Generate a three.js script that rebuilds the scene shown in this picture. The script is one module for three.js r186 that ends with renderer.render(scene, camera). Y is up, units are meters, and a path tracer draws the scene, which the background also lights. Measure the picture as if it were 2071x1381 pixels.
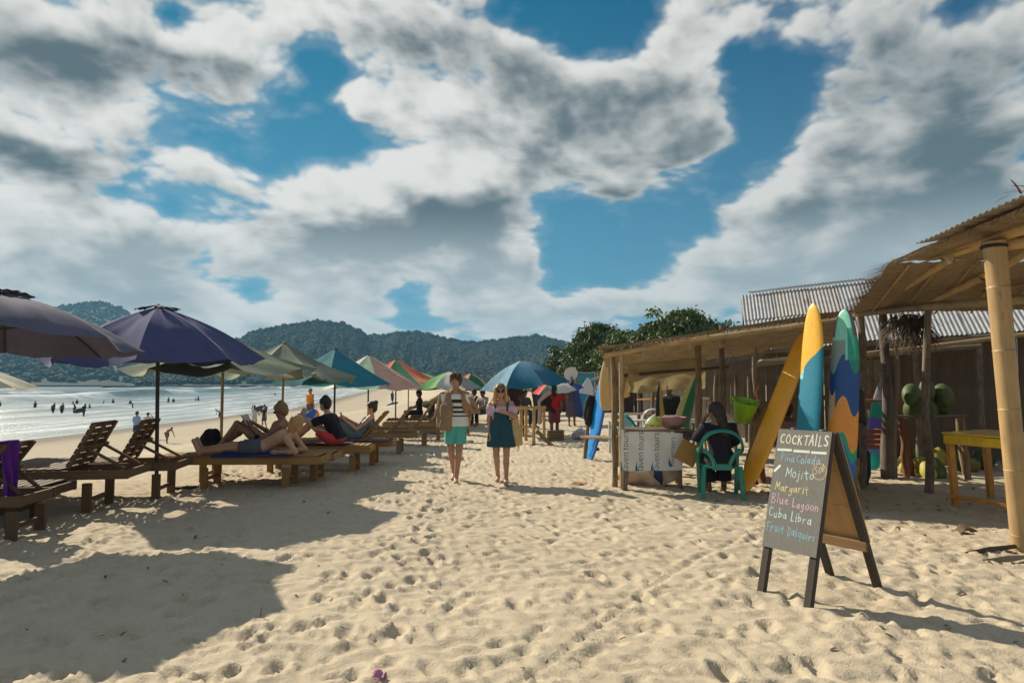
import * as THREE from 'three';
import { mergeGeometries } from 'three/addons/utils/BufferGeometryUtils.js';

const scene = new THREE.Scene();
// ---------------------------------------------------------------- camera, exposure
const EYE = 1.57, SKY = 0.82;
const camera = new THREE.PerspectiveCamera(53.13, 2071 / 1381, 0.05, 6000);
camera.position.set(0, EYE, 0);
camera.rotation.x = THREE.MathUtils.degToRad(3.5);
camera.updateMatrixWorld();
const renderer = new THREE.WebGLRenderer({ antialias: true });
renderer.toneMapping = THREE.LinearToneMapping;
renderer.toneMappingExposure = 1.35;
renderer.shadowMap.enabled = true;
// ---------------------------------------------------------------- sun: ahead on the left, about a third up
const SUN_ELEV = 33, SUN_LEFT = 52;
const sunDir = new THREE.Vector3(-Math.sin(rad(SUN_LEFT)) * Math.cos(rad(SUN_ELEV)), Math.sin(rad(SUN_ELEV)), -Math.cos(rad(SUN_LEFT)) * Math.cos(rad(SUN_ELEV)));
const sun = new THREE.DirectionalLight(new THREE.Color(1, 0.89, 0.71), 5);
sun.name = 'sun';
sun.position.copy(sunDir).multiplyScalar(60);
sun.castShadow = true;
sun.shadow.radius = 1.3;
sun.shadow.mapSize.set(4096, 4096);
Object.assign(sun.shadow.camera, { left: -30, right: 30, top: 30, bottom: -30, near: 1, far: 160 });
scene.add(sun, sun.target);
// ---------------------------------------------------------------- sky: broken cumulus over deep blue, computed by direction
scene.background = makeSky(4096, 2048);
scene.environment = scene.background;
scene.fog = new THREE.FogExp2(new THREE.Color(0.24, 0.56, 0.82), 0.00022);

function rad(d) { return d * Math.PI / 180; }
function mulberry(a) { return () => { a |= 0; a = a + 0x6D2B79F5 | 0; let t = Math.imul(a ^ a >>> 15, 1 | a); t = t + Math.imul(t ^ t >>> 7, 61 | t) ^ t; return ((t ^ t >>> 14) >>> 0) / 4294967296; }; }
function clamp(x, a = 0, b = 1) { return x < a ? a : x > b ? b : x; }
function smooth(a, b, x) { const t = clamp((x - a) / (b - a)); return t * t * (3 - 2 * t); }
function lerp(a, b, t) { return a + (b - a) * t; }
function perm() { return perm.p ??= (() => { const r = mulberry(77), p = [...Array(256).keys()]; for (let i = 255; i > 0; i--) { const j = Math.floor(r() * (i + 1)); [p[i], p[j]] = [p[j], p[i]]; } return Uint8Array.from([...p, ...p, ...p]); })(); }
function grad(h, x, y, z) { h &= 15; const u = h < 8 ? x : y, v = h < 4 ? y : h === 12 || h === 14 ? x : z; return ((h & 1) ? -u : u) + ((h & 2) ? -v : v); }
function noise3(x, y, z) {                                           // gradient noise, about -1..1
  const xf = Math.floor(x), yf = Math.floor(y), zf = Math.floor(z), X = xf & 255, Y = yf & 255, Z = zf & 255, P = perm.p ?? perm();
  x -= xf; y -= yf; z -= zf;
  const u = x * x * x * (x * (x * 6 - 15) + 10), v = y * y * y * (y * (y * 6 - 15) + 10), w = z * z * z * (z * (z * 6 - 15) + 10);
  const A = P[X] + Y, AA = P[A] + Z, AB = P[A + 1] + Z, B = P[X + 1] + Y, BA = P[B] + Z, BB = P[B + 1] + Z;
  return lerp(lerp(lerp(grad(P[AA], x, y, z), grad(P[BA], x - 1, y, z), u), lerp(grad(P[AB], x, y - 1, z), grad(P[BB], x - 1, y - 1, z), u), v),
    lerp(lerp(grad(P[AA + 1], x, y, z - 1), grad(P[BA + 1], x - 1, y, z - 1), u), lerp(grad(P[AB + 1], x, y - 1, z - 1), grad(P[BB + 1], x - 1, y - 1, z - 1), u), v), w);
}
function fbm(x, y, z, n, gain = 0.5) { let s = 0, a = 1, t = 0; for (let i = 0; i < n; i++) { s += a * noise3(x, y, z); t += a; a *= gain; x = x * 2.03 + 17.1; y = y * 2.03 + 5.7; z = z * 2.03 + 9.3; } return s / t; }
function billow(x, y, z, n) { let s = 0, a = 1, t = 0; for (let i = 0; i < n; i++) { s += a * (2.6 * Math.abs(noise3(x, y, z)) - 0.75); t += a; a *= 0.52; x = x * 2.1 + 3.1; y = y * 2.1 + 7.7; z = z * 2.1 + 1.3; } return s / t; }
function puff(x, y, z) {                                              // rounded heads: one minus the distance to the nearest scattered point
  const X = Math.floor(x), Y = Math.floor(y), Z = Math.floor(z), P = perm.p ?? perm(); x -= X; y -= Y; z -= Z; let m = 9;
  for (let k = -1; k < 2; k++) for (let j = -1; j < 2; j++) for (let i = -1; i < 2; i++) { const h = P[P[P[(X + i) & 255] + ((Y + j) & 255)] + ((Z + k) & 255)], dx = i + P[h] / 255 - x, dy = j + P[h + 1] / 255 - y, dz = k + P[h + 2] / 255 - z, d = dx * dx + dy * dy + dz * dz; if (d < m) m = d; }
  return 0.55 - Math.sqrt(m);
}
function makeSky(W, H) {
// cumulus banks and blue gaps: [azimuth, elevation, half width, half height (degrees), strength]
const COVER=[[26.2,19.2,1.3,1.4,-0.30],[-19.4,20.8,2.1,1.8,-0.40],[3.5,12.1,2.8,2.4,-0.50],[-22.3,17.9,1.7,1.4,-0.40],[10.6,14.3,2.3,2.3,-0.30],[-3.2,24.5,1.5,1.1,-0.40],[21.3,24.4,1.7,1.7,-0.30],[8.9,8.8,3.6,1.0,-0.50],[3.9,9.7,1.6,2.0,-0.70],[-20.6,8.3,1.5,1.0,-0.50],[-8.5,5.1,2.0,0.8,-0.40],[-23.4,5.1,3.2,1.1,0.40],[-32.8,6.4,3.7,1.0,0.50],[-0.2,10.5,3.3,2.4,0.50],[-4.8,14.5,4.9,2.4,0.50],[-15.8,24.0,1.6,2.6,-1.00],[-14.3,20.0,2.8,2.0,-1.00],[-17.1,18.5,2.6,1.7,-0.90],[-19.3,17.2,2.2,1.1,-0.60],[-27.6,19.3,2.4,1.4,-0.55],[-24.8,18.0,2.0,1.2,-0.50],[-27.1,26.1,0.9,0.9,-0.80],[-26.9,13.2,1.2,1.3,-0.70],[-17.2,25.3,0.8,1.0,-0.70],[4.0,29.0,4.1,2.2,-1.20],[9.1,27.7,2.6,2.0,-1.10],[-1.1,30.1,1.5,1.3,-0.40],[18.3,25.1,1.9,2.0,-1.00],[19.8,21.8,2.4,2.1,-1.10],[22.4,22.2,2.0,2.4,-0.90],[20.8,18.8,2.7,1.6,-0.90],[16.6,15.9,3.3,1.5,-0.90],[12.2,13.1,3.5,1.8,-1.10],[6.1,14.1,2.8,2.0,-0.80],[6.9,10.5,4.4,2.0,-1.10],[10.9,10.4,2.8,1.4,-0.90],[4.8,7.6,2.5,1.0,-0.70],[14.6,12.6,1.7,1.8,-0.80],[17.8,17.3,2.2,1.5,-0.80],[24.2,23.9,1.8,2.0,-0.50],[34.4,25.1,1.6,0.9,-0.90],[26.3,24.2,1.2,1.3,-0.30],[-8.5,7.2,1.6,1.6,-1.00],[-6.5,8.4,1.6,1.0,-0.50],[-21.3,6.8,1.8,1.0,-0.50],[-7.3,5.1,1.6,0.9,-0.60],[-24.2,9.6,1.0,1.1,-0.40],[-31.3,14.4,1.8,0.6,-0.35],[-33.4,21.8,7.8,4.6,0.80],[-23.6,26.0,5.4,2.9,0.70],[-10.0,28.0,7.1,3.0,0.80],[-35.7,14.9,4.3,2.2,0.70],[-35.0,10.0,3.5,3.0,0.70],[-29.9,9.2,4.9,3.2,0.80],[-19.2,10.7,6.5,2.7,0.80],[-11.4,11.1,6.9,3.2,0.90],[-5.7,16.9,5.2,2.7,0.80],[-14.7,15.7,7.0,2.3,0.80],[-3.2,22.7,7.8,2.2,0.70],[-9.9,22.2,4.2,1.5,0.70],[4.8,22.2,6.5,4.0,1.00],[9.0,19.8,6.4,3.3,1.10],[13.2,25.0,2.5,2.7,1.00],[14.7,20.6,3.3,3.2,0.80],[16.8,25.7,1.1,2.0,0.70],[1.9,18.1,5.6,1.5,0.70],[-2.3,12.2,4.9,3.2,0.80],[9.4,15.0,1.6,2.0,1.00],[1.0,6.4,7.0,1.4,0.80],[6.0,7.2,2.4,1.0,0.50],[-14.1,7.0,4.0,1.6,1.00],[-19.1,5.3,2.3,1.2,0.60],[-27.2,6.5,4.8,1.5,0.60],[-1.5,8.9,3.7,2.0,0.60],[32.6,18.1,5.3,6.3,1.00],[26.1,15.7,5.0,2.8,1.00],[23.2,12.3,5.0,3.3,1.10],[18.8,10.0,4.3,1.5,0.90],[14.9,8.2,6.0,1.4,0.90],[8.9,6.8,4.8,1.0,0.70],[26.6,9.4,5.0,2.9,0.90],[19.1,27.4,1.5,1.5,0.80],[23.6,25.7,1.9,1.3,0.60],[28.4,25.1,3.5,1.9,0.50],[25.9,20.6,1.7,1.4,0.70],[34.2,12.1,4.0,4.0,0.90],[36.5,22.3,1.7,1.5,0.70],[4.8,5.2,5.3,0.7,0.40],[18.1,13.1,1.5,1.0,0.60],[13.4,11.5,0.9,0.6,0.60]];
const DARK=[[-32.9,7.5,4.9,1.0,0.50],[-24.2,10.4,2.1,1.5,0.30],[4.4,23.0,4.6,2.2,0.20],[34.2,20.7,3.4,1.9,0.35],[35.3,11.0,2.7,2.0,0.50],[-1.5,29.1,3.7,1.3,0.30],[-35.4,21.9,4.7,2.5,0.95],[-27.7,22.7,5.2,1.0,0.85],[-22.8,23.1,3.1,1.0,0.60],[-35.7,15.4,3.9,1.2,0.90],[-31.7,16.3,2.4,0.8,0.60],[-28.6,9.8,3.3,1.8,0.85],[-27.3,9.0,2.3,1.3,0.60],[-21.4,12.5,2.2,1.1,0.75],[-16.1,10.5,4.7,1.3,0.80],[-10.6,12.0,6.0,1.8,0.75],[-6.5,13.7,3.2,2.0,0.70],[-3.6,9.7,4.5,1.6,0.70],[-1.5,13.8,2.0,2.4,0.50],[-29.8,6.3,5.9,0.9,0.55],[-35.5,7.9,2.8,1.2,0.45],[-10.5,6.7,1.6,0.6,0.50],[6.9,21.4,5.0,2.2,0.30],[12.3,21.1,4.1,2.9,0.25],[16.6,19.6,2.9,2.5,0.30],[-1.5,26.6,4.6,2.4,0.40],[-6.6,27.9,4.5,1.7,0.35],[32.7,19.7,4.3,3.8,0.50],[34.9,15.0,3.2,3.9,0.75],[27.9,10.8,3.4,1.8,0.70],[26.2,20.2,1.9,1.7,0.60],[29.2,7.8,5.1,0.9,0.85],[20.6,8.3,4.2,1.0,0.70],[31.2,12.2,2.9,2.1,0.50],[18.0,11.6,4.3,1.5,0.30],[23.2,13.4,2.7,2.2,0.25],[14.9,6.6,6.7,0.7,0.50],[1.9,5.6,4.9,0.6,0.40],[-31.6,13.2,1.5,1.0,0.40],[28.0,23.6,3.2,2.2,0.50]];
const BRIGHT=[[-19.6,27.6,3.8,1.9,0.60],[-32.2,23.6,2.0,1.2,0.50],[-33.8,17.5,2.6,1.6,0.70],[-23.3,16.7,4.2,1.8,0.60],[-16.2,15.9,6.9,2.1,0.80],[-9.0,17.1,5.2,2.7,0.80],[-35.6,11.9,2.2,2.0,0.60],[-30.9,11.5,1.9,0.9,0.70],[-24.0,12.6,2.8,2.2,0.60],[-12.3,21.8,2.3,1.4,0.50],[-7.8,21.4,4.3,1.5,0.40],[-4.4,18.5,2.4,2.3,0.60],[-14.1,7.4,2.8,1.2,0.60],[12.8,26.4,2.2,2.0,0.60],[16.8,26.0,1.0,1.7,0.50],[6.1,25.5,3.4,1.4,0.40],[9.0,17.2,5.8,1.0,0.35],[21.1,15.5,3.1,1.3,0.50],[24.0,16.7,2.6,1.1,0.50],[12.9,9.1,3.9,1.0,0.40],[35.5,23.5,1.5,1.2,0.50],[-33.4,6.1,3.6,0.9,0.40],[1.0,7.2,4.9,1.0,0.40],[19.6,13.4,2.1,2.3,0.35]];

  const field = (L, az, el, ce) => { let s = 0; for (let i = 0; i < L.length; i++) { const b = L[i]; let dx = az - b[0]; if (dx > 180) dx -= 360; else if (dx < -180) dx += 360; dx = dx * ce / b[2]; if (dx > 2.4 || dx < -2.4) continue; const dy = (el - b[1]) / b[3]; if (dy > 2.4 || dy < -2.4) continue; s += b[4] * Math.exp(-dx * dx - dy * dy); } return s; };
  const data = new Float32Array(W * H * 4), j0 = H / 2 - 12, dens = new Float32Array(W * (H - j0)), soft = new Float32Array(W * (H - j0)), bump = new Float32Array(W * (H - j0));
  for (let j = j0; j < H; j++) {                                       // how much cloud stands in each direction
    const el = (j + 0.5) / H * 180 - 90, y = Math.sin(rad(el)), ce = Math.cos(rad(el));
    for (let i = 0; i < W; i++) {
      const th = ((i + 0.5) / W - 0.5) * 2 * Math.PI, x = Math.cos(th) * ce, z = Math.sin(th) * ce, az = Math.atan2(x, -z) * 180 / Math.PI, yy = 1.5 * Math.log(1 + 2.2 * Math.max(y, -0.1));
      const wx = 0.02 * noise3(x * 6, yy * 6, z * 6), wy = 0.04 * noise3(x * 6 + 40, yy * 6, z * 6), X = x + wx, Y = yy + wy, Z = z - wx;
      const low = fbm(X * 4.5, Y * 4.5, Z * 4.5, 3), bil = billow(X * 7.5, Y * 7.5, Z * 7.5, 6), fine = fbm(X * 30, Y * 30, Z * 30, 4, 0.6);
      const away = Math.max(smooth(42, 60, Math.abs(az)), smooth(34, 44, el));
      const d1 = fbm(X * 14 + 9, Y * 14, Z * 14, 3), d2 = fbm(X * 14, Y * 14 + 21, Z * 14, 3);
      const c = field(COVER, az + 1.3 * d1, el + 1.0 * d2, ce) * 0.7 + lerp(0.085, 0.12 + 0.5 * low, away) + 0.05 * (1 - smooth(4, 15, el));
      const n = (j - j0) * W + i;
      const px = X + 0.012 * d1, py = Y + 0.012 * d2;
      const det = 0.62 * puff(px * 9, py * 10, Z * 9) + 0.46 * puff(px * 20 + 7, py * 22, Z * 20) + 0.28 * puff(px * 43, py * 45 + 3, Z * 43) + 0.14 * puff(px * 90, py * 90, Z * 90) + 0.08 * fine;
      dens[n] = c + 0.26 * low + 0.28 * bil + det + 0.02; bump[n] = 0.3 * bil + det;
      soft[n] = field(DARK, az + 1.6 * d2, el + 1.2 * d1, ce) - 0.5 * field(BRIGHT, az + 1.6 * d1, el + 1.2 * d2, ce) + 0.25 * away * (low + 0.2);
    }
  }
  const at2 = (A, i, j) => A[(clamp(Math.round(j), j0, H - 1) - j0) * W + ((Math.round(i) % W) + W) % W], pd = W / 360;
  for (let j = 0; j < H; j++) {
    const el = (j + 0.5) / H * 180 - 90, y = Math.sin(rad(el)), ce = Math.cos(rad(el));
    for (let i = 0; i < W; i++) {
      const k = (j * W + i) * 4, th = ((i + 0.5) / W - 0.5) * 2 * Math.PI;
      let r = 0.3, g = 0.33, b = 0.34;
      if (j >= j0) {
        const x = Math.cos(th) * ce, z = Math.sin(th) * ce, toSun = x * sunDir.x + y * sunDir.y + z * sunDir.z;
        const q = smooth(0, 38, Math.max(el, 0)), glow = smooth(0.2, 1, toSun);
        // clear air
        r = lerp(0.13, 0.0, Math.pow(q, 0.45)); g = lerp(0.32, 0.04, Math.pow(q, 0.62)); b = lerp(0.43, 0.125, Math.pow(q, 0.75));
        r += 0.02 * glow * (1 - q); g += 0.1 * glow; b += 0.14 * glow;
        // clouds: each spot is shaded by the cloud that lies between it and the sun
        const n = (j - j0) * W + i, d = dens[n], alpha = 0.12 * smooth(-0.35, 0.05, d) + 0.88 * smooth(0.0, 0.4, d);
        if (alpha > 0) {
          const sl = -0.55, su = 0.85;
          let sh = 0, rel = 0;
          for (let m = 1; m <= 5; m++) sh += clamp(at2(dens, i + sl * m * 0.5 * pd, j + su * m * 0.5 * pd) - 0.1, -0.1, 0.9) / 5;
          for (const [o, w] of [[0.3, 0.7], [0.7, 0.6], [1.6, 0.7]]) rel += w * (at2(bump, i + sl * o * pd, j + su * o * pd) - at2(bump, i - sl * o * pd, j - su * o * pd));
          let dk = 0.74 * soft[n] + 0.46 * sh + 0.5 * rel - 0.18 * bump[n] + 0.06;
          dk = smooth(-0.2, 1.0, dk) * (0.5 + 0.5 * smooth(0.1, 0.8, d));
          const sunny = 0.6 + 0.2 * smooth(-0.1, 0.95, toSun), floor = 1 - smooth(9, 15, el);
          const lr = lerp(0.1, 0.33, floor), lg = lerp(0.137, 0.38, floor), lb = lerp(0.155, 0.4, floor);
          r = lerp(r, lerp(sunny * 0.94, lr, dk), alpha); g = lerp(g, lerp(sunny * 0.93, lg, dk), alpha); b = lerp(b, lerp(sunny * 0.89, lb, dk), alpha);
        }
        const hz = 0.3 * (1 - smooth(0, 8, el)); r = lerp(r, 0.42, hz); g = lerp(g, 0.48, hz); b = lerp(b, 0.49, hz);
      }
      data[k] = Math.max(r, 0) * SKY; data[k + 1] = Math.max(g, 0) * SKY; data[k + 2] = Math.max(b, 0) * SKY; data[k + 3] = 1;
    }
  }
  const t = new THREE.DataTexture(data, W, H, THREE.RGBAFormat, THREE.FloatType);
  t.mapping = THREE.EquirectangularReflectionMapping; t.magFilter = THREE.LinearFilter; t.needsUpdate = true; t.name = 'sky';
  return t;
}

// ================================================================ helpers
const V = (x, y, z) => new THREE.Vector3(x, y, z);
const TAN = Math.tan(rad(53.13 / 2)) / 690.5, PITCH = rad(3.5);
function ray(px, py) {                                               // direction of a photograph pixel, per metre of depth
  const x = (px - 1035.5) * TAN, y = (690.5 - py) * TAN, Y = y * Math.cos(PITCH) + Math.sin(PITCH), Z = -Math.cos(PITCH) + y * Math.sin(PITCH);
  return [x / -Z, Y / -Z];
}
function at(px, py, d) { const [x, y] = ray(px, py); return V(x * d, EYE + y * d, -d); }
function on(px, py, y0 = 0) { const [x, y] = ray(px, py), d = (y0 - EYE) / y; return V(x * d, y0, -d); }
const usedNames = {};
function numbered(n) { const k = usedNames[n] = (usedNames[n] ?? -1) + 1; return k ? n + '_' + String(k).padStart(3, '0') : n; }
function tag(o, label, category, group, kind) { if (label) o.userData.label = label; if (category) o.userData.category = category; if (group) o.userData.group = group; if (kind) o.userData.kind = kind; return o; }
function thing(name, label, category, p = [0, 0, 0], turn = 0, group) {
  const o = new THREE.Group(); o.name = numbered(name); scene.add(o);
  if (p.isVector3) o.position.copy(p); else o.position.set(...p);
  o.rotation.y = turn; return tag(o, label, category, group);
}
function strip(g) {                                                  // same attributes everywhere, so that pieces can be joined
  const n = g.index ? g.toNonIndexed() : g;
  for (const k of Object.keys(n.attributes)) if (!['position', 'normal', 'uv'].includes(k)) n.deleteAttribute(k);
  if (!n.attributes.normal) n.computeVertexNormals();
  if (!n.attributes.uv) n.setAttribute('uv', new THREE.BufferAttribute(new Float32Array(n.attributes.position.count * 2), 2));
  return n;
}
function join(list) { return list.length === 1 ? list[0] : mergeGeometries(list.map(strip)); }
function part(parent, name, g, m, label) {
  const o = new THREE.Mesh(Array.isArray(g) ? join(g) : g, m);
  o.name = parent === scene ? numbered(name) : name; o.castShadow = o.receiveShadow = true;
  if (label) o.userData.label = label;
  parent.add(o); return o;
}
function struct(name, g, m) { return tag(part(scene, name, g, m), null, null, null, 'structure'); }
function copy(root, label, p, turn = 0, group) {
  const c = root.clone(); c.name = numbered(root.name.replace(/_\d{3}$/, '')); scene.add(c);
  c.userData = { ...root.userData, label: label ?? root.userData.label }; if (group) c.userData.group = group;
  if (p) { if (p.isVector3) c.position.copy(p); else c.position.set(...p); }
  c.rotation.y = turn; return c;
}
// ---------------------------------------------------------------- shapes
function slabGeo(w, h, d, c = 0.005) {                               // box with chamfered edges, long axis y, uv in metres
  c = Math.min(c, w * 0.3, h * 0.3, d * 0.3);
  const hx = w / 2, hy = h / 2, hz = d / 2, pos = [], uv = [];
  const put = (p, n) => { pos.push(...p); const a = n.map(Math.abs); if (a[1] >= a[0] && a[1] >= a[2]) uv.push(p[0] + 0.3, p[2] + 0.1); else if (a[0] >= a[2]) uv.push(p[2] + 0.7, p[1]); else uv.push(p[0], p[1]); };
  const tri = (a, b, q) => { const u = [b[0] - a[0], b[1] - a[1], b[2] - a[2]], v = [q[0] - a[0], q[1] - a[1], q[2] - a[2]]; let n = [u[1] * v[2] - u[2] * v[1], u[2] * v[0] - u[0] * v[2], u[0] * v[1] - u[1] * v[0]];
    if (n[0] * a[0] + n[1] * a[1] + n[2] * a[2] < 0) { [b, q] = [q, b]; n = n.map((x) => -x); } put(a, n); put(b, n); put(q, n); };
  const quad = (a, b, q, e) => { tri(a, b, q); tri(a, q, e); };
  const P = (sx, sy, sz, f) => [sx * (hx - (f === 0 ? 0 : c)), sy * (hy - (f === 1 ? 0 : c)), sz * (hz - (f === 2 ? 0 : c))];
  for (const s of [-1, 1]) {
    quad(P(s, -1, -1, 0), P(s, 1, -1, 0), P(s, 1, 1, 0), P(s, -1, 1, 0)); quad(P(-1, s, -1, 1), P(1, s, -1, 1), P(1, s, 1, 1), P(-1, s, 1, 1)); quad(P(-1, -1, s, 2), P(1, -1, s, 2), P(1, 1, s, 2), P(-1, 1, s, 2));
    for (const t of [-1, 1]) {
      quad(P(s, t, -1, 0), P(s, t, 1, 0), P(s, t, 1, 1), P(s, t, -1, 1)); quad(P(s, -1, t, 0), P(s, 1, t, 0), P(s, 1, t, 2), P(s, -1, t, 2)); quad(P(-1, s, t, 1), P(1, s, t, 1), P(1, s, t, 2), P(-1, s, t, 2));
      for (const u of [-1, 1]) tri(P(s, t, u, 0), P(s, t, u, 1), P(s, t, u, 2));
    }
  }
  const g = new THREE.BufferGeometry(); g.setAttribute('position', new THREE.Float32BufferAttribute(pos, 3)); g.setAttribute('uv', new THREE.Float32BufferAttribute(uv, 2)); g.computeVertexNormals(); return g;
}
function aim(g, a, b, side) {                                        // local y runs from a to b; local x towards side
  const y = b.clone().sub(a).normalize(), s = side ?? (Math.abs(y.y) > 0.9 ? V(1, 0, 0) : V(0, 1, 0).cross(y).normalize());
  const z = s.clone().cross(y).normalize(), x = y.clone().cross(z).normalize();
  return g.applyMatrix4(new THREE.Matrix4().makeBasis(x, y, z).setPosition(a.clone().add(b).multiplyScalar(0.5)));
}
const beamGeo = (a, b, w, d, side, c) => aim(slabGeo(w, a.distanceTo(b), d, c), a, b, side);
const boxAt = (w, h, d, x, y, z, c) => slabGeo(w, h, d, c).translate(x, y, z);
let seedTube = 1;
function tubeGeo(pts, radii, seg = 10, steps = 0, wob = 0, squash = 1) {   // round bar through points, its radius running through radii
  const curve = new THREE.CatmullRomCurve3(pts.map((p) => p.clone()), false, 'centripetal'), n = steps || Math.max(2, (pts.length - 1) * 6), L = curve.getLength();
  const pos = [], uv = [], idx = [], R = rndTube(), o = R() * 50; let side = null;
  for (let i = 0; i <= n; i++) {
    const t = i / n, p = curve.getPoint(t), tan = curve.getTangent(t), k = t * (radii.length - 1), f = Math.floor(k), r = lerp(radii[f], radii[Math.min(f + 1, radii.length - 1)], k - f);
    if (!side) side = Math.abs(tan.y) > 0.9 ? V(1, 0, 0) : V(0, 1, 0);
    side = side.clone().sub(tan.clone().multiplyScalar(side.dot(tan))).normalize(); const up = tan.clone().cross(side);
    for (let j = 0; j <= seg; j++) {
      const a = (j % seg) / seg * 2 * Math.PI, w = r * (1 + wob * noise3(o + Math.cos(a), t * L * 3, Math.sin(a) + o)), q = p.clone().addScaledVector(side, Math.cos(a) * w).addScaledVector(up, Math.sin(a) * w * squash);
      pos.push(q.x, q.y, q.z); uv.push(j / seg * r * 6.28, t * L);
    }
  }
  for (let i = 0; i < n; i++) for (let j = 0; j < seg; j++) { const a = i * (seg + 1) + j, b = a + seg + 1; idx.push(a, a + 1, b, b, a + 1, b + 1); }
  for (const e of [0, n]) { const c = pos.length / 3, p = curve.getPoint(e / n), b = e * (seg + 1); pos.push(p.x, p.y, p.z); uv.push(0, 0); for (let j = 0; j < seg; j++) e ? idx.push(c, b + j + 1, b + j) : idx.push(c, b + j, b + j + 1); }
  const g = new THREE.BufferGeometry(); g.setAttribute('position', new THREE.Float32BufferAttribute(pos, 3)); g.setAttribute('uv', new THREE.Float32BufferAttribute(uv, 2)); g.setIndex(idx); g.computeVertexNormals(); return g;
}
function rndTube() { return mulberry(seedTube++ * 7919); }
const rodGeo = (a, b, r0, r1 = r0, seg = 8) => tubeGeo([a, b], [r0, r1], seg, 1);
function poleGeo(a, b, r0, r1, bend = 0.03, seg = 9) {                // rough wooden pole, a little crooked
  const R = rndTube(), n = 5, pts = [], rr = [];
  for (let i = 0; i <= n; i++) { const t = i / n, p = a.clone().lerp(b, t); if (i && i < n) p.add(V((R() - 0.5) * bend, (R() - 0.5) * bend * 0.3, (R() - 0.5) * bend)); pts.push(p); rr.push(lerp(r0, r1, t) * (0.92 + 0.16 * R())); }
  return tubeGeo(pts, rr, seg, 14, 0.14);
}
function bambooGeo(a, b, r0, r1 = r0, step = 0.34, seg = 12) {        // culm with raised rings at its nodes
  const L = a.distanceTo(b), pts = [], rr = [], R = rndTube();
  const rings = [0]; for (let y = step * (0.4 + 0.4 * R()); y < L - 0.03; y += step * (0.85 + 0.3 * R())) rings.push(y - 0.012, y - 0.004, y + 0.003, y + 0.01); rings.push(L);
  const pos = [], uv = [], idx = [], dir = b.clone().sub(a).normalize(), s = (Math.abs(dir.y) > 0.9 ? V(1, 0, 0) : V(0, 1, 0)), side = s.sub(dir.clone().multiplyScalar(s.dot(dir))).normalize(), up = dir.clone().cross(side);
  rings.forEach((y, i) => { const k = (i - 1) % 4, r = lerp(r0, r1, y / L) * (i === 0 || i === rings.length - 1 ? 1 : [1, 1.07, 0.96, 1][k]);
    for (let j = 0; j <= seg; j++) { const t = (j % seg) / seg * 6.2832, q = a.clone().addScaledVector(dir, y).addScaledVector(side, Math.cos(t) * r).addScaledVector(up, Math.sin(t) * r); pos.push(q.x, q.y, q.z); uv.push(j / seg * 6.28 * r, y); } });
  const n = rings.length - 1;
  for (let i = 0; i < n; i++) for (let j = 0; j < seg; j++) { const p = i * (seg + 1) + j, q = p + seg + 1; idx.push(p, p + 1, q, q, p + 1, q + 1); }
  for (const e of [0, n]) { const c = pos.length / 3, p = a.clone().addScaledVector(dir, rings[e]), q = e * (seg + 1); pos.push(p.x, p.y, p.z); uv.push(0, 0); for (let j = 0; j < seg; j++) e ? idx.push(c, q + j + 1, q + j) : idx.push(c, q + j, q + j + 1); }
  const g = new THREE.BufferGeometry(); g.setAttribute('position', new THREE.Float32BufferAttribute(pos, 3)); g.setAttribute('uv', new THREE.Float32BufferAttribute(uv, 2)); g.setIndex(idx); g.computeVertexNormals(); return g;
}
function gridGeo(nu, nv, f, uvf) {                                   // surface f(u, v) over the unit square
  const pos = [], uv = [], idx = [];
  for (let j = 0; j <= nv; j++) for (let i = 0; i <= nu; i++) { const p = f(i / nu, j / nv); pos.push(p.x, p.y, p.z); const t = uvf ? uvf(i / nu, j / nv) : [i / nu, j / nv]; uv.push(t[0], t[1]); }
  for (let j = 0; j < nv; j++) for (let i = 0; i < nu; i++) { const a = j * (nu + 1) + i, b = a + nu + 1; idx.push(a, a + 1, b, b, a + 1, b + 1); }
  const g = new THREE.BufferGeometry(); g.setAttribute('position', new THREE.Float32BufferAttribute(pos, 3)); g.setAttribute('uv', new THREE.Float32BufferAttribute(uv, 2)); g.setIndex(idx); g.computeVertexNormals(); return g;
}
function lump(g, amp, freq, o = 0) {                                 // push vertices about, for things that are not machine-made
  const p = g.attributes.position; for (let i = 0; i < p.count; i++) { const x = p.getX(i), y = p.getY(i), z = p.getZ(i); p.setXYZ(i, x + amp * noise3(x * freq + o, y * freq, z * freq), y + amp * noise3(x * freq, y * freq + o + 9, z * freq), z + amp * noise3(x * freq, y * freq, z * freq + o + 21)); }
  g.computeVertexNormals(); return g;
}
const ballGeo = (r, x = 0, y = 0, z = 0, sx = 1, sy = 1, sz = 1, n = 14) => new THREE.SphereGeometry(r, n, Math.round(n * 0.7)).scale(sx, sy, sz).translate(x, y, z);
// ---------------------------------------------------------------- textures and materials
const enc = (c) => { c = clamp(c); return Math.round(255 * (c <= 0.0031308 ? c * 12.92 : 1.055 * Math.pow(c, 1 / 2.4) - 0.055)); };
function tex(n, f, srgb = true) {
  const d = new Uint8Array(n * n * 4);
  for (let j = 0; j < n; j++) for (let i = 0; i < n; i++) { const v = f((i + 0.5) / n, (j + 0.5) / n), k = (j * n + i) * 4, c = typeof v === 'number' ? [v, v, v] : v; for (let m = 0; m < 3; m++) d[k + m] = srgb ? enc(c[m]) : Math.round(255 * clamp(c[m])); d[k + 3] = 255; }
  const t = new THREE.DataTexture(d, n, n); t.wrapS = t.wrapT = THREE.MirroredRepeatWrapping; t.magFilter = THREE.LinearFilter; t.minFilter = THREE.LinearMipmapLinearFilter; t.colorSpace = srgb ? THREE.SRGBColorSpace : THREE.NoColorSpace; t.needsUpdate = true; return t;
}
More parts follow.
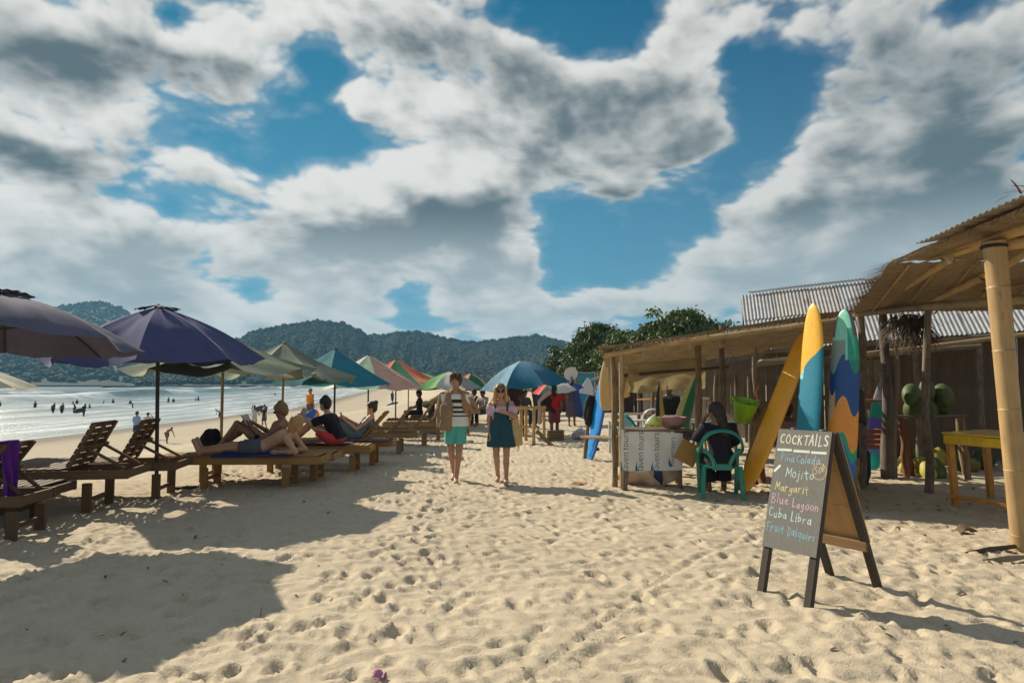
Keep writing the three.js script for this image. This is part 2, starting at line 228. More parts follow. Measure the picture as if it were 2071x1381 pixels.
function rep(t, x, y = x) { const c = t.clone(); c.repeat.set(x, y); c.needsUpdate = true; return c; }
const T = {
  wood: tex(512, (u, v) => { const g = noise3(u * 38, v * 1.6, 1) * 0.5 + noise3(u * 110, v * 3, 5) * 0.3 + noise3(u * 9, v * 0.8, 8) * 0.5, k = noise3(u * 5, v * 3, 20); return clamp(0.72 + 0.27 * g + (k > 0.5 ? -0.25 * (k - 0.5) : 0) + 0.12 * noise3(u * 3, v * 3, 40), 0.12, 1); }),
  bark: tex(256, (u, v) => clamp(0.68 + 0.35 * noise3(u * 22, v * 4, 3) + 0.2 * noise3(u * 60, v * 20, 6) + 0.15 * noise3(u * 4, v * 4, 1), 0.1, 1)),
  bamboo: tex(256, (u, v) => { const g = 0.8 + 0.16 * noise3(u * 40, v * 2, 2) + 0.2 * noise3(u * 4, v * 5, 7); const s = smooth(0.25, 0.6, noise3(u * 9, v * 6, 31)); return [g * (1 - 0.25 * s), g * (1 - 0.33 * s), g * (1 - 0.4 * s)]; }),
  cloth: tex(256, (u, v) => 0.82 + 0.1 * noise3(u * 3, v * 3, 1) + 0.07 * noise3(u * 90, v * 90, 4) + 0.1 * noise3(u * 9, v * 9, 9)),
  mat: tex(512, (u, v) => { const a = u * 24, b = v * 24, over = (Math.floor(a) + Math.floor(b)) % 2, s = over ? Math.abs(a % 1 - 0.5) : Math.abs(b % 1 - 0.5); return clamp((0.9 - 1.1 * s * s * 2) * (0.72 + 0.3 * noise3(Math.floor(a) * 0.7, Math.floor(b) * 0.7, over * 9) + 0.25 * noise3(u * 5, v * 5, 3)) + 0.06 * noise3(u * 99, v * 20, 1), 0.08, 1); }),
  matBump: tex(256, (u, v) => { const a = u * 24, b = v * 24, over = (Math.floor(a) + Math.floor(b)) % 2, s = over ? Math.abs(a % 1 - 0.5) : Math.abs(b % 1 - 0.5); return 1 - 3 * s * s; }, false),
  grain: tex(512, (u, v) => 0.5 + 0.3 * noise3(u * 120, v * 120, 2) + 0.25 * noise3(u * 40, v * 40, 5) + 0.2 * noise3(u * 14, v * 14, 9), false),
  sand: tex(512, (u, v) => { const s = 0.86 + 0.1 * noise3(u * 170, v * 170, 4) + 0.07 * noise3(u * 30, v * 30, 1) + 0.06 * noise3(u * 5, v * 5, 2), k = noise3(u * 90, v * 90, 50) > 0.62 ? 0.7 : 1; return [s * k, s * k, s * k * 0.98]; }),
  speck: tex(256, (u, v) => clamp(0.8 + 0.2 * noise3(u * 6, v * 6, 3) + 0.15 * noise3(u * 30, v * 30, 6) + 0.1 * noise3(u * 100, v * 100, 8))),
  rust: tex(512, (u, v) => { const k = smooth(0.05, 0.5, fbm(u * 6, v * 2.5, 4, 5)), g = 0.8 + 0.15 * noise3(u * 60, v * 8, 2) + 0.12 * noise3(u * 8, v * 6, 1); return [g * lerp(1, 0.62, k), g * lerp(1, 0.46, k), g * lerp(1, 0.34, k)]; }),
};
const matCache = {};
function mat(kind, r, g, b, o = {}) {
  const key = kind + [r, g, b] + JSON.stringify(o); if (matCache[key]) return matCache[key];
  const c = new THREE.Color().setRGB(r, g, b), base = { color: c, roughness: o.roughness ?? 0.75 };
  let m;
  if (kind === 'wood') m = new THREE.MeshStandardMaterial({ ...base, map: rep(T.wood, 1.6, 0.7), bumpMap: rep(T.wood, 1.6, 0.7), bumpScale: 0.003 });
  else if (kind === 'bark') m = new THREE.MeshStandardMaterial({ ...base, map: rep(T.bark, 4, 1.5), bumpMap: rep(T.bark, 4, 1.5), bumpScale: 0.006, roughness: 0.85 });
  else if (kind === 'bamboo') m = new THREE.MeshStandardMaterial({ ...base, map: rep(T.bamboo, 2, 0.8), roughness: 0.5 });
  else if (kind === 'cloth') m = new THREE.MeshPhysicalMaterial({ ...base, map: rep(T.cloth, 1.3), roughness: 0.95, side: THREE.DoubleSide, transmission: o.through ?? 0 });
  else if (kind === 'knit') m = new THREE.MeshStandardMaterial({ ...base, roughness: 0.95, side: THREE.DoubleSide });
  else if (kind === 'mat') m = new THREE.MeshPhysicalMaterial({ ...base, map: rep(T.mat, 1.2), bumpMap: rep(T.matBump, 1.2), bumpScale: 0.004, roughness: 0.85, side: THREE.DoubleSide, transmission: o.through ?? 0 });
  else if (kind === 'paint') m = new THREE.MeshPhysicalMaterial({ ...base, map: rep(T.speck, 0.9), roughness: o.roughness ?? 0.35, clearcoat: o.coat ?? 0.3, clearcoatRoughness: 0.3 });
  else if (kind === 'skin') m = new THREE.MeshPhysicalMaterial({ ...base, roughness: 0.5, sheen: 0.15, sheenColor: new THREE.Color(1, 0.6, 0.4) });
  else if (kind === 'tin') m = new THREE.MeshStandardMaterial({ ...base, map: rep(T.rust, 0.5), roughness: 0.5, metalness: 0.35, side: THREE.DoubleSide });
  else m = new THREE.MeshStandardMaterial({ ...base, side: o.side ?? THREE.FrontSide, metalness: o.metalness ?? 0 });
  return matCache[key] = m;
}
// ---------------------------------------------------------------- rounded bodies: smooth union of tapered capsules and ellipsoids, meshed by surface nets
const cap = (a, b, ra, rb = ra) => ({ a, b, ra, rb, d: b.clone().sub(a), l: Math.max(a.distanceToSquared(b), 1e-9) });
const egg = (c, rx, ry, rz, X = V(1, 0, 0), Y = V(0, 1, 0), Z = V(0, 0, 1)) => ({ e: c, rx, ry, rz, X, Y, Z });
function primDist(p, x, y, z) {
  if (p.e) {
    const dx = x - p.e.x, dy = y - p.e.y, dz = z - p.e.z, u = (dx * p.X.x + dy * p.X.y + dz * p.X.z), v = (dx * p.Y.x + dy * p.Y.y + dz * p.Y.z), w = (dx * p.Z.x + dy * p.Z.y + dz * p.Z.z);
    const a = u / p.rx, b = v / p.ry, c = w / p.rz, k0 = Math.sqrt(a * a + b * b + c * c), k1 = Math.sqrt(a * a / (p.rx * p.rx) + b * b / (p.ry * p.ry) + c * c / (p.rz * p.rz));
    return k1 < 1e-6 ? -Math.min(p.rx, p.ry, p.rz) : k0 * (k0 - 1) / k1;
  }
  const ax = x - p.a.x, ay = y - p.a.y, az = z - p.a.z, t = clamp((ax * p.d.x + ay * p.d.y + az * p.d.z) / p.l), ex = ax - p.d.x * t, ey = ay - p.d.y * t, ez = az - p.d.z * t;
  return Math.sqrt(ex * ex + ey * ey + ez * ez) - (p.ra + (p.rb - p.ra) * t);
}
function union(prims, k = 0.03) {
  return (x, y, z) => { let d = 1e9; for (let i = 0; i < prims.length; i++) { const e = primDist(prims[i], x, y, z), h = k - Math.abs(d - e); d = Math.min(d, e); if (h > 0) d -= h * h / (4 * k); } return d; };
}
function bounds(prims, g = 0.04) {
  const lo = V(1e9, 1e9, 1e9), hi = V(-1e9, -1e9, -1e9);
  for (const p of prims) for (const [c, r] of p.e ? [[p.e, Math.max(p.rx, p.ry, p.rz)]] : [[p.a, p.ra], [p.b, p.rb]]) { lo.min(c.clone().subScalar(r + g)); hi.max(c.clone().addScalar(r + g)); }
  return [lo, hi];
}
function netGeo(f, lo, hi, cell) {
  const B = 6, nx = Math.ceil((hi.x - lo.x) / cell / B) * B + 1, ny = Math.ceil((hi.y - lo.y) / cell / B) * B + 1, nz = Math.ceil((hi.z - lo.z) / cell / B) * B + 1;
  const F = new Float32Array(nx * ny * nz), id = (i, j, k) => (k * ny + j) * nx + i, reach = B * cell * 0.9 + cell * 2 + 0.03;
  for (let K = 0; K < nz; K += B) for (let J = 0; J < ny; J += B) for (let I = 0; I < nx; I += B) {
    const m = f(lo.x + (I + B / 2) * cell, lo.y + (J + B / 2) * cell, lo.z + (K + B / 2) * cell), skip = Math.abs(m) > reach;
    for (let k = K; k < Math.min(K + B, nz); k++) for (let j = J; j < Math.min(J + B, ny); j++) for (let i = I; i < Math.min(I + B, nx); i++) F[id(i, j, k)] = skip ? m : f(lo.x + i * cell, lo.y + j * cell, lo.z + k * cell);
  }
  const at_ = new Int32Array(nx * ny * nz).fill(-1), pos = [], idx = [];
  for (let k = 0; k < nz - 1; k++) for (let j = 0; j < ny - 1; j++) for (let i = 0; i < nx - 1; i++) {
    let mask = 0; for (let c = 0; c < 8; c++) if (F[id(i + (c & 1), j + (c >> 1 & 1), k + (c >> 2))] < 0) mask |= 1 << c;
    if (mask === 0 || mask === 255) continue;
    let sx = 0, sy = 0, sz = 0, n = 0;
    for (let c = 0; c < 8; c++) for (let ax = 0; ax < 3; ax++) { const e = c | 1 << ax; if (e === c || ((mask >> c & 1) === (mask >> e & 1))) continue; const fa = F[id(i + (c & 1), j + (c >> 1 & 1), k + (c >> 2))], fb = F[id(i + (e & 1), j + (e >> 1 & 1), k + (e >> 2))], t = fa / (fa - fb); sx += (c & 1) + (ax === 0 ? t : 0); sy += (c >> 1 & 1) + (ax === 1 ? t : 0); sz += (c >> 2) + (ax === 2 ? t : 0); n++; }
    at_[id(i, j, k)] = pos.length / 3; pos.push(lo.x + (i + sx / n) * cell, lo.y + (j + sy / n) * cell, lo.z + (k + sz / n) * cell);
  }
  const quad = (a, b, c, d, flip) => { if (a < 0 || b < 0 || c < 0 || d < 0) return; flip ? idx.push(a, c, b, a, d, c) : idx.push(a, b, c, a, c, d); };
  for (let k = 1; k < nz - 1; k++) for (let j = 1; j < ny - 1; j++) for (let i = 1; i < nx - 1; i++) {
    const s = F[id(i, j, k)] < 0;
    if (s !== F[id(i + 1, j, k)] < 0) quad(at_[id(i, j - 1, k - 1)], at_[id(i, j, k - 1)], at_[id(i, j, k)], at_[id(i, j - 1, k)], !s);
    if (s !== F[id(i, j + 1, k)] < 0) quad(at_[id(i - 1, j, k - 1)], at_[id(i - 1, j, k)], at_[id(i, j, k)], at_[id(i, j, k - 1)], !s);
    if (s !== F[id(i, j, k + 1)] < 0) quad(at_[id(i - 1, j - 1, k)], at_[id(i, j - 1, k)], at_[id(i, j, k)], at_[id(i - 1, j, k)], !s);
  }
  const g = new THREE.BufferGeometry(); g.setAttribute('position', new THREE.Float32BufferAttribute(pos, 3)); g.setIndex(idx); g.computeVertexNormals();
  g.setAttribute('uv', new THREE.Float32BufferAttribute(new Float32Array(pos.length / 3 * 2).map((_, i) => (i % 2 ? pos[(i >> 1) * 3 + 1] : pos[(i >> 1) * 3] + pos[(i >> 1) * 3 + 2])), 2));
  return g;
}
const blobGeo = (prims, cell, k = 0.03, extra) => { const u = union(prims, k), [lo, hi] = bounds(prims); return netGeo(extra ? (x, y, z) => extra(u(x, y, z), x, y, z) : u, lo, hi, cell); };

// ================================================================ the setting
const SEA = -2.0;
const shoreX = (d) => -31 - 0.165 * Math.max(0, d - 95) + 0.7 * noise3(d * 0.06, 3, 1) + 1.3 * noise3(d * 0.02, 8, 2);
const farShore = (x) => lerp(760, 612, smooth(-360, -320, x)) + 8 * noise3(x * 0.015, 4, 4);
const inland = (x, d) => Math.max(x - shoreX(d), d - farShore(x));
function sandBase(x, z) {                                            // height of the beach without its footprints: flat wet terrace, then the berm
  const d = -z, s = inland(x, d), slope = s > 0 ? Math.min(0, -2 + 0.022 * s + 1.72 * smooth(12.2, 25.5, s)) : Math.max(-4.5, -2 + 0.045 * s), dry = smooth(14, 24, s);
  return slope + dry * (0.05 * noise3(x * 0.42, z * 0.42, 2) + 0.028 * noise3(x * 1.1, z * 1.1, 5)) + 0.02 * (1 - dry) * noise3(x * 0.5, z * 0.2, 4) * smooth(1, 5, s);
}
const drop = (v, dy = 0) => V(v.x, sandBase(v.x, v.z) + dy, v.z);
const foot = (px, py, dy = 0) => { let p = on(px, py, 0); for (let i = 0; i < 4; i++) p = on(px, py, sandBase(p.x, p.z)); p.y += dy; return p; };
{
  const line = (lo, a, b, hi, step, grow) => { const l = []; for (let x = a; x <= b; x += step) l.push(x); let s = step; for (let x = b; x < hi;) { s *= grow; x += s; l.push(x); } s = step; const left = []; for (let x = a; x > lo;) { s *= grow; x -= s; left.push(x); } return [...left.reverse(), ...l]; };
  const X = line(-1250, -4.6, 5.6, 1250, 0.028, 1.043), D = line(-14, 2.6, 9.2, 1700, 0.027, 1.017), nx = X.length, nz = D.length, H = new Float32Array(nx * nz);
  for (let j = 0; j < nz; j++) for (let i = 0; i < nx; i++) H[j * nx + i] = sandBase(X[i], -D[j]) + smooth(-60, -20, -D[j]) * smooth(12, 22, inland(X[i], D[j])) * (0.012 * noise3(X[i] * 2.6, D[j] * 3.4, 3) + 0.012 * noise3(X[i] * 6, D[j] * 7.5, 8) + 0.022 * (0.25 - Math.abs(noise3(X[i] * 3.3 + 5, D[j] * 4.1, 33))) + 0.024 * (0.25 - Math.abs(noise3(X[i] * 6.9, D[j] * 8.1 + 3, 21))) - 0.02 * Math.max(0, noise3(X[i] * 4.2, D[j] * 5.2, 15) - 0.12) + 0.004 * noise3(X[i] * 15, D[j] * 15, 4));
  const R = mulberry(11), find = (L, v) => { let a = 0, b = L.length - 1; while (b - a > 1) { const m = (a + b) >> 1; L[m] < v ? a = m : b = m; } return a; };
  const dent = (x, d, len, wid, turn, depth, heel) => {               // a trodden hollow with a pushed-up rim
    const r = len * 1.9, c = Math.cos(turn), s = Math.sin(turn);
    for (let j = find(D, d - r); j < nz && D[j] < d + r; j++) for (let i = find(X, x - r); i < nx && X[i] < x + r; i++) {
      const dx = X[i] - x, dz = D[j] - d, u = (dx * c + dz * s) / len, v = (-dx * s + dz * c) / (wid * (1 + 0.25 * u)), n = 0.3 * noise3(X[i] * 13, D[j] * 13, depth * 99), q = Math.max(0, Math.sqrt(u * u + v * v) + n);
      if (q > 1.9) continue;
      H[j * nx + i] += q < 1 ? -depth * (1 - Math.pow(q, 3)) * (1 + heel * u) + depth * 0.16 * q * q : depth * 0.4 * Math.exp(-Math.pow((q - 1.12) / 0.32, 2));
    }
  };
  for (let n = 0; n < 14000; n++) { const d = 2.5 + 19 * Math.pow(R(), 1.15), x = -8 + 17 * R(), k = R(), big = R() < 0.4; dent(x, d, big ? 0.075 + 0.06 * R() : 0.03 + 0.045 * R(), big ? 0.04 + 0.035 * R() : 0.022 + 0.03 * R(), (R() < 0.7 ? 1.45 : 0.3) + (R() - 0.5) * 1.5, (big ? 0.010 : 0.007) + 0.018 * k * k * k, (R() - 0.5)); }
  for (let t = 0; t < 26; t++) {                                     // lines of footsteps up and down the beach
    let x = -4 + 10 * R(), d = 2.6, a = (R() - 0.5) * 0.5; for (let k = 0; k < 26; k++) { d += 0.55 + 0.12 * R(); a += (R() - 0.5) * 0.12; x += Math.sin(a) * 0.6; dent(x + (k % 2 ? 0.09 : -0.09), d, 0.135, 0.058, 1.57 - a, 0.022 + 0.012 * R(), 0.25); }
  }
  const rut = (pts, wid, depth) => { for (let k = 0; k < pts.length - 1; k++) { const [x0, d0] = pts[k], [x1, d1] = pts[k + 1], L = Math.hypot(x1 - x0, d1 - d0); for (let s = 0; s < L; s += wid * 0.4) { const t = s / L; dent(lerp(x0, x1, t) + 0.02 * (R() - 0.5), lerp(d0, d1, t), wid * (1.2 + 0.8 * R()), wid * (0.7 + 0.6 * R()), Math.atan2(d1 - d0, x1 - x0), depth * (0.15 + 0.6 * R()), 0); } } };
  rut([[-0.12, 3.4], [0.42, 4.3], [1.05, 5.35], [1.75, 6.3], [2.6, 7.4]], 0.04, 0.008); rut([[0.02, 3.35], [0.56, 4.22], [1.2, 5.27], [1.9, 6.22], [2.75, 7.3]], 0.025, 0.005); rut([[1.3, 4.6], [1.8, 5.6], [2.5, 6.6]], 0.03, 0.006);
  const pos = new Float32Array(nx * nz * 3), uv = new Float32Array(nx * nz * 2), col = new Float32Array(nx * nz * 3), idx = new Uint32Array((nx - 1) * (nz - 1) * 6);
  for (let j = 0; j < nz; j++) for (let i = 0; i < nx; i++) {
    const k = j * nx + i, x = X[i], d = D[j], s = inland(x, d), wet = 1 - smooth(2.0, 6.5, s + 1.4 * noise3(x * 0.25, d * 0.08, 6)), far = smooth(580, 680, d) * 0.5, damp = 1 - smooth(9, 19, s + 3 * noise3(x * 0.2, d * 0.1, 9));
    pos[k * 3] = x; pos[k * 3 + 1] = H[k]; pos[k * 3 + 2] = -d; uv[k * 2] = x; uv[k * 2 + 1] = d;
    const p = 1 + 0.07 * noise3(x * 0.7, d * 0.7, 1) + 0.05 * noise3(x * 3, d * 3, 2), v = lerp(p, 0.33, wet) * lerp(1, 0.8, damp * (1 - wet)), gr = far;
    col[k * 3] = lerp(v, 0.2, gr); col[k * 3 + 1] = lerp(v * lerp(1, 1.02, wet), 0.35, gr); col[k * 3 + 2] = lerp(v * lerp(1, 1.12, wet), 0.2, gr);
  }
  let o = 0; for (let j = 0; j < nz - 1; j++) for (let i = 0; i < nx - 1; i++) { const a = j * nx + i, b = a + nx; idx[o++] = a; idx[o++] = a + 1; idx[o++] = b; idx[o++] = b; idx[o++] = a + 1; idx[o++] = b + 1; }
  const g = new THREE.BufferGeometry(); g.setAttribute('position', new THREE.BufferAttribute(pos, 3)); g.setAttribute('uv', new THREE.BufferAttribute(uv, 2)); g.setAttribute('color', new THREE.BufferAttribute(col, 3)); g.setIndex(new THREE.BufferAttribute(idx, 1)); g.computeVertexNormals();
  struct('sand', g, new THREE.MeshStandardMaterial({ color: new THREE.Color().setRGB(0.56, 0.468, 0.342), map: rep(T.sand, 1.1), bumpMap: rep(T.grain, 1.3), bumpScale: 0.007, roughness: 0.95, vertexColors: true }));
}
// ---------------------------------------------------------------- sea: swell lines, a breaker, foam
{
  const S = [], Q = []; for (let s = 0, st = 0.22; s < 1000; s += st) { S.push(s); st = s < 12 ? 0.22 : s < 120 ? 0.55 : st * 1.09; } for (let d = -25, st = 1.0; d < 880; d += st) { Q.push(d); st = d < 20 ? 2 : d < 200 ? 1.1 : Math.min(st * 1.03, 6); }
  const crest = [[57, 2.1, 2.6, 9], [90, 1.3, 3.4, 9], [125, 1.2, 4, 10], [170, 0.9, 6, 14], [30, 0.4, 1.2, 4], [19, 0.26, 0.9, 3], [13.5, 0.13, 1.0, 3], [7.2, 0.1, 0.7, 2], [3.4, 0.07, 0.4, 1.6]];
  const wob = (q0, d) => (q0 <= 30 ? 1.6 : 3) * noise3(d * 0.03, q0, 1) + 0.8 * noise3(d * 0.1, q0, 5);
  const surf = (q, d) => {
    let y = 0, foam = 0;
    for (const [q0, h, front, back] of crest) {
      const e = q - q0 - wob(q0, d), amp = h * (0.72 + 0.5 * noise3(d * 0.018, q0 * 3, 9)) , w = e < 0 ? front : back; y += amp * Math.exp(-e * e / (w * w));
      const br = q0 > 30 ? 0.35 + 0.65 * smooth(-0.15, 0.3, noise3(d * 0.014 + (q0 === 57 ? 0.62 : 0), q0 * 7, 3)) : 0.5;
      foam += br * Math.exp(-Math.pow((e - (q0 > 30 ? 0.6 : 0.1)) / (q0 > 30 ? (br > 0.6 ? 3.4 : 1.0) : 0.6), 2)) * (0.95 + 0.8 * noise3(q * 0.5, d * 0.25, 3)) * (q0 > 30 ? 1.3 : 1.2);
    }
    const n = fbm(q * 0.22, d * 0.05, 3, 4); foam += smooth(-0.02, 0.45, n) * (q < 46 ? 0.7 : q < 58 ? 0.08 : 0.2) + smooth(0.1, 0.6, fbm(q * 1.1, d * 0.3, 9, 3)) * 0.35 * (1 - smooth(10, 45, q));
    foam += Math.exp(-Math.pow((q + 0.4) / 0.5, 2)) * 0.9 + smooth(200, 420, d) * 0.35 * (1 - smooth(20, 80, q));
    return [y, clamp(foam)];
  };
  const ns = S.length, nq = Q.length, pos = [], uv = [], col = [], idx = [];
  for (let j = 0; j < nq; j++) for (let i = 0; i < ns; i++) {
    const d = Q[j], q = S[i] - 2.2, x = shoreX(d) - q, [y, f] = surf(q, d), chop = 0.018 * noise3(x * 0.9, d * 0.9, 2) + 0.05 * noise3(x * 0.16, d * 0.12, 7) * smooth(4, 20, q) + f * 0.05 * noise3(x * 1.5, d * 1.5, 4);
    pos.push(x, SEA + (q < 0 ? 0.022 * -q - 0.004 : y * smooth(0, 3, q)) + chop * smooth(-0.5, 3, q), -d); uv.push(x, d);
    const deep = smooth(2, 60, q); col.push(lerp(lerp(0.3, 0.09, deep), 0.85, f), lerp(lerp(0.35, 0.16, deep), 0.87, f), lerp(lerp(0.35, 0.18, deep), 0.87, f));
  }
  for (let j = 0; j < nq - 1; j++) for (let i = 0; i < ns - 1; i++) { const a = j * ns + i, b = a + ns; idx.push(a, b, a + 1, b, b + 1, a + 1); }
  const g = new THREE.BufferGeometry(); g.setAttribute('position', new THREE.Float32BufferAttribute(pos, 3)); g.setAttribute('uv', new THREE.Float32BufferAttribute(uv, 2)); g.setAttribute('color', new THREE.Float32BufferAttribute(col, 3)); g.setIndex(idx); g.computeVertexNormals();
  struct('sea', g, new THREE.MeshPhysicalMaterial({ color: 0xffffff, vertexColors: true, roughness: 0.28, ior: 1.33, bumpMap: rep(T.grain, 0.16, 0.1), bumpScale: 0.09 }));
}
// ---------------------------------------------------------------- hills across the bay, wooded
{
  const profile = (list) => (az) => { for (let i = 0; i < list.length - 1; i++) if (az <= list[i + 1][0]) { const t = clamp((az - list[i][0]) / (list[i + 1][0] - list[i][0])); return lerp(list[i][1], list[i + 1][1], t * t * (3 - 2 * t) * 0.4 + t * 0.6); } return list[list.length - 1][1]; };
  // [bearing in degrees from straight ahead, height of the ridge over its distance]
  const near = profile([[-40, 0], [-29.5, -0.001], [-28, 0.014], [-26.5, 0.034], [-24.5, 0.051], [-22, 0.063], [-20.5, 0.077], [-18.6, 0.083], [-17.1, 0.088], [-15.6, 0.0905], [-14, 0.0868], [-12.8, 0.0785], [-11.9, 0.069], [-10.7, 0.0685], [-9.6, 0.073], [-8, 0.0745], [-6.8, 0.07], [-5.2, 0.0625], [-3.1, 0.059], [-1, 0.0625], [0.7, 0.0665], [2.2, 0.0687], [3.5, 0.064], [5.2, 0.055], [9, 0.046], [15, 0.04], [23, 0.03], [38, 0.02], [60, 0.01]]);
  const far = profile([[-75, 0.07], [-55, 0.085], [-44, 0.1], [-40, 0.109], [-35.3, 0.107], [-33.2, 0.114], [-31.6, 0.1205], [-30.7, 0.118], [-29.7, 0.107], [-29.2, 0.098], [-27.4, 0.079], [-25.4, 0.063], [-23.3, 0.052], [-20, 0.045], [-14, 0.04]]);
  const leaf = [], R = mulberry(5);
  const range = (name, prof, az0, az1, r0, r1, r2, rough, trees) => {
    const nu = 260, nv = 46, h = (az, v) => { const r = v < 0.75 ? lerp(r0, r1, v / 0.75) : lerp(r1, r2, (v - 0.75) / 0.25), top = prof(az) * Math.cos(rad(az)) * r1, x = Math.sin(rad(az)) * r, z = -Math.cos(rad(az)) * r, t = v / 0.75;
      const up = v < 0.75 ? Math.pow(t, 1.15) * (1 - 0.12 * Math.sin(t * 3.14)) : 1 - 0.5 * (v - 0.75) / 0.25, gully = (fbm(az * 0.45, v * 1.6, 3, 4) * 0.22 + 0.12 * fbm(az * 1.6, v * 3, 7, 3)) * Math.sin(Math.min(t, 1) * 3.14) * rough;
      return V(x, Math.max(-1.5, top * (up + gully)) - 0.6, z); };
    struct(name, gridGeo(nu, nv, (u, v) => h(lerp(az0, az1, u), v), (u, v) => [u * 300, v * 90]), new THREE.MeshStandardMaterial({ color: new THREE.Color().setRGB(0.012, 0.024, 0.017), map: rep(T.speck, 0.25), roughness: 1 }));
    for (let n = 0; n < trees; n++) { const ridge = n < trees * 0.16, az = lerp(az0, Math.min(az1, 24), R()), v = ridge ? 0.72 + 0.05 * R() : 0.02 + 0.72 * Math.pow(R(), 0.8); if (prof(az) < 0.006) continue; leaf.push([h(az, v), ridge ? 1.5 + 3.2 * R() * R() : 1.6 + 1.9 * R(), r1, ridge]); }
  };
  range('hills', near, -31, 60, 640, 1120, 1380, 1, 30000);
  range('far_hills', far, -75, -12, 860, 1950, 2250, 0.7, 14000);
  // low scrub along the far beach
  for (let n = 0; n < 900; n++) { const x = lerp(-640, -330, R()), d = farShore(x) + 10 + 26 * R(); leaf.push([V(x, -0.5, -d), 2.2 + 4.2 * R() * R(), 500, false]); }
  const crown = lump(new THREE.IcosahedronGeometry(1, 1), 0.35, 1.6, 3), im = new THREE.InstancedMesh(crown, new THREE.MeshStandardMaterial({ color: 0xffffff, roughness: 1 }), leaf.length), M = new THREE.Matrix4(), q = new THREE.Quaternion(), c = new THREE.Color();
  leaf.forEach(([p, s, r, ridge], i) => { q.setFromAxisAngle(V(0, 1, 0), R() * 6.28); const w = s * (r > 1500 ? 1.6 : 1) * (0.75 + 0.6 * R()); M.compose(p.clone().add(V(0, s * (ridge ? 0.75 : 0.2), 0)), q, V(w, s * (r > 1500 ? 1.5 : 1), w)); im.setMatrixAt(i, M); const w2 = fbm(p.x * 0.012, p.y * 0.02, p.z * 0.012, 3), k = (0.65 + 0.7 * R()) * (1 + 1.3 * w2); im.setColorAt(i, c.setRGB(0.014 * k * (1 + 0.5 * w2), 0.027 * k, 0.018 * k)); });
  im.name = 'hill_woodland'; im.castShadow = true; scene.add(im); tag(im, 'dark woodland covering the hills across the bay', 'woodland', null, 'stuff');
}
// ---------------------------------------------------------------- broad-leaved trees behind the huts
{
  const leafMat = (r, g, b) => new THREE.MeshPhysicalMaterial({ color: new THREE.Color().setRGB(r, g, b), roughness: 0.55, side: THREE.DoubleSide, transmission: 0.3 });
  const greens = [leafMat(0.07, 0.12, 0.022), leafMat(0.09, 0.14, 0.026), leafMat(0.05, 0.09, 0.022)];
  const tree = (label, px, d, topY, wide, n, seed, low, gm) => {
    const R = mulberry(seed), b = at(px, 775, d); b.y = sandBase(b.x, b.z); const H = at(px, topY, d).y - b.y, t = thing('tree', label, 'tree', b, 0, 'broad-leaved trees behind the beach huts');
    const limbs = [tubeGeo([V(0, -0.2, 0), V(0.15 * wide * (R() - 0.5), H * 0.3, 0), V(0.2 * wide * (R() - 0.5), H * 0.7, 0.2)], [0.2, 0.15, 0.06], 8)], tips = [];
    for (let i = 0; i < 11; i++) { const a = R() * 6.28, y0 = H * (0.2 + 0.35 * R()), l = wide * (0.25 + 0.22 * R()), e = V(Math.cos(a) * l, Math.min(H * 0.96, y0 + H * (0.15 + 0.4 * R())), Math.sin(a) * l * 0.8); limbs.push(tubeGeo([V(0, y0, 0), e.clone().multiply(V(0.5, 0, 0.5)).add(V(0, (y0 + e.y) / 2 + 0.1, 0)), e], [0.07, 0.045, 0.015], 5)); tips.push(e); }
    part(t, 'trunk', limbs, mat('bark', 0.12, 0.09, 0.06));
    const pos = [], clumps = [...tips];
    for (let i = 0; i < n / 40; i++) { const a = R() * 6.28, v = R(), y = H * (low + (1 - low) * v), r = wide * 0.5 * Math.sqrt(R()) * Math.pow(Math.sin(Math.PI * clamp(0.18 + 0.8 * v, 0, 0.985)), 0.6); clumps.push(V(Math.cos(a) * r, y - 0.35, Math.sin(a) * r * 0.85)); }
    for (const c of clumps) { const cr = 0.35 + 0.35 * R(), m = Math.round(62 * (0.6 + 0.8 * R()));
      for (let k = 0; k < m; k++) {
        const p = V(R() * 2 - 1, (R() * 2 - 1) * 0.7, R() * 2 - 1).multiplyScalar(cr).add(c), s = 0.10 + 0.12 * R(), u = V(R() - 0.5, R() * 0.7 - 0.5, R() - 0.5).normalize(), w = V(R() - 0.5, (R() - 0.5) * 0.5, R() - 0.5).cross(u).normalize().multiplyScalar(s * 0.42), e = u.clone().multiplyScalar(s);
        const A = p, B = p.clone().add(w).addScaledVector(e, 0.9), C = p.clone().addScaledVector(e, 2), D = p.clone().sub(w).addScaledVector(e, 0.9); C.y -= s * 0.5;
        for (const q of [A, B, C, A, C, D]) pos.push(q.x, q.y, q.z);
      } }
    const g = new THREE.BufferGeometry(); g.setAttribute('position', new THREE.Float32BufferAttribute(pos, 3)); g.computeVertexNormals(); part(t, 'crown', strip(g), greens[gm]);
  };
  tree('small leafy tree farthest left of the tree group, over the blue umbrella', 1150, 60, 700, 4.6, 5600, 21, 0.1, 2);
  tree('tall dark tree left of the gap in the treetops', 1212, 56, 652, 6.2, 11000, 22, 0.12, 0);
  tree('tree whose crown stands just behind the bamboo stall corner', 1262, 52, 668, 4.6, 8000, 23, 0.2, 1);
  tree('tree right of the gap, behind the stall roof', 1322, 48, 650, 4.6, 8600, 24, 0.2, 0);
  tree('tallest tree of the group with a round sunlit crown', 1382, 47, 624, 5.0, 10500, 25, 0.25, 1);
  tree('tree at the right end of the group, beside the corrugated roof', 1432, 50, 645, 4.0, 6500, 26, 0.25, 2);
  tree('low bushy tree between the blue umbrella and the huts', 1180, 66, 725, 6.5, 7000, 27, 0.02, 2);
}

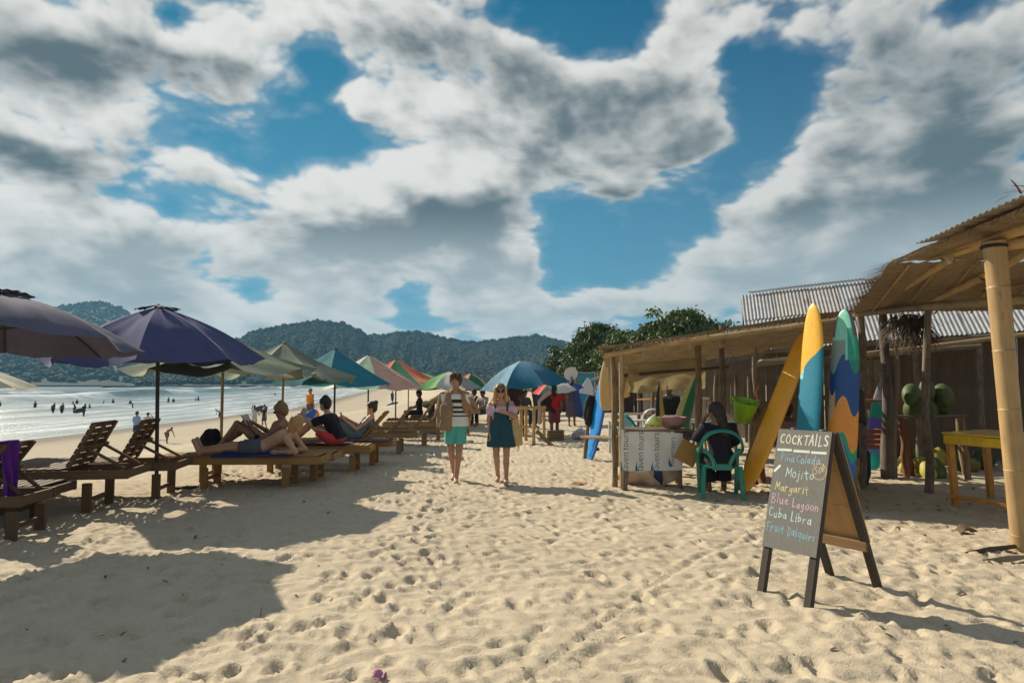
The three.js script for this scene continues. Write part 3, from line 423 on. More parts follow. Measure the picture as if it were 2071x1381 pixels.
// ================================================================ parasols
const brown = mat('wood', 0.2, 0.115, 0.055), darkBrown = mat('wood', 0.13, 0.078, 0.042), honey = mat('wood', 0.42, 0.235, 0.07), ochre = mat('wood', 0.36, 0.22, 0.1), palePole = mat('wood', 0.42, 0.33, 0.16), darkPole = mat('wood', 0.07, 0.055, 0.045);
function parasol(label, o) {
  const t = thing('beach_umbrella', label, 'beach umbrella', o.at, o.turn ?? 0, 'beach umbrellas'), n = o.n ?? 8, R = mulberry(o.seed ?? 3), cloth = o.cloth, c = V(0, o.h, 0);
  const lean = new THREE.Quaternion().setFromEuler(new THREE.Euler(o.tilt?.[0] ?? 0, 0, o.tilt?.[1] ?? 0)), pivot = V(0, o.rim, 0), turn = (v) => v.sub(pivot).applyQuaternion(lean).add(pivot);
  const foot = V(o.shift?.[0] ?? 0, -0.35, o.shift?.[1] ?? 0), top = turn(V(0, o.h - 0.03, 0));
  part(t, 'pole', tubeGeo([foot, foot.clone().lerp(top, 0.5), top], [o.pr ?? 0.026, o.pr ?? 0.026], 10, 6), o.pole);
  const rib = (k, s) => { const a = (k + (o.rot ?? 0)) / n * 6.2832, q = Math.pow(s, 0.93), dr = (o.droop?.[((k % n) + n) % n] ?? 0); return V(Math.cos(a) * o.r * q, o.h - (o.h - o.rim) * (s + (o.belly ?? -0.1) * Math.sin(s * 3.1416)) + dr * s * s, Math.sin(a) * o.r * q); };
  for (let k = 0; k < n; k++) {
    const sag = (o.sag ?? 0.07) * (0.6 + 0.9 * R()), off = R() * 20, ph = R() * 3;
    const g = gridGeo(12, 12, (u, s0) => { const s = lerp(0.012, 1, s0), A = rib(k, s), B = rib(k + 1, s), e = 4 * u * (1 - u), p = A.lerp(B, u), pull = 1 - (o.scallop ?? 0.05) * e * s * s; p.x *= pull; p.z *= pull; p.y += -sag * e * s * (0.5 + 0.5 * s) + (0.055 * o.r / 1.5) * s * e * noise3(u * 2.2 + off, s * 2.6, ph) + 0.024 * s * noise3(u * 6 + off, s * 3.4 + u * 2, 3) * e + (s0 > 0.95 ? -0.012 * e : 0); return turn(p); }, (u, s) => [u * s * 1.1, s * 1.5]);
    part(t, 'canopy_panel', g, cloth[k % cloth.length]);
  }
  for (let k = 0; k < n; k++) { const pts = [0.02, 0.35, 0.7, 0.985].map((s) => turn(rib(k, s).add(V(0, -0.014, 0)))); part(t, 'rib', tubeGeo(pts, [0.011, 0.008], 5, 5), o.ribs ?? o.pole); }
  const hub = turn(V(0, o.rim + 0.02 + (o.h - o.rim) * 0.15, 0)); part(t, 'hub', new THREE.CylinderGeometry(0.05, 0.045, 0.08, 10).translate(hub.x, hub.y, hub.z), o.ribs ?? o.pole);
  for (let k = 0; k < n; k++) { const e = turn(rib(k, 0.5).add(V(0, -0.02, 0))); part(t, 'strut', rodGeo(hub, e, 0.008, 0.007, 5), o.ribs ?? o.pole); }
  const tip = turn(V(0, o.h, 0));
  part(t, 'finial', new THREE.LatheGeometry([[0.0, 0.045], [0.011, 0.04], [0.014, 0.028], [0.01, 0.016], [0.045, 0.008], [0.055, -0.012], [0, -0.02]].map(([x, y]) => new THREE.Vector2(x, y)), 12).translate(tip.x, tip.y, tip.z), o.finial ?? o.pole);
  if (o.vent) for (let k = 0; k < n; k++) { if (o.vent === 'torn' && k % 3 === 1) continue; const len = 0.14 + 0.1 * R(), a0 = rib(k, 0.001), g = gridGeo(5, 4, (u, s) => { const A = rib(k, 0.01 + s * len), B = rib(k + 1, 0.01 + s * len); return turn(A.lerp(B, u).add(V(0, 0.03 + 0.03 * s * (1 + noise3(u * 3 + k, s * 2, 1)), 0))); }); part(t, 'vent_flap', g, o.ventCloth ?? cloth[0]); }
  return t;
}
const fab = (r, g, b, through = 0.12) => mat('cloth', r, g, b, { through });
const metal = mat('plain', 0.12, 0.12, 0.13, { roughness: 0.5 });
const plum = fab(0.125, 0.122, 0.19, 0), navy = fab(0.075, 0.085, 0.21, 0.02), olive = fab(0.215, 0.25, 0.175, 0.03), sage = fab(0.2, 0.235, 0.175, 0.03), teal = fab(0.01, 0.22, 0.33, 0.25), pink = fab(0.78, 0.46, 0.36, 0.25), mint = fab(0.4, 0.58, 0.42, 0.25), leafGreen = fab(0.02, 0.2, 0.09, 0.25), cream = fab(0.68, 0.64, 0.5, 0.2), orange = fab(0.82, 0.16, 0.02, 0.4), grass = fab(0.14, 0.42, 0.1, 0.3), greyCloth = fab(0.42, 0.42, 0.4, 0.15), night = fab(0.02, 0.03, 0.05, 0.1), blue = fab(0.012, 0.17, 0.3, 0.2), paleBlue = fab(0.22, 0.42, 0.56, 0.25), amber = fab(0.72, 0.3, 0.06, 0.3), white = fab(0.75, 0.75, 0.72, 0.25), red = fab(0.7, 0.04, 0.05, 0.25), yellow = fab(0.78, 0.55, 0.03, 0.25), deepBlue = fab(0.02, 0.05, 0.32, 0.2);
const ground = (x, d) => V(x, sandBase(x, -d), -d);
parasol('faded plum umbrella nearest on the left, dark underside, cut by the picture edge', { at: ground(-5.34, 7.0), h: 2.5, rim: 2.03, r: 1.4, n: 8, rot: 0.28, cloth: [plum], pole: darkPole, ribs: darkPole, seed: 4, sag: 0.02, tilt: [-0.1, -0.03], vent: true, ventCloth: fab(0.16, 0.14, 0.22, 0.05), belly: -0.16, shift: [-0.1, 0] });
parasol('indigo umbrella with torn dark top flaps over the brown loungers', { at: ground(-5.02, 9.66), h: 2.66, rim: 1.92, r: 1.44, n: 8, rot: 0.6, cloth: [navy], pole: darkPole, ribs: darkPole, seed: 8, sag: 0.07, tilt: [0.035, 0.0], vent: 'torn', ventCloth: fab(0.03, 0.03, 0.06, 0.05), belly: -0.1, shift: [0.05, 0] });
parasol('olive grey umbrella on a pale pole in front of its sage twin', { at: ground(-5.08, 12.0), h: 2.42, rim: 1.83, r: 1.62, n: 8, rot: 0.4, cloth: [olive], pole: palePole, ribs: palePole, seed: 12, sag: 0.1, belly: 0.12, tilt: [0.02, 0.0] });
parasol('sage grey umbrella with wavy rim, between the olive and teal ones', { at: ground(-5.08, 15.1), h: 2.46, rim: 1.8, r: 1.7, n: 8, rot: 0.1, cloth: [sage, olive], pole: palePole, ribs: palePole, seed: 16, sag: 0.13, belly: 0.14, tilt: [-0.015, -0.05] });
parasol('teal blue umbrella with drooping rim on a thin dark pole', { at: ground(-4.62, 17.8), h: 2.48, rim: 1.58, r: 1.66, n: 6, rot: 0.35, cloth: [teal, fab(0.02, 0.22, 0.27, 0.25), teal], pole: darkPole, seed: 20, sag: 0.06, belly: 0.05, tilt: [0, -0.01] });
parasol('patchwork umbrella of pink, mint and green panels with cream top', { at: ground(-4.75, 22.6), h: 2.5, rim: 1.42, r: 1.85, n: 8, rot: 0.5, cloth: [pink, mint, cream, white, leafGreen, leafGreen, white, pink], pole: darkPole, seed: 24, sag: 0.05, belly: 0.03 });
parasol('orange and dark green panelled umbrella with a fringed seam', { at: ground(-4.35, 25.6), h: 2.46, rim: 1.5, r: 1.95, n: 8, rot: 0.2, cloth: [orange, leafGreen, orange, leafGreen], pole: darkPole, seed: 28, sag: 0.05, belly: 0.06 });
parasol('low green and white umbrella beneath the orange one', { at: ground(-3.7, 27.5), h: 2.0, rim: 1.36, r: 1.5, n: 8, rot: 0.1, cloth: [grass, grass, white, greyCloth], pole: darkPole, seed: 30, sag: 0.05 });
parasol('pale blue umbrella top just left of the man\'s hair', { at: ground(-5.0, 33), h: 2.22, rim: 1.6, r: 1.6, n: 8, cloth: [paleBlue, white], pole: darkPole, seed: 31 });
parasol('grey umbrella partly hidden behind the walking man', { at: ground(-2.2, 24), h: 1.98, rim: 1.42, r: 1.2, n: 8, rot: 0.4, cloth: [greyCloth, white, grass], pole: darkPole, seed: 33, sag: 0.06 });
parasol('amber and dark green umbrella between the man and the woman', { at: ground(-1.72, 28.5), h: 2.0, rim: 1.32, r: 0.95, n: 6, rot: 0.65, cloth: [leafGreen, amber, leafGreen, night], pole: darkPole, seed: 35, sag: 0.04 });
parasol('large blue umbrella with faded pale panels above the walking woman', { at: ground(0.36, 20.6), h: 2.26, rim: 1.5, r: 1.42, n: 8, rot: 0.5, cloth: [blue, blue, paleBlue, blue], pole: darkPole, seed: 37, sag: 0.04, belly: -0.13, tilt: [0.02, 0.1] });
parasol('striped umbrella of red, green, white, blue and yellow panels', { at: ground(1.75, 26), h: 1.72, rim: 1.3, r: 1.0, n: 8, rot: 0.1, cloth: [deepBlue, white, leafGreen, red, white, yellow, deepBlue, yellow], pole: metal, seed: 39, sag: 0.02, belly: -0.16, tilt: [0.1, 0.12] });
parasol('small white umbrella in the distance left of the striped one', { at: ground(0.55, 34), h: 1.72, rim: 1.2, r: 1.3, n: 8, cloth: [white], pole: metal, seed: 41, sag: 0.03 });
parasol('small orange umbrella behind the woman\'s head', { at: ground(-0.3, 30), h: 1.75, rim: 1.25, r: 1.2, n: 8, cloth: [amber, orange], pole: metal, seed: 42, sag: 0.03 });
parasol('cream umbrella at the left edge, seaward of the plum one', { at: ground(-8.3, 9.6), h: 1.98, rim: 1.5, r: 1.36, n: 8, rot: 0.1, cloth: [cream], pole: palePole, seed: 43, sag: 0.03 });
// fringe-like cords hanging from the two nearest rims
// ================================================================ wooden loungers
function lounger(label, o) {
  const t = thing('sun_lounger', label, 'sun lounger', o.at, o.turn ?? 0, o.group ?? 'wooden sun loungers'), L = o.len ?? 1.95, W = o.w ?? 0.6, H = o.h ?? 0.44, m = o.m, hinge = L - (o.back ?? 0.62), T0 = 0.045;
  for (const s of [-1, 1]) part(t, 'side_rail', aim(slabGeo(0.045, L, 0.11), V(0, H - 0.055, s * W / 2), V(L, H - 0.055, s * W / 2), V(0, 0, 1)), m);
  for (const x of [0.03, L - 0.03]) part(t, 'end_rail', aim(slabGeo(0.04, W - 0.05, 0.1), V(x, H - 0.055, -W / 2 + 0.025), V(x, H - 0.055, W / 2 - 0.025), V(1, 0, 0)), m);
  for (const x of o.legs ?? [0.16, L - 0.42]) for (const s of [-1, 1]) part(t, 'leg', boxAt(0.105, H - 0.02, 0.05, x, (H - 0.2) / 2 - 0.02, s * (W / 2 - 0.05)).translate(0, -0.03, 0), m);
  for (const x of o.legs ?? [0.16, L - 0.42]) part(t, 'stretcher', aim(slabGeo(0.05, W - 0.1, 0.03), V(x, 0.13, -W / 2 + 0.05), V(x, 0.13, W / 2 - 0.05), V(0, 1, 0)), m);
  const nS = Math.floor(hinge / 0.105), top = o.flat ? Math.floor((L - 0.06) / 0.105) : nS;
  for (let i = 0; i < top; i++) part(t, 'slat', aim(slabGeo(0.085, W - 0.01, 0.02), V(0.07 + i * 0.105, H + 0.012, -W / 2 + 0.005), V(0.07 + i * 0.105, H + 0.012, W / 2 - 0.005), V(1, 0, 0)), m);
  if (!o.flat) {
    const a = rad(o.angle ?? 60), c = Math.cos(a), s = Math.sin(a), B = o.backLen ?? 0.7, P = (d, z, e = 0) => V(hinge + c * d - s * e, H + 0.02 + s * d + c * e, z), wB = W - 0.07;
    const back = part(t, 'backrest', [-1, 0, 1].map((k) => beamGeo(P(0, k * (wB / 2 - 0.03)), P(B, k * (wB / 2 - 0.03)), 0.055, 0.035, V(0, 0, 1))), m);
    const n = 7; for (let i = 0; i < n; i++) { const d = 0.05 + i * (B - 0.09) / (n - 1); part(back, 'slat', aim(slabGeo(B / 7 - 0.016 + (i % 3 === 1 ? 0.012 : 0), wB, 0.016), P(d, -wB / 2, 0.026), P(d, wB / 2, 0.026), V(c, s, 0)), m); }
    part(back, 'slat', aim(slabGeo(0.06, wB + 0.04, 0.04), P(B * 0.48, -wB / 2 - 0.02, -0.035), P(B * 0.48, wB / 2 + 0.02, -0.035), V(c, s, 0)), m);
    for (const k of [-1, 1]) part(t, 'prop', beamGeo(P(B * 0.48, k * (wB / 2 - 0.09), -0.06), V(L - 0.09, H - 0.0, k * (wB / 2 - 0.09)), 0.05, 0.03, V(0, 0, 1)), m);
  }
  return t;
}
const gr = 'brown wooden loungers with raised slatted backs';
lounger('dark brown lounger at the left edge with a purple towel over its raised back', { at: ground(-6.55, 7.05), turn: rad(6), m: darkBrown, len: 1.62, back: 0.56, angle: 54, backLen: 0.6, h: 0.45, group: gr, legs: [0.16, 1.5] });
lounger('brown lounger just behind the one with the purple towel, only its low end box showing', { at: ground(-7.2, 7.75), turn: rad(8), m: darkBrown, len: 2.0, flat: true, h: 0.4, group: gr });
lounger('brown lounger with raised back, nearer one of the pair under the indigo umbrella', { at: ground(-6.9, 8.52), turn: rad(9), m: brown, len: 2.15, w: 0.76, backLen: 0.62, back: 0.72, angle: 62, h: 0.5, group: gr, legs: [0.75, 1.66] });
lounger('brown lounger with raised back, farther one of the pair under the indigo umbrella', { at: ground(-6.72, 9.4), turn: rad(9), m: brown, len: 2.12, w: 0.72, backLen: 0.62, back: 0.74, angle: 62, h: 0.5, group: gr, legs: [0.3, 1.85] });
lounger('honey coloured flat lounger with a blue towel, a person lying on it', { at: ground(-5.35, 10.5), turn: rad(2), m: honey, len: 2.5, flat: true, h: 0.46, legs: [0.75, 1.95], group: 'honey coloured loungers' });
lounger('honey coloured flat lounger behind the lying person', { at: ground(-5.25, 11.25), turn: rad(2), m: honey, len: 2.4, flat: true, h: 0.46, legs: [0.3, 2.05], group: 'honey coloured loungers' });
lounger('honey coloured lounger under the man in the black t-shirt', { at: ground(-4.45, 12.3), turn: rad(3), m: honey, len: 1.95, flat: true, h: 0.44, legs: [0.2, 1.62], group: 'honey coloured loungers' });
lounger('honey coloured lounger with raised back under the woman reading her phone', { at: ground(-4.3, 13.4), turn: rad(3), m: honey, len: 2.0, angle: 48, h: 0.47, legs: [0.2, 1.6], group: 'honey coloured loungers' });
[[-4.05, 15.4, 50, 'ochre lounger with raised back beside the row of dark umbrella poles'], [-3.75, 17.3, 55, 'ochre lounger with steep back behind the one by the dark poles'], [-3.6, 19.2, 52, 'wide ochre lounger left of the walking man\'s legs'], [-3.9, 21.4, 55, 'far lounger with raised back under the patchwork umbrella'], [-3.5, 23.6, 60, 'far lounger beside the bending person'], [-3.1, 26.2, 55, 'small far lounger under the low green and white umbrella'], [-2.4, 29.5, 55, 'small far lounger left of the amber umbrella']].forEach(([x, d, a, l], i) => lounger(l, { at: ground(x, d), turn: rad(3 + i), m: i < 3 ? ochre : brown, angle: a, h: 0.46, group: 'ochre loungers farther up the row' }));
// towels
const towel = (label, geo, m) => tag(part(scene, 'towel', geo, m), label, 'towel');
towel('purple towel hung over the lounger back at the left edge', gridGeo(12, 18, (u, v) => { const s = v * 1.35 - 0.5, z = lerp(-0.02, 0.22 - 0.07 * v, u) + 0.05 * noise3(u * 2, v * 3, 9), c = Math.cos(rad(54)), sn = Math.sin(rad(54)), top = V(-6.6 + 1.04 + c * 0.62, 0.48 + sn * 0.63 + sandBase(-5, -7), -7.12 + z), w = 0.035 * Math.sin(u * 11 + v * 3) * (0.3 + v) + 0.02 * noise3(u * 4, v * 4, 2); return s < 0 ? top.add(V(c * s * 1.1 - 0.045 - w, sn * s * 1.1 + 0.02, 0)) : top.add(V(0.05 + w + 0.03 * s, -s * 0.72 + 0.02, 0.03 * s)); }, (u, v) => [u * 0.5, v]), fab(0.13, 0.02, 0.3, 0.05));
towel('royal blue towel under the lying person, hanging over the lounger edge', gridGeo(26, 16, (u, v) => { const x = lerp(-4.45, -3.25, u) + 0.03 * noise3(u * 3, v * 3, 1), q = v * 0.98 - 0.62, edge = 0.3 + sandBase(-4, -10.2), z = -10.5 + Math.min(q, 0.325), hang = Math.max(0, q - 0.325) * (0.35 + 0.65 * smooth(0.75, 0.2, u)); return V(x, 0.488 + sandBase(-4.2, -10.5) - hang + 0.012 * noise3(u * 9, v * 7, 3) + 0.006, z + (hang > 0 ? 0.02 + 0.015 * Math.sin(u * 22) : 0)); }, (u, v) => [u, v]), fab(0.01, 0.035, 0.24, 0.05));
towel('dark maroon towel under the man in the black t-shirt', gridGeo(14, 10, (u, v) => V(lerp(-4.3, -2.9, u), 0.5 + sandBase(-3.6, -12.3) + 0.012 * noise3(u * 7, v * 7, 5), -12.3 + lerp(-0.27, 0.27, v)), (u, v) => [u, v]), fab(0.12, 0.015, 0.05, 0.05));
towel('purple and white towel under the woman reading her phone', gridGeo(14, 10, (u, v) => V(lerp(-3.5, -2.35, u), 0.5 + sandBase(-3.2, -13) + 0.02 * noise3(u * 8, v * 7, 8), -13.15 + lerp(-0.2, 0.2, v)), (u, v) => [u, v]), fab(0.2, 0.16, 0.36, 0.05));

// ================================================================ right: bamboo stalls, huts and boards
const cane = mat('bamboo', 0.55, 0.36, 0.14), caneOld = mat('bamboo', 0.38, 0.27, 0.13), greyWood = mat('bark', 0.24, 0.19, 0.14), redWood = mat('wood', 0.26, 0.1, 0.04), stick = mat('bark', 0.3, 0.21, 0.12), plankWood = mat('wood', 0.25, 0.195, 0.145), matTan = mat('mat', 0.46, 0.33, 0.16, { through: 0.1 }), matBrown = mat('mat', 0.36, 0.23, 0.09, { through: 0.14 }), tin = mat('tin', 0.44, 0.44, 0.44), ropeM = mat('cloth', 0.5, 0.42, 0.28);
function fringeGeo(A, B, n, len, seed, out) {                         // loose straw ends along the edge of a mat
  const R = mulberry(seed), g = []; for (let i = 0; i < n; i++) { const p = A.clone().lerp(B, R()), e = out.clone().multiplyScalar(len * (0.3 + R())).add(V((R() - 0.5) * 0.1, (R() - 0.7) * 0.07, (R() - 0.5) * 0.1)), w = 0.006 + 0.012 * R(), s = B.clone().sub(A).normalize().multiplyScalar(w); g.push(gridGeo(1, 2, (u, v) => p.clone().addScaledVector(e, v).addScaledVector(s, (u - 0.5) * (1.2 - v)).add(V(0, -0.03 * v * v, 0)))); } return g;
}
const G = (x, d, y = 0) => V(x, sandBase(x, -d) + y, -d);
const quadMat = (A, B, C, D, nu, nv, rag, seed, sag = 0) => gridGeo(nu, nv, (u, v) => { const e = rag * noise3(u * 23 + seed, v * 23, 2), uu = u < 0.001 ? -Math.abs(e) : u > 0.999 ? 1 + Math.abs(e) : u, vv = v < 0.001 ? -Math.abs(e) : v > 0.999 ? 1 + Math.abs(e) : v, p = A.clone().lerp(B, uu).lerp(D.clone().lerp(C, uu), vv); p.y += 0.018 * noise3(u * 6 + seed, v * 6, 1) + 0.006 * Math.sin(v * D.distanceTo(A) * 40) - sag * 4 * u * (1 - u) * v; return p; }, (u, v) => [u * A.distanceTo(B), v * A.distanceTo(D)]);
{ // ---------------------------------------------------------------- front stall
  const s = thing('market_stall', 'open bamboo stall with tan mat roof and hanging tan cloth, blue board beside it', 'market stall', G(1.6, 10.1)); const o = s.position; const L = (v) => v.clone().sub(o);
  const P1 = foot(1259, 990), P1t = at(1256, 702, -P1.z), P2 = foot(1243, 985), P2t = at(1239, 722, -P2.z), P3 = G(3.02, 11.0), P3t = at(1412, 698, 11), P4 = G(3.58, 11.6), P4t = at(1462, 668, 11.6), P5 = G(1.9, 12.6), P5t = at(1248, 742, 12.6);
  const dip = V(0, -0.15, 0);
  part(s, 'post', bambooGeo(L(P1.add(dip)), L(P1t), 0.04, 0.034), mat('bamboo', 0.44, 0.32, 0.16)); part(s, 'post', poleGeo(L(P2.add(dip)), L(P2t), 0.045, 0.036, 0.05), stick); part(s, 'post', poleGeo(L(P3.add(dip)), L(P3t), 0.058, 0.052, 0.05), stick); part(s, 'post', poleGeo(L(P4.add(dip)), L(P4t.clone().add(V(0, 0.1, 0))), 0.055, 0.045, 0.04), greyWood); part(s, 'post', poleGeo(L(P5.add(dip)), L(P5t), 0.04, 0.036, 0.05), stick);
  const F0 = at(1212, 706, 10.1), F1 = at(1461, 670, 9.9), F2 = at(1575, 652, 9.5), F3 = at(1728, 632, 8.9), up = V(0, 0.03, 0);
  part(s, 'beam', bambooGeo(L(at(1222, 719, 10.05)), L(at(1470, 676, 9.85)), 0.038, 0.034), cane); part(s, 'beam', bambooGeo(L(at(1440, 683, 9.8)), L(at(1730, 643, 8.8)), 0.04, 0.035), caneOld); part(s, 'beam', poleGeo(L(at(1262, 760, 12.5)), L(at(1475, 742, 12.2)), 0.032, 0.03, 0.05), mat('wood', 0.16, 0.09, 0.04)); part(s, 'beam', poleGeo(L(at(1256, 714, 10.05)), L(at(1250, 748, 12.6)), 0.03, 0.028), stick); part(s, 'beam', poleGeo(L(at(1461, 676, 9.9)), L(at(1462, 706, 12.4)), 0.03, 0.03), stick);
  const B0 = at(1226, 742, 12.7), B1 = at(1470, 722, 12.6), B2 = at(1560, 705, 12.3), B3 = at(1700, 690, 11.9);
  part(s, 'roof_mat', quadMat(L(F0).add(up), L(F1).add(up), L(B1), L(B0), 40, 18, 0.012, 1, 0.03), matTan); part(s, 'roof_mat', quadMat(L(F1).add(up), L(F2).add(up), L(B2), L(B1), 30, 18, 0.014, 4, 0.03), matBrown); part(s, 'roof_mat', quadMat(L(F2).add(up), L(F3).add(up), L(B3), L(B2), 36, 18, 0.02, 9, 0.03), matBrown);
  part(s, 'fascia', quadMat(L(F0).add(V(-0.03, 0.05, 0.03)), L(at(1300, 694, 10.0)), L(at(1300, 714, 10.03)), L(at(1218, 722, 10.1)), 24, 6, 0.02, 3), matTan); part(s, 'fascia', quadMat(L(at(1470, 663, 9.85)), L(at(1712, 626, 8.85)), L(at(1716, 640, 8.85)), L(at(1480, 676, 9.8)), 48, 6, 0.05, 6), matBrown);
  tag(part(s, 'straw_fringe', [...fringeGeo(L(F0), L(F1), 160, 0.12, 3, V(-0.1, -0.25, 1)), ...fringeGeo(L(F1), L(F3), 420, 0.2, 5, V(-0.3, -0.2, 0.9))], matBrown), null, null, null, 'stuff');
  part(s, 'hanging_cloth', gridGeo(36, 14, (u, v) => { const p = at(lerp(1270, 1428, u), lerp(724, 792 - 14 * Math.max(0, u - 0.45), v) + 3 * Math.sin(u * 9), 12.45); p.z += 0.06 * Math.sin(u * 15 + v * 2) * v + 0.05 * noise3(u * 5, v * 4, 2); return L(p); }, (u, v) => [u * 1.4, v * 0.6]), fab(0.5, 0.4, 0.22, 0.3)); part(s, 'hanging_cloth', gridGeo(12, 14, (u, v) => { const p = at(lerp(1230, 1276, u), lerp(738, 812 - 10 * u, v), 12.9); p.z += 0.05 * Math.sin(u * 8 + v * 3); return L(p); }, (u, v) => [u * 0.5, v * 0.7]), fab(0.42, 0.3, 0.14, 0.2));
  part(s, 'rail', poleGeo(L(at(1176, 884, 13.6)), L(at(1250, 886, 12.2)), 0.035, 0.035, 0.03), stick); for (const [a, b, d] of [[1300, 716, 10.02], [1345, 709, 9.98], [1395, 701, 9.95]]) part(s, 'tie', new THREE.TorusGeometry(0.046, 0.008, 6, 12).rotateY(1.5).applyMatrix4(new THREE.Matrix4().setPosition(L(at(a, b - 1, d)))), ropeM);
}
{ // ---------------------------------------------------------------- counter with its printed banner
  const A = at(1262, 868, 9.98), B = at(1378, 878, 10.15), y0 = A.y, t = thing('stall_counter', 'low stall counter behind the printed banner, fruit and basket on top', 'counter', G(2.05, 10.4)), o = t.position, L = (v) => v.clone().sub(o), T = (x, d, h) => L(V(x, y0 + h, -d));
  for (let i = 0; i < 5; i++) part(t, 'plank', aim(slabGeo(0.13, 1.05, 0.025), T(1.62, 10.02 + i * 0.14, -0.02), T(2.66, 10.2 + i * 0.14, -0.03), V(0, 0, 1)), greyWood);
  for (const [x, d] of [[1.66, 10.05], [2.5, 10.22], [1.68, 10.6], [2.56, 10.7]]) part(t, 'leg', poleGeo(L(G(x, d, -0.12)), T(x, d, -0.03), 0.035, 0.032), stick);
  part(t, 'side_board', beamGeo(T(2.5, 10.2, -0.1), T(2.98, 10.3, -0.12), 0.025, 0.15), greyWood);
  const c = document.createElement('canvas'); c.width = 1024; c.height = 640; const g = c.getContext('2d'); g.fillStyle = '#d9d8d4'; g.fillRect(0, 0, 1024, 640);
  [[120, 1], [375, 1], [635, 1], [890, 0.72]].forEach(([x, k], i) => { g.save(); g.translate(x, i === 3 ? 560 : 690); g.rotate(-Math.PI / 2); g.fillStyle = '#2c4468'; g.font = `${Math.round(128 * k)}px sans-serif`; g.fillText('haven', 0, 0); g.fillStyle = '#3f4a56'; g.fillText('tours', 375 * k, 0);
    g.fillStyle = '#14568c'; g.beginPath(); g.moveTo(-20, -110 * k); g.quadraticCurveTo(70 * k, -170 * k, 215 * k, -96 * k); g.quadraticCurveTo(100 * k, -128 * k, -20, -66 * k); g.fill(); g.fillStyle = '#2a8f86'; g.beginPath(); g.moveTo(-20, -64 * k); g.quadraticCurveTo(60 * k, -112 * k, 150 * k, -92 * k); g.quadraticCurveTo(70 * k, -88 * k, -20, -30 * k); g.fill(); g.restore(); });
  g.fillStyle = '#8d8f92'; for (let i = 0; i < 7; i++) { g.beginPath(); g.arc(40 + i * 158, 14, 6, 0, 7); g.fill(); g.beginPath(); g.arc(40 + i * 158, 626, 6, 0, 7); g.fill(); }
  const tx = new THREE.CanvasTexture(c); tx.colorSpace = THREE.SRGBColorSpace; tx.minFilter = THREE.LinearMipmapLinearFilter;
  const b = gridGeo(40, 20, (u, v) => { const p = at(lerp(1256, 1381, u), lerp(868 + 8 * u, 953 - 2 * u, 1 - v), lerp(9.96, 10.12, u)); p.z += 0.012 * Math.sin(u * 12 + v * 3) + 0.02 * noise3(u * 4, v * 4, 6); return p; });
  tag(part(scene, 'banner', b, new THREE.MeshStandardMaterial({ map: tx, roughness: 0.55, side: THREE.DoubleSide })), 'white vinyl banner printed with haven tours sideways, hung on the counter front', 'banner');
  const card = at(1392, 916, 9.95); const k = tag(part(scene, 'cardboard_sheet', slabGeo(0.32, 0.31, 0.008, 0.002).rotateZ(-0.5), mat('plain', 0.36, 0.2, 0.07, { roughness: 0.9 })), 'brown cardboard square hung askew over the banner corner', 'cardboard'); k.position.copy(card);
  const bag = thing('sack', 'pale bulging sacks with a dark blue stripe lying under the counter', 'sack', G(2.06, 10.5)); part(bag, 'bag', lump(lump(ballGeo(1, 0, 0.17, 0, 0.46, 0.19, 0.24, 40), 0.07, 4.5, 2), 0.02, 14, 5), mat('cloth', 0.6, 0.45, 0.36)); part(bag, 'bag', lump(lump(ballGeo(1, 0.04, 0.42, -0.02, 0.36, 0.13, 0.2, 36), 0.06, 5, 4), 0.02, 14, 7), mat('cloth', 0.62, 0.5, 0.4)); part(bag, 'stripe', lump(new THREE.CylinderGeometry(0.2, 0.24, 0.13, 24).rotateZ(Math.PI / 2).scale(1, 1, 1.06).translate(0.12, 0.2, 0), 0.02, 5, 3), mat('cloth', 0.03, 0.05, 0.13));
  const ban = thing('banana_bunch', 'bunch of green and yellow bananas on the stall counter', 'bananas', V(2.12, y0 + 0.01, -10.25)); for (let i = 0; i < 7; i++) { const a = -0.9 + i * 0.28; part(ban, 'banana', tubeGeo([V(0.12, 0.12, 0), V(0.02 + 0.01 * i, 0.13 - 0.015 * i, a * 0.06), V(-0.12 + 0.02 * i, 0.03, a * 0.1)], [0.012, 0.024, 0.008], 7), mat('paint', i < 4 ? 0.35 : 0.6, 0.5, 0.06)); }
  const bas = thing('basket', 'round pink woven basket of goods on the counter', 'basket', V(2.42, y0, -10.35)); part(bas, 'bowl', new THREE.LatheGeometry([[0.001, 0.01], [0.13, 0.0], [0.19, 0.08], [0.215, 0.15], [0.225, 0.16], [0.2, 0.15], [0.17, 0.08], [0.001, 0.03]].map(([x, y]) => new THREE.Vector2(x, y)), 28), mat('cloth', 0.5, 0.28, 0.3)); part(bas, 'contents', lump(ballGeo(0.18, 0, 0.12, 0, 1, 0.35, 1), 0.04, 12, 1), mat('cloth', 0.35, 0.22, 0.2));
}
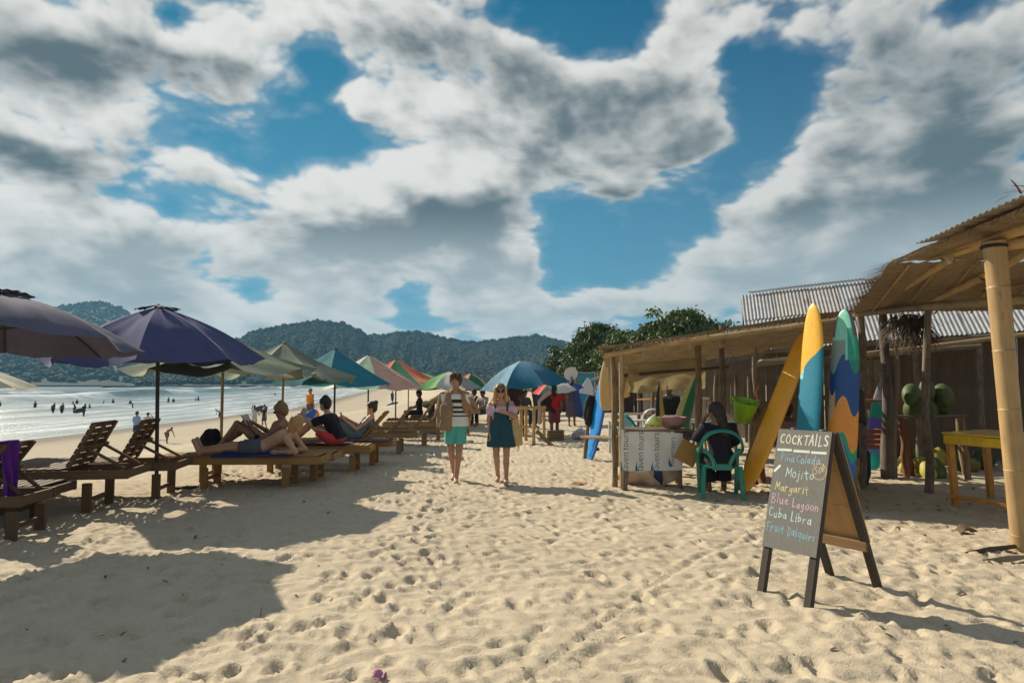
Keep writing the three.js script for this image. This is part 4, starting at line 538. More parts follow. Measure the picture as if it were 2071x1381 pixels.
// ---------------------------------------------------------------- surfboards
function boardGeo(L, W, T0, nose = 0.75, rocker = 0.06, long = false) {
  const nu = 28, nv = 60;
  return gridGeo(nu, nv, (u, v) => {
    const a = u * 2 * Math.PI, t = long ? Math.pow(Math.max(0, 1 - Math.pow(Math.abs(2 * v - 1), v > 0.5 ? 3.4 : 4.5)), 0.5) * (1 - 0.12 * Math.max(0, 0.4 - v)) + 0.001 : Math.pow(Math.sin(Math.PI * clamp(v < 0.5 ? 0.1 + 0.8 * v : 0.5 + (v - 0.5) * 0.985)), v < 0.5 ? 0.55 : nose), end = v < 0.02 ? v / 0.02 : 1, w = W / 2 * t * (0.35 + 0.65 * end), th = T0 / 2 * Math.pow(t, 0.7) * (0.3 + 0.7 * end), c = Math.cos(a), s = Math.sin(a);
    return V(Math.sign(c) * Math.pow(Math.abs(c), 0.8) * w, v * L, Math.sign(s) * Math.pow(Math.abs(s), 0.9) * th + rocker * (Math.pow(Math.max(0, v - 0.6) / 0.4, 2) + 0.4 * Math.pow(Math.max(0, 0.2 - v) / 0.2, 2)));
  }, (u, v) => [0.5 + 0.5 * Math.cos(u * 2 * Math.PI), v]);
}
function boardSkin(f) {
  const c = new Uint8Array(96 * 384 * 4); for (let j = 0; j < 384; j++) for (let i = 0; i < 96; i++) { const u = (i + 0.5) / 96, v = (j + 0.5) / 384, q = f(u, v), w = 1 - 0.12 * Math.max(0, noise3(u * 6, v * 30, 3)) - 0.3 * smooth(0.45, 0.6, noise3(u * 14, v * 60, 9)), k = (j * 96 + i) * 4; for (let m = 0; m < 3; m++) c[k + m] = enc(q[m] * w); c[k + 3] = 255; }
  const t = new THREE.DataTexture(c, 96, 384); t.magFilter = THREE.LinearFilter; t.minFilter = THREE.LinearMipmapLinearFilter; t.colorSpace = THREE.SRGBColorSpace; t.needsUpdate = true;
  return new THREE.MeshPhysicalMaterial({ map: t, roughness: 0.42, clearcoat: 0.25, clearcoatRoughness: 0.35 });
}
function board(label, o) {
  const t = thing('surfboard', label, 'surfboard', o.foot, 0, 'surfboards leaning at the stalls'), y = o.tip.clone().sub(o.foot).normalize(), z = o.face.clone().sub(y.clone().multiplyScalar(o.face.dot(y))).normalize(), x = y.clone().cross(z);
  const m = new THREE.Matrix4().makeBasis(x, y, z), L = o.foot.distanceTo(o.tip);
  part(t, 'board', boardGeo(L, o.w, o.th ?? 0.075, o.nose, 0.06, o.long).applyMatrix4(m), boardSkin(o.skin));
  if (o.fin !== false) for (const k of o.fins ?? [0]) part(t, 'fin', new THREE.ExtrudeGeometry(new THREE.Shape([[0, 0], [0.11, 0.02], [0.02, -0.14], [-0.03, -0.13]].map(([a, b]) => new THREE.Vector2(a, b))), { depth: 0.008, bevelSize: 0.003, bevelThickness: 0.003, bevelSegments: 1 }).rotateZ(Math.PI).rotateY(Math.PI / 2).rotateX(-1.2).translate(k, 0.2, -(o.th ?? 0.075) / 2).applyMatrix4(m), mat('plain', 0.02, 0.02, 0.025, { roughness: 0.4 }));
  if (o.leash) part(t, 'leash', tubeGeo([V(0, 0.1, 0.05), V(0.12, 0.2, 0.08), V(0.16, 0.6, 0.05), V(0.13, 0.3, 0.1)], [0.006], 6, 24).applyMatrix4(m), mat('plain', 0.02, 0.02, 0.02));
  return t;
}
const O1 = [0.92, 0.42, 0.025], yel = [0.88, 0.46, 0.03], tealB = [0.0, 0.19, 0.29], dk = [0.05, 0.06, 0.08];
board('tall orange surfboard with grey nose rail leaning furthest to the right', { foot: foot(1503, 1002), tip: at(1634, 672, 9.75), face: V(-0.9, 0.15, 0.45), w: 0.34, th: 0.085, long: true, skin: (u, v) => (v > 0.9 && u > 0.72) || v > 0.985 ? [0.3, 0.29, 0.27] : v < 0.03 ? [0.4, 0.25, 0.08] : O1, fin: true });
board('yellow and teal blue surfboard standing beside the orange one, yellow nose up', { foot: G(3.72, 8.85), tip: at(1652, 614, 8.95), face: V(-0.9, 0.1, 0.42), w: 0.36, th: 0.08, long: true, skin: (u, v) => v > 0.72 + 0.06 * (u - 0.5) * 2 * (u > 0.5 ? 1 : 1.6) ? yel : u < 0.3 - 0.5 * (0.72 - v) && v > 0.62 ? [0.3, 0.6, 0.7] : Math.abs(v - 0.3) < 0.004 ? dk : tealB });
board('surfboard in mint, green, navy and orange patches right of the teal one', { foot: G(4.08, 8.6), tip: at(1714, 626, 8.72), face: V(-0.86, 0.1, 0.55), w: 0.4, th: 0.08, long: true, skin: (u, v) => { const a = Math.abs(u - 0.5); if (v > 0.86 && a > 0.33) return [0.1, 0.11, 0.13]; const z = v + 0.05 * Math.sin(u * 9); if (v > 0.84 - 0.1 * (u > 0.55 ? 1 : 0)) return u > 0.62 && v < 0.9 ? [0.02, 0.3, 0.2] : [0.22, 0.62, 0.46]; if (z > 0.72) return u > 0.58 ? [0.01, 0.22, 0.15] : [0.2, 0.28, 0.25]; if (z > 0.56 - 0.05 * (u < 0.3 ? -1 : 1)) return [0.01, 0.06, 0.24]; if (z > 0.33) return u < 0.25 && z > 0.48 ? [0.5, 0.38, 0.24] : [0.75, 0.28, 0.03]; if (z > 0.28) return [0.01, 0.3, 0.18]; return [0.01, 0.12, 0.36]; } });
board('bright blue surfboard leaning on the left corner of the stall', { foot: foot(1194, 931), tip: at(1229, 732, 13.9), face: V(-0.95, 0.1, 0.45), w: 0.42, skin: (u, v) => (v > 0.97 ? [0.6, 0.7, 0.75] : u > 0.82 ? [0.01, 0.1, 0.4] : [0.0, 0.24, 0.66]), leash: true });
board('tan weathered surfboard hanging nose down behind the blue one', { foot: at(1226, 830, 13.3), tip: at(1240, 700, 13.2), face: V(-0.5, 0, 0.9), w: 0.4, skin: () => [0.6, 0.4, 0.16], fin: false });
board('green surfboard with yellow edge standing behind the stall counter', { foot: G(2.62, 11.6), tip: at(1409, 744, 11.7), face: V(0.55, 0, 0.85), w: 0.36, nose: 0.9, skin: (u, v) => (u < 0.32 ? [0.66, 0.66, 0.28] : [0.01, 0.24, 0.12]), fin: false });
board('narrow surfboard in turquoise, purple and blue leaning by the woven wall', { foot: G(6.6, 12.6), tip: at(1788, 762, 12.7), face: V(-0.6, 0.1, 0.8), w: 0.34, skin: (u, v) => (v > 0.75 ? [0.2, 0.18, 0.2] : v > 0.55 ? [0.0, 0.3, 0.22] : v > 0.3 ? [0.12, 0.08, 0.4] : v > 0.15 ? [0.05, 0.25, 0.5] : [0.0, 0.35, 0.35]), fin: false });
board('dark and yellow paddle board leaning inside the stall', { foot: G(2.66, 12.0), tip: at(1330, 772, 12.2), face: V(0.5, 0, 0.85), w: 0.22, th: 0.05, skin: (u) => (u < 0.42 ? [0.03, 0.03, 0.03] : [0.6, 0.4, 0.1]), fin: false });
board('white and blue surfboard far off by the teal shop front', { foot: G(3.2, 31), tip: at(1191, 764, 31), face: V(-0.3, 0, 0.9), w: 0.7, skin: (u, v) => (v > 0.6 ? [0.55, 0.58, 0.62] : [0.01, 0.2, 0.36]), fin: false });
board('pale blue surfboard lying against the stall trestle', { foot: G(2.5, 14.6), tip: at(1262, 838, 14.7), face: V(-0.3, 0.3, 0.9), w: 0.36, skin: () => [0.35, 0.55, 0.68], fin: false });
{ // rack the boards lean on
  const r = thing('board_rack', 'rough pole rack that holds the orange and teal surfboards', 'rack', G(3.7, 9.8)), L = (v) => v.clone().sub(r.position);
  part(r, 'pole', poleGeo(L(at(1494, 990, 9.9)), L(at(1548, 822, 10.1)), 0.05, 0.04, 0.05), mat('bark', 0.42, 0.25, 0.09)); part(r, 'pole', poleGeo(L(at(1543, 975, 10.2)), L(at(1530, 815, 10.2)), 0.055, 0.05, 0.05), redWood); part(r, 'pole', poleGeo(L(at(1512, 822, 10.05)), L(at(1700, 800, 10.1)), 0.04, 0.035, 0.04), greyWood); part(r, 'pole', poleGeo(L(at(1683, 985, 10.1)), L(at(1672, 720, 10.1)), 0.05, 0.045, 0.05), greyWood); part(r, 'pole', poleGeo(L(at(1746, 985, 10.2)), L(at(1741, 640, 10.2)), 0.06, 0.05, 0.04), greyWood); part(r, 'pole', poleGeo(L(at(1530, 700, 10.1)), L(at(1534, 845, 10.1)), 0.018, 0.016, 0.06), stick); part(r, 'rope', tubeGeo([L(at(1535, 780, 10.05)), L(at(1528, 800, 10.0)), L(at(1538, 815, 10.05)), L(at(1526, 826, 10.0))], [0.012], 6, 20), mat('plain', 0.55, 0.2, 0.03));
  const tub = thing('tub', 'lime green plastic tub hanging on the pole rack', 'tub', at(1505, 832, 9.95)); tub.scale.setScalar(0.78); part(tub, 'body', new THREE.LatheGeometry([[0.001, -0.2], [0.15, -0.2], [0.19, 0.0], [0.23, 0.19], [0.245, 0.2], [0.24, 0.21], [0.222, 0.2], [0.18, 0.0], [0.14, -0.185], [0.001, -0.185]].map(([x, y]) => new THREE.Vector2(x, y)), 36).rotateZ(-0.12).rotateX(0.3), mat('paint', 0.28, 0.55, 0.01)); part(tub, 'handle', tubeGeo([V(-0.22, 0.16, 0), V(-0.26, 0.28, 0.05), V(-0.21, 0.2, 0.15)], [0.014], 8, 14), mat('paint', 0.3, 0.6, 0.02));
  const wet = thing('wetsuit', 'black wetsuit top hanging by the multicoloured surfboard', 'wetsuit', at(1734, 826, 8.95)); part(wet, 'suit', blobGeo([cap(V(-0.02, 0.2, 0), V(-0.01, -0.1, 0), 0.05, 0.065), cap(V(0.03, 0.2, 0), V(0.04, -0.14, 0), 0.05, 0.05), cap(V(-0.07, 0.19, 0), V(-0.11, -0.06, 0.02), 0.034, 0.026), cap(V(0.07, 0.19, 0), V(0.1, -0.2, 0), 0.034, 0.024)], 0.009, 0.02, (d, x, y, z) => d + 0.014 * noise3(x * 14, y * 5, z * 14)), mat('plain', 0.008, 0.008, 0.01, { roughness: 0.6 }));
}
function plasticChair(label, p, turn, m) { // ---------------------------------------------------------------- moulded armchair
  const t = thing('plastic_chair', label, 'chair', p, turn);
  part(t, 'seat', lump(slabGeo(0.46, 0.03, 0.44, 0.012), 0.0, 1).translate(0, 0.42, 0.02), m);
  const arch = [V(-0.28, 0.62, 0.0), V(-0.285, 0.68, -0.14), V(-0.23, 0.83, -0.24), V(-0.1, 0.915, -0.27), V(0.1, 0.915, -0.27), V(0.23, 0.83, -0.24), V(0.285, 0.68, -0.14), V(0.28, 0.62, 0.0)];
  part(t, 'backrest', [tubeGeo(arch, [0.036, 0.036], 10, 40, 0, 0.55), tubeGeo([V(-0.25, 0.66, -0.2), V(-0.17, 0.6, -0.22), V(-0.1, 0.47, -0.21)], [0.03, 0.028], 9, 12, 0, 0.6), tubeGeo([V(0.25, 0.66, -0.2), V(0.17, 0.6, -0.22), V(0.1, 0.47, -0.21)], [0.03, 0.028], 9, 12, 0, 0.6), slabGeo(0.26, 0.09, 0.025, 0.01).translate(0, 0.43, -0.205)], m);
  for (const s of [-1, 1]) { part(t, 'armrest', tubeGeo([V(s * 0.28, 0.62, 0.02), V(s * 0.285, 0.63, 0.14), V(s * 0.27, 0.6, 0.22)], [0.034, 0.03], 9, 10, 0, 0.5), m); part(t, 'leg', beamGeo(V(s * 0.24, 0.44, -0.19), V(s * 0.27, -0.03, -0.25), 0.06, 0.045, V(1, 0, 0), 0.012), m); part(t, 'leg', beamGeo(V(s * 0.27, 0.6, 0.2), V(s * 0.25, -0.03, 0.24), 0.055, 0.045, V(1, 0, 0), 0.012), m); }
  return t;
}
plasticChair('teal green plastic armchair seen from behind, a person sitting in it', G(2.9, 9.6), rad(172), mat('paint', 0.0, 0.25, 0.18, { roughness: 0.3 }));
{ // ---------------------------------------------------------------- chalkboard
  const t = thing('chalkboard_sign', 'folding chalkboard cocktail menu standing alone on the sand at right', 'sign board', V(2.24, sandBase(2.24, -5.21), -5.21)), wd = V(0.55, 0, 0.835), dp = V(0.835, 0, -0.55), W = 0.222, H = 1.2, frame = mat('wood', 0.06, 0.045, 0.035), ply = mat('wood', 0.6, 0.36, 0.15);
  const P = (w, f, h) => wd.clone().multiplyScalar(w).addScaledVector(dp, f).add(V(0, h, 0)), f0 = (h) => lerp(-0.33, 0.0, h / H), b0 = (h) => lerp(0.56, 0.03, h / H), leg = (w, f) => beamGeo(P(w, f(-0.05), -0.05), P(w, f(H), H), 0.06, 0.042, wd, 0.005);
  for (const s of [-1, 1]) { part(t, 'leg', leg(s * (W - 0.03), f0), frame); part(t, 'leg', leg(s * (W - 0.028), b0), frame); }
  const words = chalkTexture(), face = (s, off, h0, h1, f) => { const pts = [P(-W, f(h0) + off, h0), P(W, f(h0) + off, h0), P(W, f(h1) + off, h1), P(-W, f(h1) + off, h1)]; return pts; };
  const slabFrom = (q, n, th) => { const g = gridGeo(1, 1, (u, v) => q[0].clone().lerp(q[1], u).lerp(q[3].clone().lerp(q[2], u), v)), back = gridGeo(1, 1, (u, v) => q[1].clone().lerp(q[0], u).lerp(q[2].clone().lerp(q[3], u), v).addScaledVector(n, th)); const rim = [[0, 1], [1, 2], [2, 3], [3, 0]].map(([a, b]) => gridGeo(1, 1, (u, v) => q[b].clone().lerp(q[a], u).addScaledVector(n, v * th))); return [g, back, rim]; };
  const n1 = dp.clone(), [front, back1, rim1] = slabFrom(face(W, -0.034, 0.34, H + 0.01, f0), n1, 0.012);
  const bd = part(t, 'board', front, new THREE.MeshStandardMaterial({ map: words, roughness: 0.85 }), 'dark writing board with coloured chalk lettering'); part(bd, 'backing', [back1, ...rim1], frame);
  for (let i = 0; i < 3; i++) { const h0 = 0.36 + i * 0.27, h1 = Math.min(h0 + 0.267, H - 0.03), [g2, k2, r2] = slabFrom(face(W, 0.034, h0, h1, b0).map((p) => p), n1.clone().negate(), 0.01); part(t, 'back_panel', [g2, k2, ...r2], ply); }
  part(t, 'crossbar', beamGeo(P(-W, b0(0.33) - 0.03, 0.33), P(W, b0(0.33) - 0.03, 0.33), 0.075, 0.022, V(0, 1, 0)), mat('wood', 0.3, 0.17, 0.07)); for (const s of [-1, 1]) part(t, 'hinge', slabGeo(0.04, 0.025, 0.05).applyMatrix4(new THREE.Matrix4().setPosition(P(s * 0.12, 0.015, H + 0.008))), metal);
}
function chalkTexture() {
  // single-stroke letters on a unit square, y up
  const A = {
    C: [[[0.9, 0.85], [0.5, 1], [0.1, 0.7], [0.08, 0.3], [0.45, 0], [0.92, 0.15]]], O: [[[0.5, 1], [0.1, 0.75], [0.08, 0.25], [0.5, 0], [0.92, 0.25], [0.9, 0.75], [0.5, 1]]], K: [[[0.12, 1], [0.12, 0]], [[0.85, 1], [0.14, 0.48]], [[0.3, 0.58], [0.9, 0]]], T: [[[0.02, 0.96], [0.98, 1]], [[0.5, 1], [0.5, 0]]], A: [[[0.05, 0], [0.5, 1]], [[0.5, 1], [0.95, 0]], [[0.22, 0.38], [0.8, 0.38]]], I: [[[0.5, 1], [0.5, 0]]], L: [[[0.2, 1], [0.2, 0]], [[0.2, 0], [0.88, 0.04]]], S: [[[0.88, 0.88], [0.5, 1], [0.18, 0.8], [0.3, 0.56], [0.75, 0.42], [0.85, 0.18], [0.5, 0], [0.1, 0.12]]],
    P: [[[0.15, 1], [0.15, 0]], [[0.15, 0.98], [0.7, 0.98], [0.88, 0.75], [0.65, 0.5], [0.15, 0.48]]], M: [[[0.05, 0], [0.1, 1]], [[0.1, 1], [0.5, 0.35]], [[0.5, 0.35], [0.9, 1]], [[0.9, 1], [0.96, 0]]], B: [[[0.15, 1], [0.15, 0]], [[0.15, 1], [0.7, 0.98], [0.78, 0.72], [0.18, 0.54]], [[0.18, 0.54], [0.8, 0.5], [0.88, 0.2], [0.6, 0], [0.15, 0.02]]], F: [[[0.15, 1], [0.15, 0]], [[0.12, 1], [0.9, 0.98]], [[0.15, 0.54], [0.7, 0.54]]], D: [[[0.15, 1], [0.15, 0]], [[0.1, 1], [0.7, 0.9], [0.92, 0.5], [0.6, 0.05], [0.1, 0]]],
    a: [[[0.8, 0.45], [0.45, 0.58], [0.12, 0.35], [0.2, 0.04], [0.55, 0.03], [0.8, 0.4]], [[0.8, 0.55], [0.82, 0.12], [0.95, 0]]], b: [[[0.15, 1], [0.15, 0]], [[0.15, 0.35], [0.5, 0.58], [0.85, 0.35], [0.7, 0.03], [0.15, 0.05]]], d: [[[0.82, 1], [0.82, 0]], [[0.82, 0.4], [0.45, 0.58], [0.12, 0.3], [0.35, 0], [0.8, 0.12]]], e: [[[0.12, 0.3], [0.82, 0.34], [0.55, 0.58], [0.18, 0.4], [0.2, 0.08], [0.55, 0], [0.88, 0.12]]], g: [[[0.8, 0.48], [0.4, 0.58], [0.12, 0.3], [0.45, 0.03], [0.8, 0.35]], [[0.82, 0.56], [0.8, -0.2], [0.45, -0.42], [0.12, -0.26]]], i: [[[0.5, 0.56], [0.5, 0]], [[0.5, 0.78], [0.52, 0.82]]], j: [[[0.6, 0.56], [0.6, -0.2], [0.3, -0.4], [0.05, -0.25]], [[0.6, 0.78], [0.62, 0.82]]], l: [[[0.5, 1], [0.5, 0]]], n: [[[0.15, 0.56], [0.15, 0]], [[0.15, 0.4], [0.5, 0.6], [0.8, 0.42], [0.82, 0]]], o: [[[0.5, 0.58], [0.12, 0.4], [0.15, 0.1], [0.5, 0], [0.86, 0.14], [0.85, 0.44], [0.5, 0.58]]], q: [[[0.8, 0.48], [0.4, 0.58], [0.12, 0.3], [0.45, 0.03], [0.8, 0.35]], [[0.82, 0.58], [0.8, -0.4]]], r: [[[0.2, 0.56], [0.2, 0]], [[0.2, 0.36], [0.5, 0.58], [0.85, 0.52]]], t: [[[0.45, 0.9], [0.45, 0.1], [0.8, 0.02]], [[0.12, 0.6], [0.85, 0.62]]], u: [[[0.15, 0.56], [0.18, 0.1], [0.5, 0], [0.8, 0.18]], [[0.82, 0.56], [0.84, 0]]], y: [[[0.12, 0.56], [0.5, 0.05]], [[0.85, 0.56], [0.3, -0.4]]], '~': [[[0.1, 0.72], [0.35, 0.84], [0.6, 0.72], [0.9, 0.84]]], 5: [[[0.85, 1], [0.25, 1], [0.2, 0.58], [0.7, 0.6], [0.85, 0.25], [0.45, 0], [0.12, 0.12]]], 0: [[[0.5, 1], [0.12, 0.6], [0.2, 0.15], [0.55, 0], [0.88, 0.4], [0.8, 0.85], [0.5, 1]]], k: [[[0.15, 1], [0.15, 0]], [[0.75, 0.6], [0.18, 0.3]], [[0.3, 0.38], [0.85, 0]]],
  };
  const W = 768, H = 1536, c = document.createElement('canvas'); c.width = W; c.height = H; const g = c.getContext('2d'), R = mulberry(9);
  g.fillStyle = '#74726c'; g.fillRect(0, 0, W, H);
  for (let i = 0; i < 2600; i++) { const k = R(), y = R() * H, x = R() * W, l = 20 + 120 * R(); g.strokeStyle = k < 0.5 ? `rgba(120,124,122,${0.03 + 0.05 * R()})` : `rgba(25,25,24,${0.05 + 0.07 * R()})`; g.lineWidth = 2 + 9 * R(); g.beginPath(); g.moveTo(x, y); g.lineTo(x + l * (R() - 0.5), y + l * (R() - 0.4)); g.stroke(); }
  const line = (pts, col, w) => { for (let pass = 0; pass < 3; pass++) { g.strokeStyle = col; g.globalAlpha = 0.5; g.lineWidth = w * (0.6 + 0.5 * R()); g.lineCap = 'round'; g.lineJoin = 'round'; g.beginPath(); const q = pts.map(([x, y]) => [x + 3 * (R() - 0.5), y + 3 * (R() - 0.5)]); g.moveTo(...q[0]); if (q.length === 2) g.lineTo(...q[1]); else { for (let i = 1; i < q.length - 1; i++) { const e = i === q.length - 2 ? q[i + 1] : [(q[i][0] + q[i + 1][0]) / 2, (q[i][1] + q[i + 1][1]) / 2]; g.quadraticCurveTo(q[i][0], q[i][1], e[0], e[1]); } } g.stroke(); } g.globalAlpha = 1; };
  const word = (s, x0, x1, y, h, col, w, slope = 0) => { const wid = [...s].map((ch) => (ch === ' ' ? 0.55 : 'lijI'.includes(ch) ? 0.55 : 'MO'.includes(ch) ? 1.2 : 1)), tot = wid.reduce((a, b) => a + b, 0), k = (x1 - x0) / tot; let x = x0; [...s].forEach((ch, i) => { const dy = y + slope * (x - x0) + 20 * (R() - 0.5), sc = h * (0.85 + 0.26 * R()), tilt = 0.3 * (R() - 0.35), nar = 0.72 + 0.2 * R(); for (const st of A[ch] ?? []) line(st.map(([a, b]) => [x + (a * nar + 0.09) * wid[i] * k + b * sc * tilt * 0.4, dy - b * sc + a * 10 * (R() - 0.5)]), col, w * (0.75 + 0.45 * R())); x += wid[i] * k; }); };
  word('COCKTAILS', 40, 752, 200, 140, '#e9e6d2', 15, -0.02);
  for (const [a, b] of [[20, 240], [262, 500], [520, 730]]) for (let y = 262; y < 292; y += 5) line([[a + 6 * R(), y + 4 * R()], [(a + b) / 2, y - 4 + 6 * R()], [b - 6 * R(), y + 4 * R() - 6]], '#dfe6dc', 7);
  word('Pina', 90, 300, 420, 104, '#7fb6d6', 10); line([[200, 330], [220, 318], [240, 330], [262, 318]], '#7fb6d6', 9); word('Colada', 320, 655, 424, 104, '#86bedb', 10);
  line([[30, 560], [95, 490]], '#f2f2ea', 34); word('Mojito', 190, 610, 620, 120, '#c9e6ee', 10); word('50k', 596, 742, 545, 92, '#d9c48e', 9, -0.35);
  const loop = []; for (let i = 0; i <= 40; i++) { const a = i / 40 * 6.5, r = 1 + 0.12 * Math.cos(i * 2.2); loop.push([668 + 92 * r * Math.cos(a), 505 + 100 * r * Math.sin(a)]); } line(loop, '#d8b66c', 8);
  word('Margarit', 66, 560, 800, 110, '#e6d491', 10, 0.03); word('Blue', 30, 310, 970, 118, '#dfa9c4', 10, 0.02); word('Lagoon', 345, 720, 985, 112, '#dfb0c8', 10, 0.02); word('Cuba', 30, 300, 1150, 112, '#bfe0e6', 10, 0.02); word('Libra', 350, 650, 1160, 112, '#c3e3ea', 10); word('Fruit', 20, 290, 1330, 118, '#79b9da', 10, 0.03); word('Daiquiri', 330, 715, 1340, 112, '#7dbbd8', 10, 0.03);
  g.globalAlpha = 0.1; for (let i = 0; i < 60; i++) { const x = R() * W, y = 200 + R() * 1100; g.fillStyle = '#a9c6cf'; g.fillRect(x, y, 3 + 8 * R(), 60 + 150 * R()); } g.globalAlpha = 1;
  const d = g.getImageData(0, 0, W, H); for (let i = 0; i < d.data.length; i += 4) { const n = 1 + 0.16 * (R() - 0.5); d.data[i] *= n; d.data[i + 1] *= n; d.data[i + 2] *= n; } g.putImageData(d, 0, 0);
  const t = new THREE.CanvasTexture(c); t.colorSpace = THREE.SRGBColorSpace; t.minFilter = THREE.LinearMipmapLinearFilter; t.anisotropy = 8; return t;
}

// ================================================================ huts and the roofs over them
function tinSheet(A, B, C, D, pitch = 0.085, amp = 0.013) {          // corrugated sheet; A-B the ridge side, D-C the eave side
  const wide = A.distanceTo(B), n = Math.max(8, Math.round(wide / pitch) * 6), nrm = B.clone().sub(A).cross(D.clone().sub(A)).normalize(); if (nrm.y < 0) nrm.negate();
  return gridGeo(n, 4, (u, v) => A.clone().lerp(B, u).lerp(D.clone().lerp(C, u), v).addScaledVector(nrm, amp * Math.sin(u * wide / pitch * 6.2832) + 0.01 * noise3(u * 3, v * 3, wide)), (u, v) => [u * wide, v * A.distanceTo(D)]);
}
const P3 = (x, h, d) => V(x, h, -d);
function plankWall(t, A, B, h0, h1, m, n, seed, o) {                 // upright boards between two ground points
  const R = mulberry(seed), dir = B.clone().sub(A), L = dir.length() / n, side = dir.clone().normalize(), out = V(-side.z, 0, side.x);
  for (let i = 0; i < n; i++) { const p = A.clone().addScaledVector(side, (i + 0.5) * L).sub(o).addScaledVector(out, 0.012 * (R() - 0.5)), k = lerp(h0, h1, i / n) + 0.05 * (R() - 0.5); part(t, 'plank', beamGeo(V(p.x, p.y - 0.1, p.z), V(p.x, p.y + k, p.z), L - 0.008 - 0.012 * R(), 0.025, side, 0.003), m); }
}
{ // ---------------------------------------------------------------- long hut with the corrugated roof
  const t = thing('beach_hut', 'long dark open hut under a grey corrugated roof', 'hut', G(7, 15)), o = t.position, L = (v) => v.clone().sub(o), E0 = P3(4.86, 2.27, 14), E1 = P3(10.2, 2.6, 11.9), R0 = P3(6.12, 3.88, 18), R1 = P3(12.4, 4.36, 15.6), n = 9, R = mulberry(31);
  for (let i = 0; i < n; i++) for (let k = 0; k < 2; k++) {
    const a = i / n - 0.004, b = (i + 1) / n + 0.006, up = V(0, 0.012 * (i % 2) + (k ? 0 : 0.02), 0), v0 = k ? 0.5 : 0, v1 = k ? 1 + 0.03 * R() : 0.54, row = (u, v) => R0.clone().lerp(R1, u).lerp(E0.clone().lerp(E1, u), v).sub(o).add(up);
    part(t, 'roof_sheet', tinSheet(row(a, v0), row(b, v0), row(b, v1), row(a, v1)), R() < 0.3 ? mat('tin', 0.46, 0.43, 0.4) : tin);
  }
  part(t, 'ridge_cap', tinSheet(L(R0.clone().add(V(0.1, 0.1, 0.12))), L(R0.clone().lerp(R1, 0.42).add(V(0, 0.1, 0.12))), L(R0.clone().lerp(R1, 0.42).add(V(0, 0.03, 0.3))), L(R0.clone().add(V(0.1, 0.03, 0.3)))), mat('tin', 0.06, 0.06, 0.065)); part(t, 'ridge_cap', tinSheet(L(R0.clone().lerp(R1, 0.42).add(V(0, 0.07, 0.1))), L(R1.clone().add(V(0, 0.07, 0.1))), L(R1.clone().add(V(0, 0.0, 0.25))), L(R0.clone().lerp(R1, 0.42).add(V(0, 0.0, 0.25)))), mat('tin', 0.09, 0.09, 0.09));
  part(t, 'roof_sheet', tinSheet(L(R0.clone().add(V(0, -0.01, -0.02))), L(R1.clone().add(V(0, -0.01, -0.02))), L(R1.clone().add(V(1.2, -1.7, -3))), L(R0.clone().add(V(1.2, -1.7, -3)))), mat('tin', 0.3, 0.28, 0.27));
  const dn = V(0, -0.07, 0); part(t, 'eave_pole', poleGeo(L(E0.clone().add(dn)), L(E0.clone().lerp(E1, 0.55).add(dn)), 0.05, 0.05, 0.06), greyWood); part(t, 'eave_pole', poleGeo(L(E0.clone().lerp(E1, 0.5).add(V(0, -0.1, 0.05))), L(E1.clone().add(dn)), 0.055, 0.045, 0.06), stick); part(t, 'eave_pole', poleGeo(L(at(1640, 728, 13.3)), L(at(1985, 700, 12.2)), 0.05, 0.04, 0.1), greyWood); part(t, 'eave_pole', poleGeo(L(at(1700, 722, 12.9)), L(at(2080, 676, 11.6)), 0.04, 0.04, 0.1), caneOld);
  for (const u of [0.02, 0.2, 0.36, 0.52, 0.7, 0.95]) { const e = E0.clone().lerp(E1, u); part(t, 'post', poleGeo(L(G(e.x, -e.z - 0.05, -0.2)), L(e.clone().add(V(0, -0.1, 0))), 0.06, 0.05, 0.06), greyWood); }
  plankWall(t, G(6.1, 18.0), G(12.3, 15.7), 3.6, 3.95, plankWood, 24, 41, o); plankWall(t, G(9.15, 14.6), G(11.4, 12.2), 2.9, 2.75, plankWood, 12, 42, o); plankWall(t, G(11.4, 12.2), G(10.2, 9.2), 2.6, 2.5, plankWood, 13, 43, o); plankWall(t, G(7.0, 15.0), G(9.15, 14.6), 3.0, 3.0, plankWood, 9, 45, o);
  for (let i = 0; i < 7; i++) part(t, 'rafter', poleGeo(L(R0.clone().lerp(R1, i / 6).add(V(0, -0.12, 0))), L(E0.clone().lerp(E1, i / 6).add(V(0, -0.06, 0))), 0.04, 0.04, 0.05), stick);
  part(t, 'shelf', beamGeo(L(at(1745, 812, 13.2)), L(at(1835, 812, 12.9)), 0.05, 0.3), redWood); part(t, 'rail', poleGeo(L(at(1690, 812, 12.6)), L(at(1800, 810, 12.4)), 0.035, 0.03), stick);
  const w = thing('woven_wall', 'pale woven bamboo wall panel inside the hut behind the narrow surfboard', 'wall panel', at(1765, 790, 13.8)); part(w, 'panel', quadMat(at(1738, 728, 13.8).sub(w.position), at(1790, 728, 13.6).sub(w.position), at(1790, 845, 13.6).sub(w.position), at(1738, 845, 13.8).sub(w.position), 10, 10, 0.01, 2), mat('mat', 0.72, 0.58, 0.34, { through: 0.35 })); part(w, 'frame', [poleGeo(at(1763, 722, 13.65).sub(w.position), at(1762, 900, 13.65).sub(w.position), 0.035, 0.035), poleGeo(at(1736, 805, 13.6).sub(w.position), at(1800, 803, 13.5).sub(w.position), 0.03, 0.03)], stick);
}
